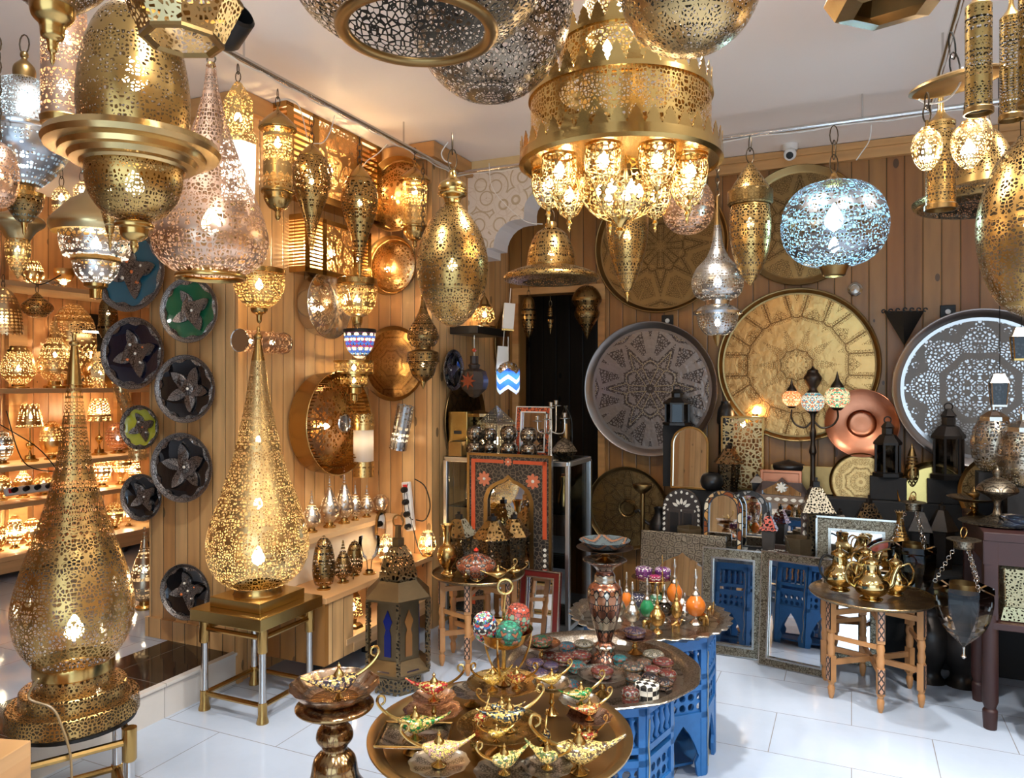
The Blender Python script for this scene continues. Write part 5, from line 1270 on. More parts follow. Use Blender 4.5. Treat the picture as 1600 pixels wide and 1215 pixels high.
t = thing('table_lantern', 'dark brass lantern with spread petal roof behind the two ball holders', 'lantern', ct(748, 4.28), TH); MB().lathe([(.05, 0), (.05, .24)], 6).build('body', pdl, t, smooth=False); MB().lathe([(.10, .235), (.09, .255), (.02, .275), (0, .275)], 6).build('roof', M_dbrass(), t, smooth=False)
framed_mirror('small mirror in an orange red bone frame on the cabinet top', ct(832, 4.17), .225, .305, mosaic('orange_bone', [(.55, .10, .03), (.50, .08, .03), (.6, .14, .05)], 60., False), 'rect', 'rect', .15, .10, fr2=bone)
# candelabrum
t = thing('candelabrum', 'nickel candelabrum with five cups at the front of the cabinet top', 'candelabrum', ct(861, 4.04), TH)
cn = M_silver()
MB().lathe(sm([(.045, 0), (.042, .006), (.016, .02), (.007, .05), (.009, .10), (.006, .15), (.010, .19), (.006, .24), (.006, .30)], 3), 20).build('stem', cn, t)
for dx, dy, z in ((0, 0, .30), (-.085, 0, .22), (.085, 0, .24), (0, -.07, .235), (.0, .08, .31)):
    if dx or dy: MB().tube(sm([(0, 0, .17), (dx*.5, dy*.5, .155), (dx*.95, dy*.95, .17), (dx, dy, z)], 5), .004, 8).build('arm', cn, t)
    MB().lathe([(.003, z), (.030, z+.004), (.031, z+.007), (.006, z+.008), (.010, z+.012), (.012, z+.035), (.022, z+.038), (.010, z+.037)], 18, T=TR(dx, dy, 0)).build('candle_cup', cn, t)
t = thing('glass_lantern', 'low nickel lantern with faceted pointed roof at the right of the cabinet top', 'lantern', ct(882, 4.12), TH)
MB().lathe([(.03, 0), (.075, .04), (.08, .05)], 6).build('base', pdl, t, smooth=False); MB().lathe([(.082, .05), (.045, .10), (.0, .13)], 6).build('roof', silv_rep, t, smooth=False)
pot('bottle', 'clear ribbed glass bottle behind the candelabrum', 'bottle', ct(884, 4.30), sm([(.038, 0), (.042, .03), (.040, .20), (.030, .25), (.012, .29), (.012, .31)], 4), glass('amber_clear_glass', (.86, .78, .6)), sub=('core', [(.012, .02), (.012, .20)], M_gold()))

# around the corner above the cabinet
t = thing('wall_bracket', 'black shelf board fixed to the column side above the cabinet', 'shelf', PU(727, 519, -2.33), RL); MB().box((0, -.10, 0), (.42, .20, .05)).build('board', blackw, t, smooth=False, bevel=.004)
tray('wall_tray', 'dark bronze disc on the boards left of the doorway behind the cabinet top', 722, 655, 66, ('U', -2.34), E_dk, DB2, depth=.02)
tray('wall_tray', 'dark bronze disc half hidden behind the hanging white strips', 795, 540, 62, ('U', -2.34), DB2, DB2, depth=.02)
hexlamp('lit hexagonal lantern standing on the black bracket shelf', PU(757, 512, -2.25)+Vector((0, 0, .0)), .075, .24, PX((.7, .5, .25), 4.9, 5., .1, 0, nm='brk'), 220.)
p = PU(741, 622, -2.12)
t = thing('hanging_lantern', 'dark wooden star lantern with red bead hanging under the black bracket', 'lantern', p, TH)
s_ = p.y/F
MB().lathe([(0, 0), (8*s_, 3*s_), (10*s_, 6*s_), (19*s_, 14*s_), (22*s_, 24*s_), (22*s_, 30*s_), (18*s_, 42*s_), (10*s_, 46*s_)], 8, phase=PI/8).build('body', darkw, t, smooth=False)
MB().lathe([(8*s_, 46*s_), (10*s_, 52*s_), (7*s_, 54*s_), (7*s_, 66*s_), (0, 66*s_)], 8).build('neck', darkw, t, smooth=False)
o = []
for i in range(16): a = 2*PI*i/16; r = (14 if i % 2 == 0 else 6)*s_; o.append((r*math.cos(a), r*math.sin(a)))
MB().plate(o, 0, .004, 0, TR(0, -20.5*s_, 27*s_) @ RX(PI/2)).build('star', plain('rust_glass', (.22, .05, .02), 0, .2), t, smooth=False)
MB().lathe(sm([(0, -.015), (.015, 0), (0, .015)], 4), 14, T=TR(0, 0, 75*s_)).build('bead', redw, t); MB().tube([(0, 0, 66*s_), (0, 0, 98*s_)], .003, 6).build('cord', bone, t)
# white pierced strips and blue glass lamp
wm = lattice('white_pierced_strip', (.70, .68, .62), .022, .25); wm.node_tree.nodes['Principled BSDF'].inputs['Metallic'].default_value = 0.
for lab, cx, y0, y1, w, dy in (('white pierced strip lantern, upper one of two left of the doorway', 793, 474, 514, 17, 0), ('white pierced strip lantern, lower one of two left of the doorway', 783, 541, 579, 17, .03)):
    p = P(cx, y1, 4.75+dy); s_ = p.y/F; t = thing('hanging_lantern', lab, 'lantern', p, (0, .08, .1)); MB().box((0, 0, (y1-y0)/2*s_), (w*s_, w*s_*.8, (y1-y0)*s_)).build('body', wm, t, smooth=False)
    MB().box((0, 0, -.006), (w*s_*1.1, w*s_, .012)).build('base', M_brass(), t, smooth=False); bulb(t, .08, .014, 60., (.9, .95, 1.)); MB().tube([(0, 0, (y1-y0)*s_), (0, 0, (y1-y0+24)*s_)], .003, 6).build('cord', bone, t)
p = P(794, 616, 4.7); s_ = p.y/F; t = thing('hanging_lamp', 'lit blue and white zigzag glass lamp ending in points left of the doorway', 'lamp', p, 0)
blue = stained('zigzag_blue', (.05, .18, .75)); wht = stained('zigzag_white', (.85, .9, .95))
b = MB()
for j, (z0, z1) in enumerate(((0, 6), (6, 16), (16, 22), (22, 32))):
    ncol = 16; vs = []
    for i in range(ncol):
        a = 2*PI*i/ncol; zz = 9*s_*(abs(((i % 4)-2)/2)); r = (18 if j > 0 else 18)*s_
        vs += [(r*math.cos(a), r*math.sin(a), z0*s_+zz), (r*math.cos(a), r*math.sin(a), z1*s_+zz)]
    b.add(vs, [(2*i, 2*((i+1) % ncol), 2*((i+1) % ncol)+1, 2*i+1) for i in range(ncol)], j % 2)
b.build('shade', [wht, blue], t, smooth=False); MB().lathe([(18*s_, 36*s_), (12*s_, 48*s_), (0, 52*s_)], 16).build('cap', 'F', t); bulb(t, 24*s_, .018, 110., (.8, .9, 1.))
MB().tube([(0, 0, 52*s_), (0, 0, 90*s_)], .003, 6).build('cord', bone, t)

# tray table in front of the cabinet with its wares
folding_table('folding table with brass tray and inlaid legs in front of the great red mirror', -.182, 4.03, .25, .475, .3)
zt = .482
def pt(cx, py, z=zt): return PZ(cx, py, z)
def onT(cx, Y): return Vector(((cx-800)/F*Y, Y, zt))
t = pot('vase', 'brass jug vase with flared mouth at the left of the tray table', 'vase', onT(699, 3.98), sm([(.030, 0), (.034, .01), (.018, .03), (.045, .07), (.055, .11), (.042, .15), (.020, .17), (.022, .23), (.036, .27)], 4), M_brass())
t = thing('lidded_bowl', 'low inlaid bowl with rust red bands and a red knob on the tray table', 'bowl', onT(744, 3.92), 0)
MB().lathe(sm([(.05, 0), (.075, .02), (.105, .06), (.10, .085), (.09, .09)], 4), 40, 8).build('bowl', mosaic('rust_bands', [(.28, .07, .03), (.08, .05, .04), (.38, .14, .07), (.3, .26, .22)], 70., False), t)
MB().lathe(sm([(.085, .09), (.075, .105), (.04, .12), (.015, .13), (.012, .135)], 4), 40, 8).build('lid', mosaic('rust_bands', [(.28, .07, .03)], 70., False), t); MB().lathe(sm([(0, .132), (.014, .145), (0, .16)], 4), 14).build('knob', plain('red_knob', (.6, .03, .01), 0, .2), t)
def housel(label, p, R, H, n, m=None, rot=.2, roofm=None):
    t = thing('table_lantern', label, 'lantern', p, rot)
    MB().lathe([(R*.62, 0), (R*.82, H*.56)], n).build('body', m or pdl, t, smooth=False); MB().lathe([(0, .0), (R*.62, .0), (R*.64, .004)], n).build('base', M_dbrass(), t, smooth=False)
    MB().lathe([(R*.82, H*.56), (R*1.12, H*.58), (R*.35, H*.88)], n).build('roof', roofm or PX(BRD, 4., 6., .2, 0, nm='roof'), t, smooth=False)
    MB().lathe([(R*.22, H*.88), (R*.22, H*.95), (R*.08, H*.96), (R*.1, H), (0, H)], n).build('cap', dl, t, smooth=False)
    return t
housel('square brass lantern with black pierced side on the tray table', onT(717, 4.14), .10, .31, 4, rot=.4)
housel('hexagonal brass lantern in the middle of the tray table', onT(770, 4.08), .105, .31, 6)
housel('hexagonal brass lantern at the back right of the tray table', onT(803, 4.18), .09, .30, 6)

# ================================================================ genie lamps
def genie(label, p, L=.13, rot=0., m=None, m2=None, body_tilt=0.):
    """long spouted oil lamp: body, foot, lid with knob, curled handle"""
    m = m or M_gold(); m2 = m2 or M_gold()
    t = thing('oil_lamp', label, 'oil lamp', p, (0, body_tilt, rot)); q = L
    st = [(-.50, .36, .018), (-.46, .335, .022), (-.38, .29, .030), (-.28, .25, .048), (-.16, .225, .10), (-.03, .21, .14), (.08, .22, .128), (.18, .25, .08), (.24, .28, .03)]
    b = MB(); vs = []; fs = []; n = 14; st = sm(st, 3)
    for x, z, r in st:
        for k in range(n):
            a = 2*PI*k/n; vs.append((x*q, r*1.15*q*math.cos(a), (z+r*.82*math.sin(a))*q))
    for i in range(len(st)-1):
        for k in range(n): fs.append((i*n+k, i*n+(k+1) % n, (i+1)*n+(k+1) % n, (i+1)*n+k))
    fs += [tuple(range(n))[::-1], tuple((len(st)-1)*n+k for k in range(n))]
    b.add(vs, fs); b.build('body', m, t)
    MB().lathe([(0, 0), (.105*q, 0), (.105*q, .012*q), (.05*q, .04*q), (.025*q, .08*q), (.05*q, .13*q), (.08*q, .16*q)], 20).build('foot', m2, t)
    MB().lathe(sm([(.085*q, .285*q), (.07*q, .33*q), (.035*q, .38*q), (.02*q, .41*q), (.03*q, .435*q), (.012*q, .46*q), (0, .49*q)], 3), 18).build('lid', m2, t)
    h = sm([(.20*q, 0, .27*q), (.32*q, 0, .33*q), (.44*q, 0, .42*q), (.52*q, 0, .53*q), (.50*q, 0, .62*q), (.43*q, 0, .61*q), (.42*q, 0, .54*q), (.47*q, 0, .50*q)], 4)
    MB().tube(h, [.026*q*(1-.45*i/len(h)) for i in range(len(h))], 8).build('handle', m2, t)
    return t
en = lambda n_, c, d: mosaic('lamp_'+n_, [c, d, (.75, .50, .14), (.62, .40, .12), c, (.80, .58, .2)], 190., False)
E_red = en('red', (.50, .04, .02), (.35, .02, .02)); E_grn = en('green', (.02, .22, .05), (.30, .36, .05)); E_blk = en('black', (.015, .02, .03), (.08, .12, .14)); E_org = en('orange', (.60, .16, .04), (.4, .05, .02)); E_yel = en('yellow', (.70, .45, .08), (.5, .3, .05))
for mm in (E_red, E_grn, E_blk, E_org, E_yel):
    bs = mm.node_tree.nodes['Principled BSDF']; bs.inputs['Metallic'].default_value = .55; bs.inputs['Roughness'].default_value = .22
for lab, cx, y, L, rot in (('small brass oil lamp at the left front of the tray table', 705, 3.86, .12, .9), ('small brass oil lamp second from the left on the tray table', 728, 3.83, .12, 1.3), ('long spouted brass oil lamp at the front of the tray table', 778, 3.83, .19, .1), ('tiny brass oil lamp at the front edge of the tray table', 746, 3.80, .06, 0), ('brass oil lamp turned away at the right end of the tray table', 803, 3.93, .15, -.3)):
    genie(lab, onT(cx, y), L, rot, M_brass(), M_brass())
# ================================================================ blue carved tables
bluep = plain('blue_painted_wood', (.018, .13, .36), 0, .42, .18, 40., .15); blued = plain('deep_blue_paint', (.02, .12, .32), 0, .5, .1, 30.)
goldp = plain('gold_painted_line', (.34, .30, .20), 0, .5)
def lattice_wood():
    m, nt, out = newmat('blue_wood_star_lattice')
    mp = scaled(nt, objco(nt), 1.)
    d, _ = voro(nt, foldco(nt), 1/.038, 'F1', 0.); d2, _ = voro(nt, foldco(nt), 1/.038, 'DISTANCE_TO_EDGE', 0.)
    hole = math_n(nt, 'LESS_THAN', d, .36); t_ = N(nt, 'ShaderNodeBsdfTransparent'); s = bsdf(nt, (.018, .13, .36), 0, .45)
    mx = N(nt, 'ShaderNodeMixShader'); nt.links.new(hole, mx.inputs[0]); nt.links.new(s, mx.inputs[1]); nt.links.new(t_.outputs[0], mx.inputs[2]); nt.links.new(mx.outputs[0], out.inputs[0]); return m
latw = lattice_wood()
def moorish(label, x, y, R, z, rot):
    t = thing('carved_table', label, 'table', (x, y, 0), rot)
    MB().lathe([(0, z-.02), (R*1.04, z-.02), (R*1.04, z), (0, z)], 8, phase=PI/8).build('top', bluep, t, smooth=False)
    a_ = R*math.cos(PI/8); w = 2*R*math.sin(PI/8)
    for i in range(8):
        T = RZ(PI/4*i) @ TR(a_, 0, 0) @ RZ(PI/2)       # local x along the face, -y outwards? face normal is +x of the outer frame
        b = MB(); B = lambda x0, x1, z0, z1, d=.016, y_=0.: b.box(((x0+x1)/2, y_, (z0+z1)/2), (x1-x0, d, z1-z0), 0, T)
        B(-w/2, -w/2+.022, 0, z-.02); B(w/2-.022, w/2, 0, z-.02)
        zb = z*.72
        B(-w/2, w/2, zb-.012, zb+.008); B(-w/2, w/2, z-.045, z-.02); B(-w/2, w/2, z*.42, z*.42+.022); B(-w/2, w/2, z*.66-.02, z*.66)
        # arch spandrels
        ol = [(-w/2+.02, 0), (-w/2+.02, z*.43), (w/2-.02, z*.43), (w/2-.02, 0), (w/2-.035, 0), (w/2-.045, z*.10), (w/2-.03, z*.15), (w/2-.05, z*.24), (.03, z*.31), (0, z*.38), (-.03, z*.31), (-w/2+.05, z*.24), (-w/2+.03, z*.15), (-w/2+.045, z*.10), (-w/2+.035, 0)]
        b.plate(ol, -.006, .006, 0, T @ RX(PI/2))
        sp = b.build('side_panel', bluep, t, smooth=False)
        nb = 4
        for k in range(nb):
            bx_ = -w/2+.022+(w-.044)*(k+.5)/nb; z0 = zb+.006; h = z-.045-z0
            MB().lathe([(.005, z0), (.011, z0+h*.1), (.006, z0+h*.22), (.012, z0+h*.5), (.006, z0+h*.78), (.011, z0+h*.9), (.005, z0+h)], 10, T=T @ TR(bx_, 0, 0)).build('baluster', bluep, sp)
        lt = MB(); q0, q1 = z*.44, z*.66-.018
        vs = [(-w/2+.02, 0, q0), (w/2-.02, 0, q0), (w/2-.02, 0, q1), (-w/2+.02, 0, q1)]
        lt.add(vs+[(a, .010, c) for a, _, c in vs], [(0, 1, 2, 3), (7, 6, 5, 4)], 0, T, [(a, .0, c) for a, _, c in vs]*2); lt.build('lattice_panel', latw, sp, smooth=False)
        MB().tube([T @ Vector((-w/2+.011+.004*math.sin(j*1.3), -.010, .03+(z-.09)*j/16)) for j in range(17)], .0018, 5).build('painted_scroll', goldp, sp)
    MB().lathe([(0, .02), (R*.8, .02), (R*.8, .03)], 8, phase=PI/8).build('inner_shelf', blued, t, smooth=False)
    return t
T1 = (.28, 2.50); T2 = (.565, 3.06)
moorish('blue carved octagonal table holding the tray of round boxes', T1[0], T1[1], .25, .53, math.radians(8))
moorish('blue carved octagonal table holding the tray of perfume bottles', T2[0], T2[1], .262, .53, math.radians(20))
nick = engraved('chased_old_silver', (.50, .45, .38), (.09, .07, .05), 110., 8., .14, .3, 1., .7)
def big_tray(label, x, y, z, R, wave=None, m=None, m2=None, seg=96):
    t = thing('serving_tray', label, 'tray', (x, y, z), 0)
    MB().lathe([(0, .002), (R*.45, .002), (R*.84, .002)], seg, 8).build('plate', m or nick, t)
    MB().lathe([(R*.84, .002), (R*.88, .022), (R*.90, .026), (R*.99, .030), (R, .027), (R*.985, .022), (R*.9, .016), (R*.84, -.001), (0, -.001)], seg, 8, wave=wave).build('rim', m2 or nick, t)
    return t
rimm = engraved('bright_old_silver', (.56, .50, .42), (.12, .1, .08), 90., 0.01, .10, .3, 1., .5, None, -1.)
big_tray('wide old silver tray with angular rim full of round boxes', T1[0], T1[1], .532, .345, (12, .008), None, rimm)
big_tray('silver tray with scalloped leaf edge full of perfume bottles', T2[0], T2[1], .532, .325, (30, .028), None, rimm)

# ---- front brass tray on a pedestal
FT = Vector((-.03, 1.90, .60))
t = thing('serving_tray', 'large plain brass tray full of oil lamps in the foreground', 'tray', FT, 0); R = .335
MB().lathe([(0, .002), (R*.5, .002), (R*.88, .002)], 96).build('plate', plain('dull_tray_brass', (.40, .27, .12), 1., .34, .12, 5., .1), t)
MB().lathe([(R*.88, .002), (R*.92, .016), (R*.96, .020), (R, .018), (R, .013), (R*.93, .008), (R*.88, -.002), (0, -.002)], 96).build('rim', plain('dull_tray_brass', (.40, .27, .12), 1., .34, .12, 5., .1), t)
t = thing('pedestal', 'turned brass pedestal under the foreground tray', 'pedestal', (FT.x, FT.y, 0), 0)
MB().lathe(sm([(0, 0), (.16, 0), (.16, .02), (.05, .06), (.04, .2), (.07, .32), (.04, .45), (.10, .58), (.12, .597), (0, .597)], 4), 40).build('column', M_dbrass(), t)

def fdish(label, p, R, h, m=None, wave=(10, .03), name='footed_dish', m2=None):
    """scalloped dish on a turned foot; origin on the ground of the foot"""
    t = thing(name, label, 'dish', p, 0); m = m or engraved('chased_dish', (.48, .37, .26), (.12, .08, .05), 150., 14., .14, .26, 1., .6)
    MB().lathe(sm([(0, h*.8), (R*.3, h*.8), (R*.7, h*.87), (R, h), (R*1.0, h*1.02), (R*.7, h*.83), (R*.25, h*.74), (R*.1, h*.70)], 3), 64, 8, wave=wave).build('bowl', m, t)
    MB().lathe(sm([(R*.11, h*.74), (R*.10, h*.5), (R*.16, h*.36), (R*.10, h*.25), (R*.30, h*.05), (R*.36, 0), (0, 0)], 3), 28).build('foot', m2 or M_brass(), t)
    return t
zt = FT.z+.004
def F_(px, py, z): return PZ(px, py, z)
def setd(lab, px, py, hw, h, base=zt, m=None, **kw):
    """dish whose rim centre is seen at (px, py)"""
    c = PZ(px, py, base+h); R = hw*c.y/F; fdish(lab, (c.x, c.y, base), R, h, m, **kw); return Vector((c.x, c.y, base+h*.8+.002)), R
rose = engraved('rose_copper_dish', (.70, .46, .34), (.16, .08, .05), 140., 12., .14, .24, 1., .6); pew = engraved('pewter_dish', (.56, .52, .45), (.08, .07, .06), 150., 12., .16, .28, 1., .7); gd = engraved('gold_dish', (.78, .58, .26), (.16, .1, .04), 130., 12., .15, .24, 1., .7)
c, R = setd('wide rose copper dish lying lowest at the back left of the foreground tray', 676, 1108, 44, .035, m=rose)
c2, R = setd('small rose dish on a tall foot rising from the wide rose copper dish', 678, 1087, 33, .062, base=c.z, m=rose)
genie('red enamelled oil lamp on the tall rose dish at the back left', c2, .15, PI-.1+PI, E_red)
# square pierced dish
p = PZ(648, 1150, zt+.035); t = thing('pierced_dish', 'rectangular pewter dish with openwork edge at the left of the foreground tray', 'dish', (p.x, p.y, zt), -.05)
b = MB(); nx = 12; ny = 6; vs = []; fs = []
for j in range(ny+1):
    for i in range(nx+1):
        x = (i/nx-.5)*.17; y = (j/ny-.5)*.13; r = max(abs(x)/.085, abs(y)/.065); vs.append((x, y, .022+.03*max(0, r-.35)**1.5))
for j in range(ny):
    for i in range(nx): fs.append((j*(nx+1)+i, j*(nx+1)+i+1, (j+1)*(nx+1)+i+1, (j+1)*(nx+1)+i))
b.add(vs, fs); b.build('dish', pew, t, solid=.002); MB().lathe([(0, 0), (.03, 0), (.02, .012), (.03, .024)], 20).build('foot', M_brass(), t)
for (xa, ya), (xb, yb) in (((-1, -1), (1, -1)), ((1, -1), (1, 1)), ((1, 1), (-1, 1)), ((-1, 1), (-1, -1))): MB().tube([(xa*.085, ya*.065, .040), (xb*.085, yb*.065, .040)], .003, 6).build('edge', M_brass(), t)
genie('green oil lamp with long loop handle on the rectangular pewter dish', Vector((p.x+.0, p.y+.005, zt+.026)), .175, PI+.1, E_grn)
c, R = setd('scalloped pewter dish at the front left of the foreground tray', 686, 1190, 46, .045, m=pew)
genie('gold oil lamp with pink flowers on the scalloped pewter dish', c, .165, PI+.25, en('pink', (.55, .28, .22), (.7, .5, .12)))
c, R = setd('wide gold dish at the centre back of the foreground tray', 787, 1066, 56, .085, m=gd, wave=None)
genie('golden oil lamp on the wide gold dish, turned to the right', c+Vector((-.03, -.01, 0)), .14, PI+.7, E_yel); genie('copper red oil lamp on the wide gold dish', c+Vector((.035, .0, 0)), .13, -.6, E_org)
# bowl with painted eggs on a stem
eb = Vector((c.x, c.y+.03, c.z)); t = thing('pedestal_bowl', 'gold rimmed bowl on three arms holding painted boxes', 'bowl', eb, 0)
MB().lathe(sm([(0, .105), (.035, .108), (.06, .122), (.078, .148), (.08, .15), (.06, .118), (.03, .102), (0, .10)], 4), 48).build('bowl', M_brass(), t)
MB().lathe([(0, 0), (.02, 0), (.006, .01), (.006, .1)], 16).build('stem', M_gold(), t)
for a in (.3, 2.4, 4.5): MB().tube(sm([(0, 0, .02), (.045*math.cos(a), .045*math.sin(a), .04), (.075*math.cos(a), .075*math.sin(a), .10), (.079*math.cos(a), .079*math.sin(a), .148)], 5), .003, 6).build('arm', M_gold(), t)
MB().tube(sm([(-.005, 0, .1), (0, 0, .2), (.004, 0, .25)], 3), .004, 8).build('post', M_gold(), t); MB().torus(.02, .004, T=TR(.004, 0, .268) @ RX(PI/2)).build('ring_handle', M_gold(), t)
pm = lambda nm, cols, s=150.: mosaic('painted_'+nm, cols, s, False)
P_multi = pm('multi', [(.03, .03, .03), (.5, .06, .06), (.05, .15, .4), (.6, .6, .5), (.1, .3, .12)]); P_red = pm('red', [(.40, .07, .04), (.32, .05, .03), (.42, .12, .07), (.2, .3, .2)], 110.); P_green = pm('green', [(.02, .16, .09), (.03, .22, .13), (.25, .1, .05), (.02, .12, .08)], 110.)
def egg_box(label, p, m, rx, rz, h, rot=(0, 0, 0), band=True):
    t = thing('painted_box', label, 'box', p, rot)
    MB().lathe(sm([(0, 0), (rx*.6, h*.04), (rx, h*.3), (rx, h*.48)], 4), 36, 6).build('base', m, t); MB().lathe(sm([(rx, h*.49), (rx, h*.6), (rx*.7, h*.92), (0, h)], 4), 36, 6).build('lid', m, t)
    return t
egg_box('many coloured painted egg box in the gold bowl', eb+Vector((-.042, -.01, .125)), P_multi, .034, .03, .085, (.3, -.3, .3)); egg_box('red painted egg box at the back of the gold bowl', eb+Vector((.028, .03, .125)), P_red, .036, .03, .09, (.1, .2, 0)); egg_box('green painted heart box at the front of the gold bowl', eb+Vector((.012, -.042, .128)), P_green, .036, .03, .058, (.25, .1, 0))
c, R = setd('widest gold dish in the middle of the foreground tray', 783, 1132, 67, .07, m=gd, wave=None)
genie('black oil lamp with looped handle on the middle gold dish', c+Vector((.02, .0, 0)), .165, .25, E_blk); genie('red and gold oil lamp standing at the left of the middle gold dish', c+Vector((-.05, .02, 0)), .10, 1.2, E_red); genie('small gold oil lamp at the front of the middle gold dish', c+Vector((-.01, -.06, 0)), .09, PI+.4, E_yel); genie('dark gold oil lamp behind the black one on the middle gold dish', c+Vector((.0, .06, 0)), .12, PI, E_blk)
c, R = setd('pewter dish on a tall foot at the back right of the foreground tray', 862, 1066, 29, .085, m=pew)
genie('yellow and pink oil lamp on the tall footed pewter dish', c, .115, .35, E_yel)
c, R = setd('small pewter dish at the right behind the rose one', 905, 1093, 31, .07, m=pew)
genie('green and gold oil lamp at the right end of the foreground tray', c+Vector((.005, 0, 0)), .13, .35, E_grn)
c, R = setd('rose copper dish with wavy edge at the right of the foreground tray', 921, 1118, 34, .05, m=rose)
genie('pink copper oil lamp on the wavy rose dish', c+Vector((.0, 0, 0)), .12, .3, E_org)
c, R = setd('pewter dish at the front centre of the foreground tray', 788, 1204, 46, .035, m=pew)
genie('green and gold oil lamp at the front centre of the foreground tray', c, .14, PI+.6, en('olive', (.10, .14, .04), (.6, .42, .12)))
c, R = setd('brown pewter dish at the front right of the foreground tray', 855, 1196, 38, .035, m=pew)
genie('dark oil lamp with curled handle at the front right', c, .13, -.7, en('olive', (.10, .14, .04), (.6, .42, .12)))
p = PZ(905, 1205, zt); genie('large openwork gold oil lamp on a high foot at the front right', Vector((p.x, p.y, zt)), .22, PI+.12, en('bronze', (.12, .07, .03), (.55, .38, .12)))
p = PZ(850, 1165, zt); genie('small dark oil lamp seen end on between the middle and right dishes', Vector((p.x, p.y, zt)), .11, 1.4, E_blk)
p = PZ(905, 1180, zt); genie('small red knobbed oil lamp behind the large openwork one', Vector((p.x+.03, p.y+.06, zt)), .10, .4, E_red)
p = PZ(742, 1172, zt); genie('tiny gold oil lamp between the front left dish and the middle dish', Vector((p.x, p.y, zt)), .075, 2., E_yel)
p = PZ(725, 1085, zt+.03); c, R = setd('dark pewter dish half hidden behind the wide gold dish', 738, 1078, 34, .04, m=pew)

# ---- turned brass stand at the left with one lamp
p = Vector(((523-800)/F*1.80, 1.80, 0)); s_ = 1.8/F; zp = lambda y: EYE-(y-HZ)*s_
t = thing('tall_vase_stand', 'turned dark brass pedestal with scalloped dish in the left foreground', 'stand', p, 0)
MB().lathe(sm([(.12, 0), (.11, .03), (.05, .08), (.05, .30), (.085, .42), (.088, .50), (.06, zp(1215)), (.050, zp(1185)), (.030, zp(1168)), (.044, zp(1152)), (.040, zp(1138)), (.028, zp(1128)), (.038, zp(1120)), (.088, zp(1106)), (.09, zp(1098)), (.06, zp(1090)), (0, zp(1088))], 5), 56, 10).build('column', engraved('dark_inlaid_brass', (.34, .21, .09), (.10, .03, .02), 60., 12., .12, .18, 1., .5), t)
MB().lathe(sm([(0, zp(1094)), (.04, zp(1093)), (.08, zp(1083)), (.104, zp(1070)), (.105, zp(1069)), (.08, zp(1086)), (.04, zp(1097))], 4), 72, 8, wave=(14, .02)).build('dish', engraved('rainbow_dish', (.60, .42, .28), (.12, .08, .08), 120., 9., .14, .22, 1., .5, (.2, .25, .3)), t)
genie('dark oil lamp with small rosettes on the left pedestal dish', Vector((p.x+.01, p.y, zp(1093)+.002)), .185, .38, en('dark', (.03, .02, .03), (.3, .18, .12)))

# ================================================================ round boxes on the blue table tray
PCB = {'red': [(.20, .035, .025), (.28, .06, .04), (.16, .02, .02), (.3, .25, .2)], 'teal': [(.02, .16, .18), (.03, .24, .25), (.25, .08, .05)], 'purple': [(.06, .04, .10), (.10, .06, .14), (.2, .12, .12)], 'brown': [(.16, .08, .05), (.10, .06, .05), (.3, .22, .15), (.05, .1, .1)], 'dark': [(.02, .015, .02), (.05, .03, .03), (.22, .12, .08)], 'silver': [(.3, .27, .2), (.2, .18, .12), (.4, .36, .28)], 'blue': [(.05, .16, .22), (.08, .22, .3), (.3, .1, .08)], 'green': [(.02, .12, .06), (.03, .16, .08), (.25, .08, .05)]}
BOXM = {k_: mosaic('box_'+k_, [tuple(q_*.6 for q_ in w_) for w_ in v_], 170., False) for k_, v_ in PCB.items()}
def rbx(label, px, py, colr, hw=15, h=.032, base=.534):
    c = PZ(px, py, base+h); R = hw*c.y/F; m = BOXM[colr]
    t = thing('trinket_box', label, 'box', (c.x, c.y, base), px*.1, 'round enamelled boxes on the silver tray')
    MB().lathe(sm([(R*.78, 0), (R*.95, h*.2), (R, h*.5), (R*.96, h*.6)], 3)+[(R*1.02, h*.62)], 28, 6).build('base', m, t)
    MB().lathe([(R*1.03, h*.60)]+sm([(R*1.04, h*.66), (R*.95, h*.85), (R*.55, h*1.02), (0, h*1.08)], 3), 28, 6).build('lid', m, t)
    MB().torus(R*1.03, R*.045, T=TR(0, 0, h*.61), seg=28, ts=5).build('band', M_dbrass(), t)
BX = [('silver beaded', 912, 1001, 'silver', 15), ('dark red', 908, 1018, 'red', 16), ('plain rust red', 880, 1022, 'red', 17), ('teal and red', 886, 1004, 'blue', 13),
 ('dark purple', 836, 1030, 'purple', 14), ('small violet', 861, 1035, 'purple', 12), ('wave patterned plum', 842, 1046, 'purple', 14), ('turquoise and red', 901, 1034, 'teal', 15),
 ('mottled teal', 922, 1044, 'green', 14), ('blue and rust', 893, 1064, 'blue', 15), ('teal topped', 968, 1024, 'teal', 12), ('pearl edged brown', 989, 1036, 'brown', 17), ('low olive', 1006, 1030, 'brown', 12), ('round pewter', 1021, 1017, 'silver', 16),
 ('red and silver', 1036, 1029, 'red', 16), ('bright rust', 1019, 1041, 'red', 13), ('red edged', 1044, 1047, 'red', 13), ('speckled', 990, 1054, 'brown', 13), ('small dark blue', 1016, 1052, 'dark', 13), ('black zigzag', 1038, 1060, 'dark', 14), ('dark maroon', 858, 1018, 'red', 13)]
ref = {0: 'at the back of', 1: 'left of the tall vase on', 2: 'toward the back left of', 3: 'behind the green topped dish on'}
for lab, px, py, c_, hw in BX:
    side = 'left' if px < 945 else 'right'; dep = 'back' if py < 1028 else 'middle' if py < 1046 else 'front'
    rbx('%s round box at the %s %s of the silver tray' % (lab, dep, side), px, py, c_, hw)
rbx('tall rust box with turquoise cap at the front of the silver tray', 985, 1074, 'red', 14, .05)
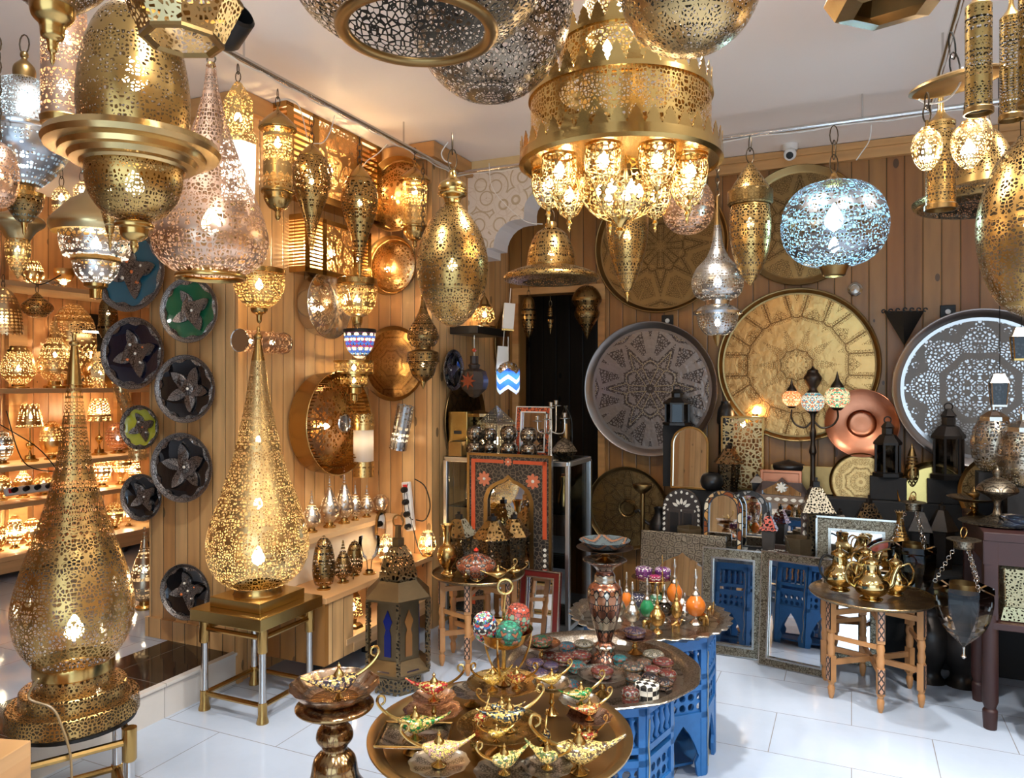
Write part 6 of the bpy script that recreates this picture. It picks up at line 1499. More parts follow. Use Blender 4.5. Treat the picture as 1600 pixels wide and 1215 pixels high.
# chequered box
c = PZ(1011, 1066, .58); t = thing('trinket_box', 'black and white chequered bone box at the front edge of the silver tray', 'box', (c.x, c.y, .534), .3)
m, nt, out = newmat('chequer_bone'); sx = N(nt, 'ShaderNodeTexChecker'); sx.inputs['Scale'].default_value = 62.; sx.inputs[1].default_value = (.72, .68, .58, 1); sx.inputs[2].default_value = (.02, .02, .02, 1); nt.links.new(objco(nt), sx.inputs[0]); nt.links.new(bsdf(nt, sx.outputs[0], 0, .25), out.inputs[0])
MB().lathe([(0, 0), (.036, 0), (.036, .030)], 28).build('base', m, t); MB().lathe([(.037, .030), (.037, .042), (.03, .046), (0, .048)], 28).build('lid', m, t)
# footed dishes with boxes on them
for lab, px, py, hw, colr, bl in (('copper footed dish at the back left of the silver tray', 846, 1004, 29, 'green', 'green box with red flower on the copper footed dish'), ('plum coloured footed dish behind the tall vase', 992, 991, 32, 'purple', 'plum round box on the footed dish behind the tall vase'), ('wide footed dish in front of the tall vase', 941, 1052, 38, 'red', 'red and green painted box on the wide footed dish')):
    c = PZ(px, py, .60); fdish(lab, (c.x, c.y, .534), hw*c.y/F, .066, rose if colr == 'purple' or colr == 'green' else pew, None)
    q = PZ(px, py-4, .615); rbx(bl, px, py-10, colr, 17, .030, base=.589)
# tall inlaid vase with dishes on its mouth
p = PZ(945, 1034, .534); s_ = p.y/F; zz = lambda y: (1034-y)*s_
t = thing('tall_vase', 'tall copper and silver inlaid vase standing in the silver tray', 'vase', p, 0)
vm = mosaic('inlaid_copper_silver', [(.34, .16, .09), (.44, .38, .30), (.14, .06, .04), (.3, .12, .07)], 42., False); vm.node_tree.nodes['Principled BSDF'].inputs['Metallic'].default_value = .85; vm.node_tree.nodes['Principled BSDF'].inputs['Roughness'].default_value = .25
MB().lathe(sm([(0, 0), (22*s_, 0), (22*s_, zz(1028)), (14*s_, zz(1016)), (17*s_, zz(1008)), (11*s_, zz(1002)), (13*s_, zz(992)), (21*s_, zz(965)), (27*s_, zz(935)), (26*s_, zz(918)), (17*s_, zz(908)), (16*s_, zz(898)), (13*s_, zz(892)), (18*s_, zz(884)), (32*s_, zz(876)), (34*s_, zz(874)), (30*s_, zz(873)), (0, zz(880))], 4), 56, 10).build('body', vm, t)
fdish('brown shallow dish lying on the mouth of the tall inlaid vase', (p.x, p.y, p.z+zz(875)), 43*s_, .045, engraved('brown_dish', (.30, .2, .13), (.1, .06, .04), 120., 10., .14, .3, 1., .6), None)
t = thing('painted_dish', 'scalloped grey blue dish with orange flower, topmost on the tall vase', 'dish', (p.x, p.y, p.z+zz(875)+.034), 0)
MB().lathe(sm([(0, .006), (.03, .006), (.06, .018), (38*s_, .034), (38.5*s_, .035), (.055, .010), (0, 0)], 4), 60, 6, wave=(16, .02)).build('dish', engraved('grey_blue_enamel', (.10, .13, .14), (.05, .05, .05), 120., 12., .16, .2, .3, .8, (.3, .12, .05)), t)
o = []
for i in range(40): a = 2*PI*i/40; r = .02*(.6+.4*abs(math.cos(2.5*a))); o.append((r*math.cos(a), r*math.sin(a)))
MB().plate(o, .008, .010).build('flower', plain('orange_enamel', (.6, .16, .04), 0, .3), t, smooth=False)

# ================================================================ perfume bottles on the scalloped tray
def perfume(label, px, by, ty, hw, m, m2=None, z=.535):
    c = PZ(px, by, z); s_ = c.y/F; h = (by-ty)*s_; R = hw*s_; m2 = m2 or M_silver()
    t = thing('perfume_bottle', label, 'bottle', c, 0)
    MB().lathe(sm([(0, 0), (R*.7, 0), (R*.6, h*.04), (R*.22, h*.10), (R*.22, h*.14)], 3), 20).build('foot', m2, t)
    MB().lathe(sm([(R*.22, h*.14), (R*.7, h*.18), (R, h*.30), (R*.92, h*.40), (R*.4, h*.52)], 4), 28, 8).build('body', m, t)
    MB().lathe(sm([(R*.42, h*.51), (R*.45, h*.54), (R*.2, h*.60), (R*.28, h*.64), (R*.12, h*.70), (R*.10, h*.80), (R*.22, h*.84), (R*.14, h*.97), (0, h)], 3), 18).build('stopper', m2, t)
orange = plain('orange_stone_glaze', (.42, .11, .012), 0, .12, .15, 30.); grn = plain('green_glaze', (.01, .14, .05), 0, .08); gls = M_silver()
for lab, px, by, ty, hw, m, m2 in (
  ('silver perfume bottle at the left front of the scalloped tray', 988, 982, 908, 12, M_silver(), M_silver()), ('green perfume bottle with cream patch on the scalloped tray', 1011, 973, 902, 11, grn, M_silver()), ('gold perfume bottle at the front of the scalloped tray', 1027, 988, 915, 12, M_brass(), M_brass()),
  ('orange perfume bottle half hidden behind the silver one', 979, 958, 893, 9, orange, M_silver()), ('orange perfume bottle at the back of the scalloped tray', 1054, 952, 872, 12, orange, M_silver()), ('slim gold perfume bottle between the two orange ones', 1057, 976, 903, 9, M_brass(), M_brass()),
  ('orange perfume bottle with silver foot at the right of the scalloped tray', 1087, 974, 888, 15, orange, M_silver()), ('clear ribbed perfume bottle in the middle of the scalloped tray', 1038, 970, 912, 14, glass('smoke_glass', (.5, .45, .42)), M_silver()),
  ('small silver perfume bottle at the very left of the scalloped tray', 968, 970, 905, 9, M_silver(), M_silver()), ('tall thin brass bottle rising behind the gold one', 1035, 950, 866, 6, M_brass(), M_brass()), ('small silver perfume bottle behind the smoky glass one', 1070, 968, 925, 9, M_silver(), M_silver())):
    perfume(lab, px, by, ty, hw, m, m2)
# stand with beaded boxes
c = PZ(1020, 945, .535); s_ = c.y/F; t = thing('pedestal_bowl', 'thin brass pedestal plate carrying purple beaded boxes', 'stand', c, 0)
MB().lathe(sm([(0, 0), (.04, 0), (.012, .02), (.008, .09), (.05, .115), (.085, .12), (.085, .124), (0, .122)], 4), 36).build('plate', M_brass(), t)
bd = lambda n_, c0: mosaic('beaded_'+n_, [c0, c0, (.6, .55, .5), tuple(x*.5 for x in c0)], 190., False)
def beaded(label, dx, dy, dz, R, h, m, rot=0.):
    t = thing('beaded_box', label, 'box', (c.x+dx, c.y+dy, c.z+dz), rot, 'beaded boxes of the perfume tray')
    MB().lathe([(0, 0), (R*.95, 0), (R, h*.1), (R, h*.55)], 24, 6).build('base', m, t); MB().lathe(sm([(R*1.03, h*.56), (R*1.03, h*.75), (R*.8, h*.95), (0, h)], 2), 24, 6).build('lid', m, t)
beaded('purple beaded round box at the left of the thin pedestal', -.04, 0, .124, .036, .045, bd('purple', (.16, .03, .18)))
beaded('violet beaded round box at the right of the thin pedestal', .042, -.005, .124, .034, .042, bd('purple', (.16, .03, .18)))
beaded('small crimson beaded box in front of the purple ones', .0, -.055, .122, .026, .024, bd('crimson', (.28, .02, .08)))
beaded('dark blue beaded box left of the green one', -.07, -.03, 0., .033, .06, bd('navy', (.03, .03, .07)))
beaded('green beaded drum box under the thin pedestal', .0, -.08, 0., .028, .07, bd('green', (.03, .14, .07)))
# small brass animals
def animal(label, px, by, L, kind, rot):
    p = PZ(px, by, .535); t = thing(kind+'_figurine', label, 'figurine', p, rot)
    if kind == 'camel':
        b = MB(); b.tube(sm([(-.45*L, 0, .62*L), (-.2*L, 0, .66*L), (0, 0, .78*L), (.18*L, 0, .66*L), (.36*L, 0, .60*L), (.48*L, 0, .80*L), (.50*L, 0, 1.02*L), (.64*L, 0, 1.0*L)], 4), [.05*L, .09*L, .12*L, .14*L, .15*L, .16*L, .16*L, .15*L, .15*L, .15*L, .14*L, .14*L, .13*L, .12*L, .10*L, .08*L, .06*L, .055*L, .05*L, .05*L, .05*L, .055*L, .06*L, .06*L, .06*L, .06*L, .05*L, .045*L, .04*L][:29], 10)
    else:
        b = MB(); b.tube(sm([(-.46*L, 0, .60*L), (-.2*L, 0, .66*L), (.1*L, 0, .64*L), (.38*L, 0, .68*L), (.56*L, 0, .56*L), (.62*L, 0, .30*L), (.66*L, 0, .10*L)], 4), [.10*L, .2*L, .24*L, .27*L, .28*L, .29*L, .29*L, .28*L, .27*L, .25*L, .22*L, .19*L, .17*L, .16*L, .15*L, .13*L, .10*L, .08*L, .06*L, .055*L, .05*L, .045*L, .04*L, .035*L, .03*L][:25], 10)
    b.build('body', M_brass(), t)
    for x in (-.3, .26):
        for y in (-.09, .09): MB().tube([(x*L, y*L, .6*L), (x*L+.01*L, y*L, .3*L), (x*L, y*L, 0)], [.08*L, .05*L, .04*L] if kind == 'camel' else [.11*L, .085*L, .08*L], 8).build('leg', M_brass(), t)
animal('tiny brass camel at the front of the scalloped tray', 1056, 987, .045, 'camel', .1); animal('little pewter elephant beside the orange bottle at the right', 1098, 975, .055, 'elephant', -1.2); animal('tiny bronze elephant at the left front of the scalloped tray', 1010, 982, .04, 'elephant', .4); animal('small brass camel near the right rim of the scalloped tray', 1110, 962, .05, 'camel', .8)
# ================================================================ stepped display along the back wall
Z1, Z2 = .50, .83
t = thing('display_stand', 'black draped stepped stand along the back wall under the big trays', 'stand', (0, 0, 0), TH)
cloth = plain('black_cloth', (.012, .011, .011), 0, .85)
b = MB(); rbox(b, -1.12, 1.9, 4.50, 5.01, 0, Z1-.002); b.build('lower_step', cloth, t, smooth=False, bevel=.006)
b = MB(); rbox(b, -1.02, 1.9, 4.78, 5.01, Z1-.002, Z2-.002); b.build('upper_step', cloth, t, smooth=False, bevel=.006)
def s1(cx, v=4.62): return at_v(cx, v, Z1)
def s2(cx, v=4.88): return at_v(cx, v, Z2)
def px2m(p, w): return w*p.y/F
# --- mirrors leaning on the floor
p = at_v(1062, 4.37, 0); framed_mirror('old silver mirror frame with onion arch opening, leftmost of the floor mirrors', p, .50, .62, silv_rep, 'rect', 'moor', .20, .16)
p = at_v(1143, 4.25, 0); framed_mirror('silver framed mirror with stepped border reflecting the blue table', p, .335, .58, silv_fine, 'rect', 'rect', .17, .13, fr2=M_silver())
p = at_v(1240, 4.16, 0); framed_mirror('plain studded silver framed mirror at the right of the floor mirrors', p, .36, .60, silv_fine, 'rect', 'rect', .12, .10, rz=RB-.20, fr2=M_silver())
p = at_v(1320, 4.40, 0); framed_mirror('dark silver mirror standing in the shade behind the tea table', p, .34, .46, silv_fine, 'rect', 'rect', .14, .08)
# --- lower step
t = thing('inlaid_mirror_case', 'black arched wooden mirror case with bone inlay and two little doors', 'mirror case', s1(1065, 4.70), (-.06, 0, RB))
w, h = .24, .34; MB().plate(arch_pts(w, h, 'round', 18), -.02, .02, 0, RX(PI/2)).build('body', darkw, t, smooth=False, bevel=.003)
for sx_ in (-1, 1):
    d = MB().box((sx_*.042, -.024, .12), (.076, .010, .19)).build('door', plain('dark_door_wood', (.035, .022, .016), 0, .4), t, smooth=False, bevel=.002); MB().box((sx_*.042, -.030, .12), (.05, .004, .15)).build('door_panel', blackw, d, smooth=False)
    for k in range(7): inlay(t, [(sx_*.107, .02+.033*k, .3*sx_, .024)], bone, .018, .023)
for k in range(9): a = PI*(k+.5)/9; inlay(t, [(.103*math.cos(a), h-w/2+.103*math.sin(a), a-PI/2, .02)], bone, .018, .023)
for k in range(5): a = PI*(k+1)/6; inlay(t, [(.045*math.cos(a), h-w/2+.045*math.sin(a), a-PI/2, .04)], bone, .02, .023)
inlay(t, [(x, h-w/2-.012, PI/2, .022) for x in (-.08, -.05, 0, .05, .08)], bone, .016, .023)
framed_mirror('arched mirror with amber bone frame on the lower step', s1(1129, 4.57), .225, .365, amb, 'round', 'round', .13, .10, fr2=blackw)
framed_mirror('arched mirror with grey bone frame behind the amber one', s1(1170, 4.66), .21, .36, mosaic('grey_bone', [(.3, .29, .27), (.5, .48, .43), (.04, .04, .04), (.36, .34, .31)], 22., False), 'round', 'round', .13, .08, fr2=blackw)
t = framed_mirror('mirror with brown pointed crest, white flower and bone leaf inlay', s1(1221, 4.70), .31, .46, plain('brown_inlay_wood', (.07, .04, .03), 0, .45, .2, 20.), 'crown', 'rect', .14, .03, rz=RB-.12)
MB().box((0, -.018, .315), (.29, .006, .045)).build('cross_band', plain('brown_inlay_band', (.20, .14, .10), 0, .35), t, smooth=False)
inlay(t, [(x, .315, PI/2, .036) for x in (-.115, -.07, -.023, .023, .07, .115)]+[(.133*s_, .04+.046*k, 0, .032) for k in range(6) for s_ in (-1, 1)], bone, .024, .022)
o = []
for i in range(48): a = 2*PI*i/48; r = .032*(.45+.55*abs(math.cos(4*a))); o.append((r*math.cos(a), r*math.sin(a)))
MB().plate(o, 0, .004, 0, TR(0, -.016, .385) @ RX(PI/2)).build('flower', bone, t, smooth=False)
def bucket(label, p, R, H):
    t = thing('candle_bucket', label, 'candle holder', p, .3); m = PX((.30, .24, .15), 4.2, 7., .3, 0, nm='bucket')
    MB().lathe([(0, .002), (R*.86, .002), (R, H), (R*.93, H), (R*.8, .008)], 6).build('body', plain('bucket_metal', (.34, .27, .17), 1., .38, .2, 20.), t, smooth=False)
    MB().tube([(R*1.0*math.cos(a), -R*.2, H*.9-R*1.1*math.sin(a)) for a in [PI*i/14 for i in range(15)]], .0025, 6).build('handle', M_silver(), t)
    return t
bucket('six sided metal candle bucket in front of the bone inlaid case', s1(1077, 4.545), .082, .135); bucket('six sided metal candle bucket in front of the brown crested mirror', s1(1247, 4.56), .08, .125)
housel('small iron lantern with red pierced roof between the arched mirrors and the bucket', s1(1201, 4.55), .062, .27, 4, plain('grey_iron', (.10, .085, .075), .7, .45, .2, 20.), .35, PX((.20, .05, .04), 4.2, 5., .12, 0, nm='redroof'))
framed_mirror('wide silver framed mirror on the lower step reflecting the teapots', at_v(1338, 4.58, Z1-.10), .42, .35, silv_fine, 'rect', 'rect', .18, .10, fr2=M_silver())
framed_mirror('round topped mirror with red and tan enamel border behind the teapots', at_v(1394, 4.46, .33), .31, .33, mosaic('red_tan_enamel', [(.25, .04, .02), (.30, .06, .03), (.35, .22, .12), (.2, .03, .02)], 14., False), 'round', 'round', .14, .10, fr2=M_dbrass())
t = thing('tall_vase', 'slim pierced brass bottle vase at the right of the lower step', 'vase', s1(1407, 4.57), 0); s_ = 1/F*4.1
MB().lathe(sm([(.045, 0), (.04, .012), (.03, .03), (.055, .09), (.052, .14), (.028, .20), (.018, .25), (.02, .29), (.032, .31)], 4), 32).build('body', PX(BR, 4.2, 5., .2, 0, nm='slim'), t)
# lanterns on the lower step, right
for lab, cx, v, R, H, n in (('dark iron lantern with pointed roof beside the slim bottle vase', 1438, 4.66, .075, .34, 4), ('dark pointed lantern in front of the bright brass tray', 1472, 4.66, .075, .36, 6)):
    housel(lab, s1(cx, v), R, H, n, dl, .3, dl)
# --- upper step
framed_mirror('arched mirror with plain gold frame on the upper step', s2(1077, 4.805), .24, .40, M_brass(), 'round', 'round', .06, .08)
t = thing('ball_ornament', 'black ball shaped pot beside the gold framed arched mirror', 'pot', s2(1112, 4.74+.06), 0); MB().lathe(sm([(.03, 0), (.06, .02), (.07, .06), (.055, .10), (.02, .115)], 4), 24).build('body', blackw, t)
housel('wide roofed pierced brass lantern in front of the openwork panel', s2(1139, 4.845), .09, .30, 6, pdl, .4, PX((.30, .19, .09), 4.4, 6., .16, 0, nm='wideroof'))
t = thing('openwork_panel', 'upright gold openwork box lamp on the upper step, lit from behind', 'lamp', at_v(1161, 4.96, Z2), TH); w, h = .25, .46
b = MB(); b.box((-w/2, 0, h/2), (.012, .09, h)); b.box((w/2, 0, h/2), (.012, .09, h)); b.box((0, 0, h), (w, .09, .012)); b.box((0, 0, .006), (w, .09, .012)); b.build('frame', M_brass(), t, smooth=False)
b = MB(); b.box((0, -.043, h/2), (w-.01, .002, h-.01)); b.build('pierced_panel', PX((.60, .43, .20), 4.5, 6.5, .12, 0, nm='panel'), t, smooth=False); bulb(t, h*.9, .016, 60., WWARM)
t = thing('table_lamp', 'small bright bulb lamp glowing against the golden sunburst tray', 'lamp', at_v(1180, 4.99, Z2+.46), 0); MB().lathe([(0, 0), (.02, 0), (.018, .02), (0, .02)], 14).build('socket', M_brass(), t); bulb(t, .035, .017, 260., (1., .66, .36))
t = thing('serving_tray', 'copper rectangular tray with raised rim leaning behind the crested mirror', 'tray', s2(1220, 4.81), (-.12, 0, RB)); MB().plate(arch_pts(.235, .14, 'rect', 16), -.002, .008, 0, RX(PI/2)).build('plate', M_copper(), t, smooth=False, bevel=.003)
MB().plate(arch_pts(.24, .145, 'rect', 16), .006, .018, 0, RX(PI/2), hole=arch_pts(.24, .145, 'rect', 16, .018)).build('rim', M_copper(), t, smooth=False, bevel=.003)
t = thing('serving_tray', 'plain brown rectangular tray behind the copper one', 'tray', s2(1252, 4.90), (-.10, 0, RB)); MB().plate(arch_pts(.36, .17, 'rect', 16), -.002, .010, 0, RX(PI/2)).build('plate', M_dbrass(), t, smooth=False, bevel=.004)
housel('little nickel lantern with shiny pyramid roof beside the wide roofed one', s2(1183, 4.79), .055, .12, 4, dl, .5, M_silver())
housel('tall lantern with pale pierced pyramid roof right of the crested mirror', at_v(1275, 4.66, Z1), .115, .46, 4, pdl, .6, PX((.20, .175, .13), 4.2, 4., .16, 0, nm='paleroof'))
housel('small dark lantern with shiny tip in front of the brown tray', at_v(1312, 4.66, Z1), .07, .29, 6, dl, .2, M_silver())
housel('pointed brass lantern of mosque shape in front of the brown tray', at_v(1358, 4.70, Z1), .085, .37, 6, pdl, .2, pdl)
def station(label, p, R, H):
    t = thing('table_lantern', label, 'lantern', p, TH+.2)
    MB().lathe([(R*1.1, 0), (R*1.1, H*.06), (R*.9, H*.08)], 6).build('base', dl, t, smooth=False)
    MB().lathe([(R*.85, H*.08), (R*.85, H*.55)], 6).build('body', glass('smoky_pane', (.25, .24, .24)), t, smooth=False)
    for i in range(6):
        a = PI/3*i; MB().box((R*.86*math.cos(a), R*.86*math.sin(a), H*.31), (.012, .012, H*.48)).build('post', dl, t, smooth=False)
    MB().lathe([(R*1.05, H*.54), (R*1.05, H*.58), (R*.6, H*.70), (R*.42, H*.72), (R*.42, H*.82), (R*.5, H*.84), (R*.2, H*.93), (0, H*.94)], 6).build('roof', dl, t, smooth=False)
    MB().torus(R*.25, .004, T=TR(0, 0, H*.96) @ RX(PI/2)).build('ring_handle', dl, t)
# shelf board under upper lanterns
station('black six sided lantern with crown top in front of the pewter grey tray', at_v(1058, 4.87, 1.235), .085, .25)
station('black openwork lantern in front of the copper dish', at_v(1387, 4.86, Z2+.135), .075, .34)
station('black lantern with figure top in front of the silvery openwork tray', at_v(1482, 4.82, Z2+.14), .085, .42)
for lab, cx, v, zz_, w in (('small black riser block under the six sided lantern', 1058, 4.90, 1.235, .17), ('small black riser block under the openwork lantern', 1387, 4.88, Z2+.135, .19), ('small black riser block under the lantern with figure top', 1482, 4.86, Z2+.14, .22)):
    p = at_v(cx, v, Z2); t = thing('riser_block', lab, 'stand', p, TH); h = zz_-Z2; MB().box((0, 0, h/2-.001), (w, .085 if h > .3 else .14, h-.004)).build('block', cloth, t, smooth=False, bevel=.004)
pot('bottle', 'small dark brass bottle beside the openwork panel', 'bottle', at_v(1134, 4.97, Z2), sm([(.045, 0), (.05, .05), (.045, .38), (.055, .42), (.05, .50), (.03, .54), (.03, .56)], 4), dl)
lamp('table_lamp', 'pointed brass cone ornament on the right of the upper step', 'ornament', 1425, 0, [('body', PX(BRD, 4.4, 5., .2, 0, nm='coneo'), [(0, 652), (3, 660), (8, 675), (13, 700), (10, 718), (8, 726), (12, 734), (14, 742)], 4)], pos=at_v(1425, 4.86, Z2))
# mosaic candelabra lamp
p = at_v(1270, 4.84, Z2); s_ = p.y/F; t = thing('table_lamp', 'turkish table lamp with three glowing mosaic glass globes on curled arms', 'lamp', p, TH); zz = lambda y: (758-y)*s_
MB().lathe(sm([(.06, 0), (.055, .01), (.02, .04), (.014, zz(700)), (.022, zz(690)), (.012, zz(675)), (.020, zz(660)), (.012, zz(650)), (.014, zz(636)), (.022, zz(628)), (.016, zz(622))], 4), 24).build('stem', darkm := plain('bronzed_iron', (.06, .045, .035), .9, .35, .2, 20.), t)
MS = {'orange': mosaic('globe_orange', [(.85, .32, .12), (.9, .5, .3), (.8, .2, .08), (.9, .85, .7)], 190.), 'multi': mosaic('globe_multi', [(.1, .45, .7), (.85, .85, .8), (.1, .3, .6), (.7, .25, .12), (.9, .9, .9)], 150.), 'white': mosaic('globe_white', [(.9, .88, .75), (.9, .85, .6), (.1, .6, .5), (.8, .25, .2), (.9, .9, .8)], 130.)}
for mm, dx, zc, r in (('orange', -31*s_, zz(607), 14*s_), ('multi', 0, zz(612), 17*s_), ('white', 35*s_, zz(605), 18*s_)):
    if dx: MB().tube(sm([(0, 0, zz(640)), (dx*.35, 0, zz(652)), (dx*.8, 0, zz(648)), (dx*1.02, 0, zz(636)), (dx, 0, zz(624))], 5), .006, 8).build('arm', darkm, t)
    MB().lathe(sm([(r*.5, zc-r*.85), (r*.95, zc-r*.4), (r, zc), (r*.95, zc+r*.45), (r*.55, zc+r*.85)], 4), 32, 4, T=TR(dx, 0, 0)).build('globe', MS[mm], t)
    MB().lathe([(r*.3, zc-r*1.1), (r*.55, zc-r*.86), (r*.5, zc-r*.82)], 20, T=TR(dx, 0, 0)).build('holder', darkm, t)
    k_ = zz(560)-zc-r*.85 if mm == 'multi' else r*1.3
    pr = sm([(r*.56, zc+r*.84), (r*.5, zc+r*1.05), (r*.2, zc+r*1.5), (r*.1, zc+r*1.9), (0, zc+r*2.3)], 3) if mm != 'multi' else sm([(r*.56, zc+r*.84), (r*.35, zc+r*1.2), (r*.6, zc+r*1.7), (r*.8, zc+r*2.2), (r*.5, zc+r*2.7), (r*.45, zc+r*2.9), (r*.15, zc+r*3.1), (0, zc+r*3.4)], 4)
    MB().lathe(pr, 20, T=TR(dx, 0, 0)).build('cap', darkm, t); bulb(t, zc-.01, .010, 110., WWARM, dx, 0)
t = thing('dark_bowl', 'dark bowl lying under the golden sunburst tray', 'bowl', at_v(1232, 4.95, Z2+.10), 0); MB().lathe(sm([(.03, 0), (.08, .02), (.10, .055), (.085, .075), (0, .10)], 4), 28).build('body', blackw, t)
p = at_v(1232, 4.96, Z2); t = thing('riser_block', 'small black riser block under the dark bowl', 'stand', p, TH); MB().box((0, 0, .049), (.2, .09, .096)).build('block', cloth, t, smooth=False)
# standing black jug silhouettes behind the blue tables
pot('incense_burner', 'thin bronze candle stand before the low bossed tray', 'candle holder', at_v(1004, 4.70, 0), sm([(.09, 0), (.03, .03), (.015, .1), (.015, .78), (.02, .80), (.055, .83), (.06, .86), (.03, .85)], 4), M_dbrass())
t = thing('watering_jug', 'dark bronze jug with long spout left of the bone inlaid case', 'jug', at_v(1030, 4.80, Z1), TH); MB().lathe(sm([(.04, 0), (.065, .04), (.06, .10), (.03, .16), (.035, .20)], 4), 28).build('body', dl, t)
MB().tube(sm([(-.05, 0, .08), (-.10, 0, .11), (-.13, 0, .17), (-.16, 0, .16)], 4), .010, 8).build('spout', dl, t); MB().tube(sm([(.03, 0, .17), (.09, 0, .16), (.09, 0, .08), (.055, 0, .05)], 4), .006, 8).build('handle', dl, t)

# ================================================================ tea table and teapots
TT = (1.745, 3.62); folding_table('folding tea table with brass tray and diamond inlaid legs at the right', TT[0], TT[1], .28, .475, .25)
def teapot(label, cx, Y, H, R, rot, black=False, z=.489):
    p = Vector(((cx-800)/F*Y, Y, z)); t = thing('teapot', label, 'teapot', p, rot); m = plain('teapot_brass', (.66, .50, .22), 1., .12, .1, 8.)
    MB().lathe(sm([(R*.62, 0), (R*.66, H*.03), (R*.45, H*.07), (R*.8, H*.14), (R, H*.27), (R*.93, H*.40), (R*.55, H*.52), (R*.46, H*.62), (R*.50, H*.72), (R*.56, H*.74)], 4), 40).build('body', m, t)
    MB().lathe(sm([(R*.57, H*.74), (R*.52, H*.79), (R*.25, H*.84), (R*.12, H*.87), (R*.14, H*.91), (R*.06, H*.95), (0, H)], 4), 28).build('lid', m, t)
    MB().tube(sm([(R*.7, 0, H*.22), (R*1.15, 0, H*.30), (R*1.3, 0, H*.48), (R*1.55, 0, H*.66), (R*1.75, 0, H*.68)], 5), [R*.24*(1-.030*i) for i in range(21)], 12).build('spout', m, t)
    MB().tube(sm([(-R*.5, 0, H*.68), (-R*1.1, 0, H*.74), (-R*1.45, 0, H*.58), (-R*1.35, 0, H*.36), (-R*.85, 0, H*.22)], 5), R*.085, 8).build('handle', M_black() if black else m, t)
    return t
teapot('tall brass teapot with black handle, left on the tea table', 1312, 3.66, .235, .072, .15, True); teapot('round bellied brass teapot in the front middle of the tea table', 1361, 3.50, .235, .078, -.1); teapot('smaller brass teapot at the right of the tea table', 1399, 3.58, .205, .055, 2.9)
teapot('brass teapot at the back of the tea table', 1352, 3.80, .21, .060, .3)

# ================================================================ dark table at the right and its things
t = thing('dark_table', 'dark red brown wooden table with lower shelf at the right edge', 'table', UV(.52, 3.79, 0), TH)
ZD = .86
b = MB(); rbox(b, 0, 1.2, 0, .68, ZD-.04, ZD); b.build('top', thuya, t, smooth=False, bevel=.004)
for x in (.03, 1.15):
    for y in (.03, .35, .65): b = MB(); b.lathe([(0, 0), (.026, 0), (.030, .08), (.022, .09), (.032, .12), (.032, .5)], 12, T=TR(x, y, 0)); b.box((x, y, .66), (.055, .055, .36)); b.build('leg', thuya, t, bevel=.003)
for z0, z1 in ((ZD-.14, ZD-.04), ):
    for y in (.015, .665): b = MB(); rbox(b, 0, 1.2, y-.012, y+.012, z0, z1); b.build('apron', thuya, t, smooth=False)
    for x in (.015, 1.185): b = MB(); rbox(b, x-.012, x+.012, 0, .68, z0, z1); b.build('apron', thuya, t, smooth=False)
b = MB(); rbox(b, 0, 1.2, 0, .68, .44, .47); b.build('lower_shelf', thuya, t, smooth=False, bevel=.003)
def dt(px, py): p = PZ(px, py, ZD); return p
p = at_v(1558, 4.03, ZD); s_ = p.y/F
t = thing('incense_burner', 'nickel incense burner with domed lid on a wide plate on the dark table', 'incense burner', p, 0)
MB().lathe(sm([(0, .0), (.14, .004), (.145, .012), (.08, .012), (.045, .03), (.018, .05), (.015, .10), (.04, .125), (.08, .145), (.085, .155)], 4), 48, 8).build('base', silv_rep, t); MB().lathe(sm([(.086, .156), (.075, .175), (.045, .20), (.015, .215), (.02, .235), (.008, .25), (0, .27)], 4), 40, 8).build('lid', silv_rep, t)
fdish('low dark dish on a short foot at the left of the dark table', at_v(1522, 4.26, ZD), .115, .085, E_dk, None)
genie('old oil lamp lying in the low dark dish', at_v(1522, 4.26, ZD)+Vector((0, 0, .07)), .14, .3, M_dbrass(), M_dbrass())
pot('glass_bowl', 'blue glass bowl at the right end of the dark table', 'bowl', at_v(1592, 3.93, ZD), sm([(.03, 0), (.06, .012), (.075, .04), (.07, .055)], 4), glass('blue_glass_bowl', (.35, .5, .85)))
def eggjar(label, p, R, H):
    t = thing('table_lantern', label, 'lantern', p, 0)
    MB().lathe(sm([(R*.5, 0), (R*.85, H*.16), (R, H*.4), (R*.88, H*.62), (R*.66, H*.76)], 5), 40, 10).build('shade', PX((.46, .38, .28), 3.9, 4.6, .13, 0, nm='eggj'), t); MB().lathe([(R*.68, H*.76), (R*.66, H*.82), (R*.25, H*.9), (R*.1, H*.92), (R*.1, H), (0, H)], 8).build('roof', M_silver(), t, smooth=False)
    MB().torus(R*.16, .003, T=TR(0, 0, H*1.04) @ RX(PI/2)).build('ring_handle', M_silver(), t)
q = at_v(1552, 4.32, 0); eggjar('egg shaped nickel lantern with pointed roof above the dark table', Vector((q.x, q.y, 1.07)), .10, .33)
q2 = at_v(1598, 4.18, 0); eggjar('egg shaped nickel lantern cut by the right edge above the dark table', Vector((q2.x, q2.y, 1.02)), .105, .34)
for lab, q_, z_ in (('black riser block on the dark table under the left egg lantern', q, 1.07), ('black riser block on the dark table under the right egg lantern', q2, 1.02)):
    t = thing('riser_block', lab, 'stand', (q_.x, q_.y, ZD), TH); MB().box((0, 0, (z_-ZD)/2), (.14, .12, z_-ZD-.004)).build('block', cloth, t, smooth=False)
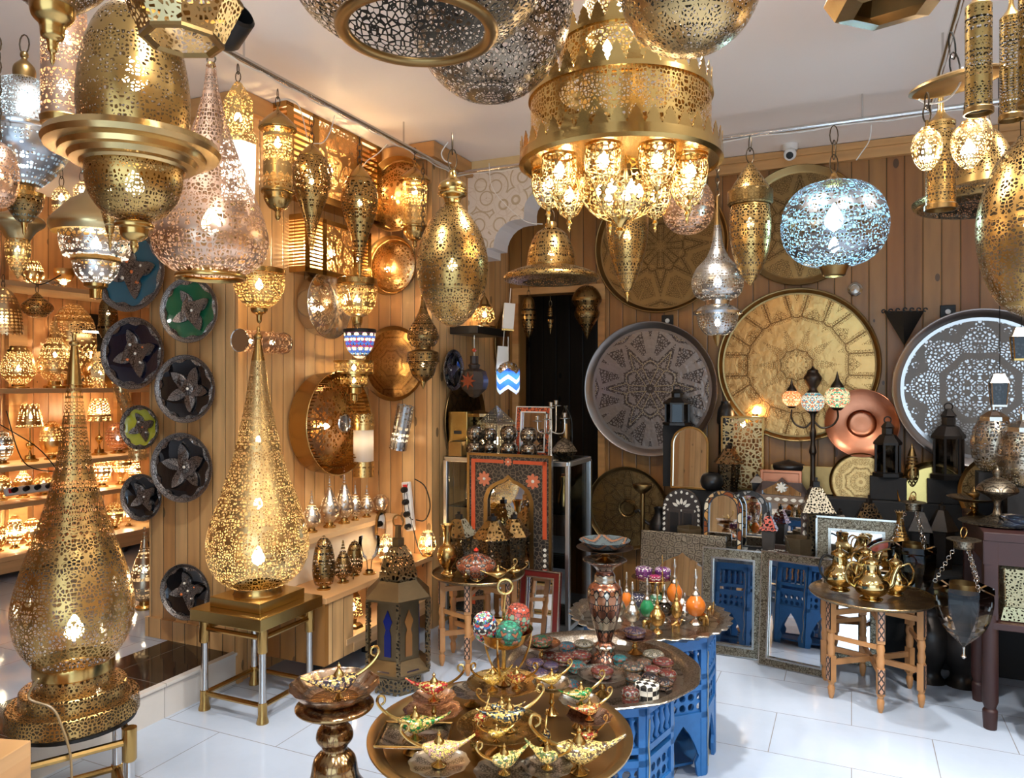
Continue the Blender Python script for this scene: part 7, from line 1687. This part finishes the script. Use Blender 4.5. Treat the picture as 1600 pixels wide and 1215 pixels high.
# lanterns hanging at the right edge over the table
for lab, cx, cy, m in (('grey glass lantern hanging before the silvery openwork tray', 1560, 632, M_silver()), ('pale box lantern with bluish pane at the right edge', 1594, 560, M_brass())):
    p = P(cx, cy, 3.6); s_ = p.y/F; t = thing('hanging_lantern', lab, 'lantern', p, .4)
    MB().lathe([(13*s_, 0), (16*s_, 34*s_)], 4).build('body', glass('smoky_pane', (.25, .24, .24)), t, smooth=False); MB().lathe([(18*s_, 34*s_), (10*s_, 48*s_), (0, 50*s_)], 4).build('roof', m, t, smooth=False); MB().lathe([(14*s_, -3*s_), (14*s_, 0), (0, 0)], 4).build('base', m, t, smooth=False)
    for i in range(4): a = PI/2*i; MB().tube([(13*s_*math.cos(a), 13*s_*math.sin(a), 0), (16*s_*math.cos(a), 16*s_*math.sin(a), 34*s_)], .003, 6).build('post', m, t)
    MB().tube(sm([(0, 0, 50*s_), (.01, 0, 80*s_), (0, 0, ZC-p.z)], 3), .002, 5).build('cord', M_black(), t)
# glass bucket lanterns hanging from the table edge
def glb(label, p, R, H, m):
    t = thing('hanging_lantern', label, 'lantern', p, .5)
    MB().lathe(sm([(0, 0), (R*.12, .01), (R*.75, H*.16), (R, H*.34), (R*1.0, H*.44)], 3)+[(R*1.04, H*.45), (R*1.02, H*.50)], 6).build('body', m, t, smooth=False); MB().lathe([(R*.5, H*.44), (R*.5, H*.52)], 20).build('inner_cup', M_dbrass(), t); MB().lathe([(.004, -.05), (.012, -.04), (.005, -.03), (.006, 0)], 10).build('finial', M_silver(), t)
    for i in range(3):
        a = 2*PI*i/3; b = MB(); A = Vector((R*math.cos(a), R*math.sin(a), H*.5)); B_ = Vector((R*.3*math.cos(a), R*.3*math.sin(a), H*.80)); n_ = 12
        for k in range(n_): q_ = A.lerp(B_, (k+.5)/n_); b.torus(.008, .0016, 0, TR(*q_) @ RZ(a) @ RX(PI/2) @ RY(k*1.57), 8, 4)
        b.build('chain', M_silver(), t)
    MB().lathe([(R*.34, H*.80), (R*.36, H*.86), (R*.6, H*.87), (R*.6, H*.875), (R*.1, H*.88)], 20).build('cap', silv_rep, t); MB().torus(.022, .003, T=TR(0, 0, H*.88+.026) @ RX(PI/2)).build('ring_handle', M_brass(), t)
glb('grey glass bucket lantern hanging on three chains beside the dark table', Vector((1.91, 3.15, .39)), .108, .52, glass('grey_glass', (.42, .40, .38)))
glb('darker glass bucket lantern behind the grey one', Vector((2.02, 3.75, .40)), .10, .58, glass('dark_grey_glass', (.30, .30, .28)))
def framed_lantern(label, p, R, H, fm, gm):
    t = thing('table_lantern', label, 'lantern', p, .35)
    MB().lathe([(R*1.1, 0), (R*.95, H*.14)], 4).build('base', fm, t, smooth=False); MB().lathe([(R*.9, H*.14), (R*.98, H*.56)], 4).build('body', gm, t, smooth=False)
    for i in range(4): a = PI/2*i; MB().tube([(R*.9*math.cos(a), R*.9*math.sin(a), H*.14), (R*.98*math.cos(a), R*.98*math.sin(a), H*.56)], .006, 6).build('post', fm, t)
    MB().lathe([(R*1.1, H*.56), (R*.85, H*.68), (R*.5, H*.72)], 4).build('roof', fm, t, smooth=False); MB().lathe(sm([(R*.5, H*.72), (R*.48, H*.85), (R*.2, H*.96), (0, H)], 3), 20).build('dome', fm, t)
cream = PX((.36, .30, .17), 3.2, 4.5, .2, 0, nm='creamlan')
framed_lantern('cream pierced metal lantern on the lower shelf of the dark table', at_v(1600, 3.93, .475), .13, .40, cream, cream)
framed_lantern('cream framed lantern with cobalt blue glass on the floor at the right edge', Vector((2.28, 3.12, 0)), .12, .42, plain('cream_metal', (.55, .48, .34), .3, .4), stained('cobalt_glass', (.01, .02, .22)))
# dark under-table clutter at the right of the stand
for lab, cx, z_ in (('dark brass lamp body standing behind the tea table', 1452, .18), ('second dark brass pot behind the bucket lanterns', 1502, .0)):
    pot('pot', lab, 'pot', at_v(cx, 4.32, 0), sm([(.08, 0), (.05, .05), (.10, .16), (.11, .26), (.06, .34), (.07, .38)], 4), dl)
# loose lamp cords looping between the pipes and the pendants
wc = plain('white_cable', (.7, .67, .62), 0, .5)
for lab, Y, pts in (('white cord looping from the left pipe to the downward teardrop', 3.6, ((432, 158), (450, 155), (468, 168), (480, 215))), ('white cord falling from the left pipe beside the slim teardrop', 3.7, ((523, 180), (516, 205), (505, 222), (490, 224))),
                    ('pale cord hanging in a long curve right of the plaster arch', 4.5, ((764, 255), (768, 290), (785, 315), (820, 345), (848, 350))), ('thin white cord hanging from the crossing pipe left of the shop camera', 3.9, ((1362, 195), (1358, 220), (1345, 240), (1338, 250))),
                    ('white cord looping round the oval canopy plate at the right', 1.95, ((1504, 105), (1500, 130), (1480, 155), (1450, 162), (1436, 155))), ('thin cord between the last left pendants', 4.3, ((605, 225), (590, 240), (575, 250), (565, 262))),
                    ('grey cord dropping from the end of the left pipe to the oval pendant', 3.2, ((700, 222), (690, 238), (694, 250), (705, 255)))):
    rl_ = RAILS[0] if pts[0][0] < 720 else RAILS[2] if pts[0][0] > 1440 else RAILS[1]
    MB().tube(sm([tuple(P(x, y, Y)-rl_.location) for x, y in pts], 8), .0028, 6).build('lamp_cord', wc, rl_)
p = at_v(1160, 4.60, Z1); t = thing('inlaid_box', 'low wooden box with bone inlaid lid between the silver frames and the arched mirrors', 'box', at_v(1195, 4.475, .0)+Vector((0, 0, .49)), TH)
t.location = s1(1215, 4.53); MB().box((0, 0, .02), (.12, .05, .04)).build('body', darkw, t, smooth=False, bevel=.003); MB().box((0, 0, .043), (.12, .05, .006)).build('lid', mosaic('bone_lid', [(.07, .04, .03), (.5, .46, .4)], 60., False), t, smooth=False)
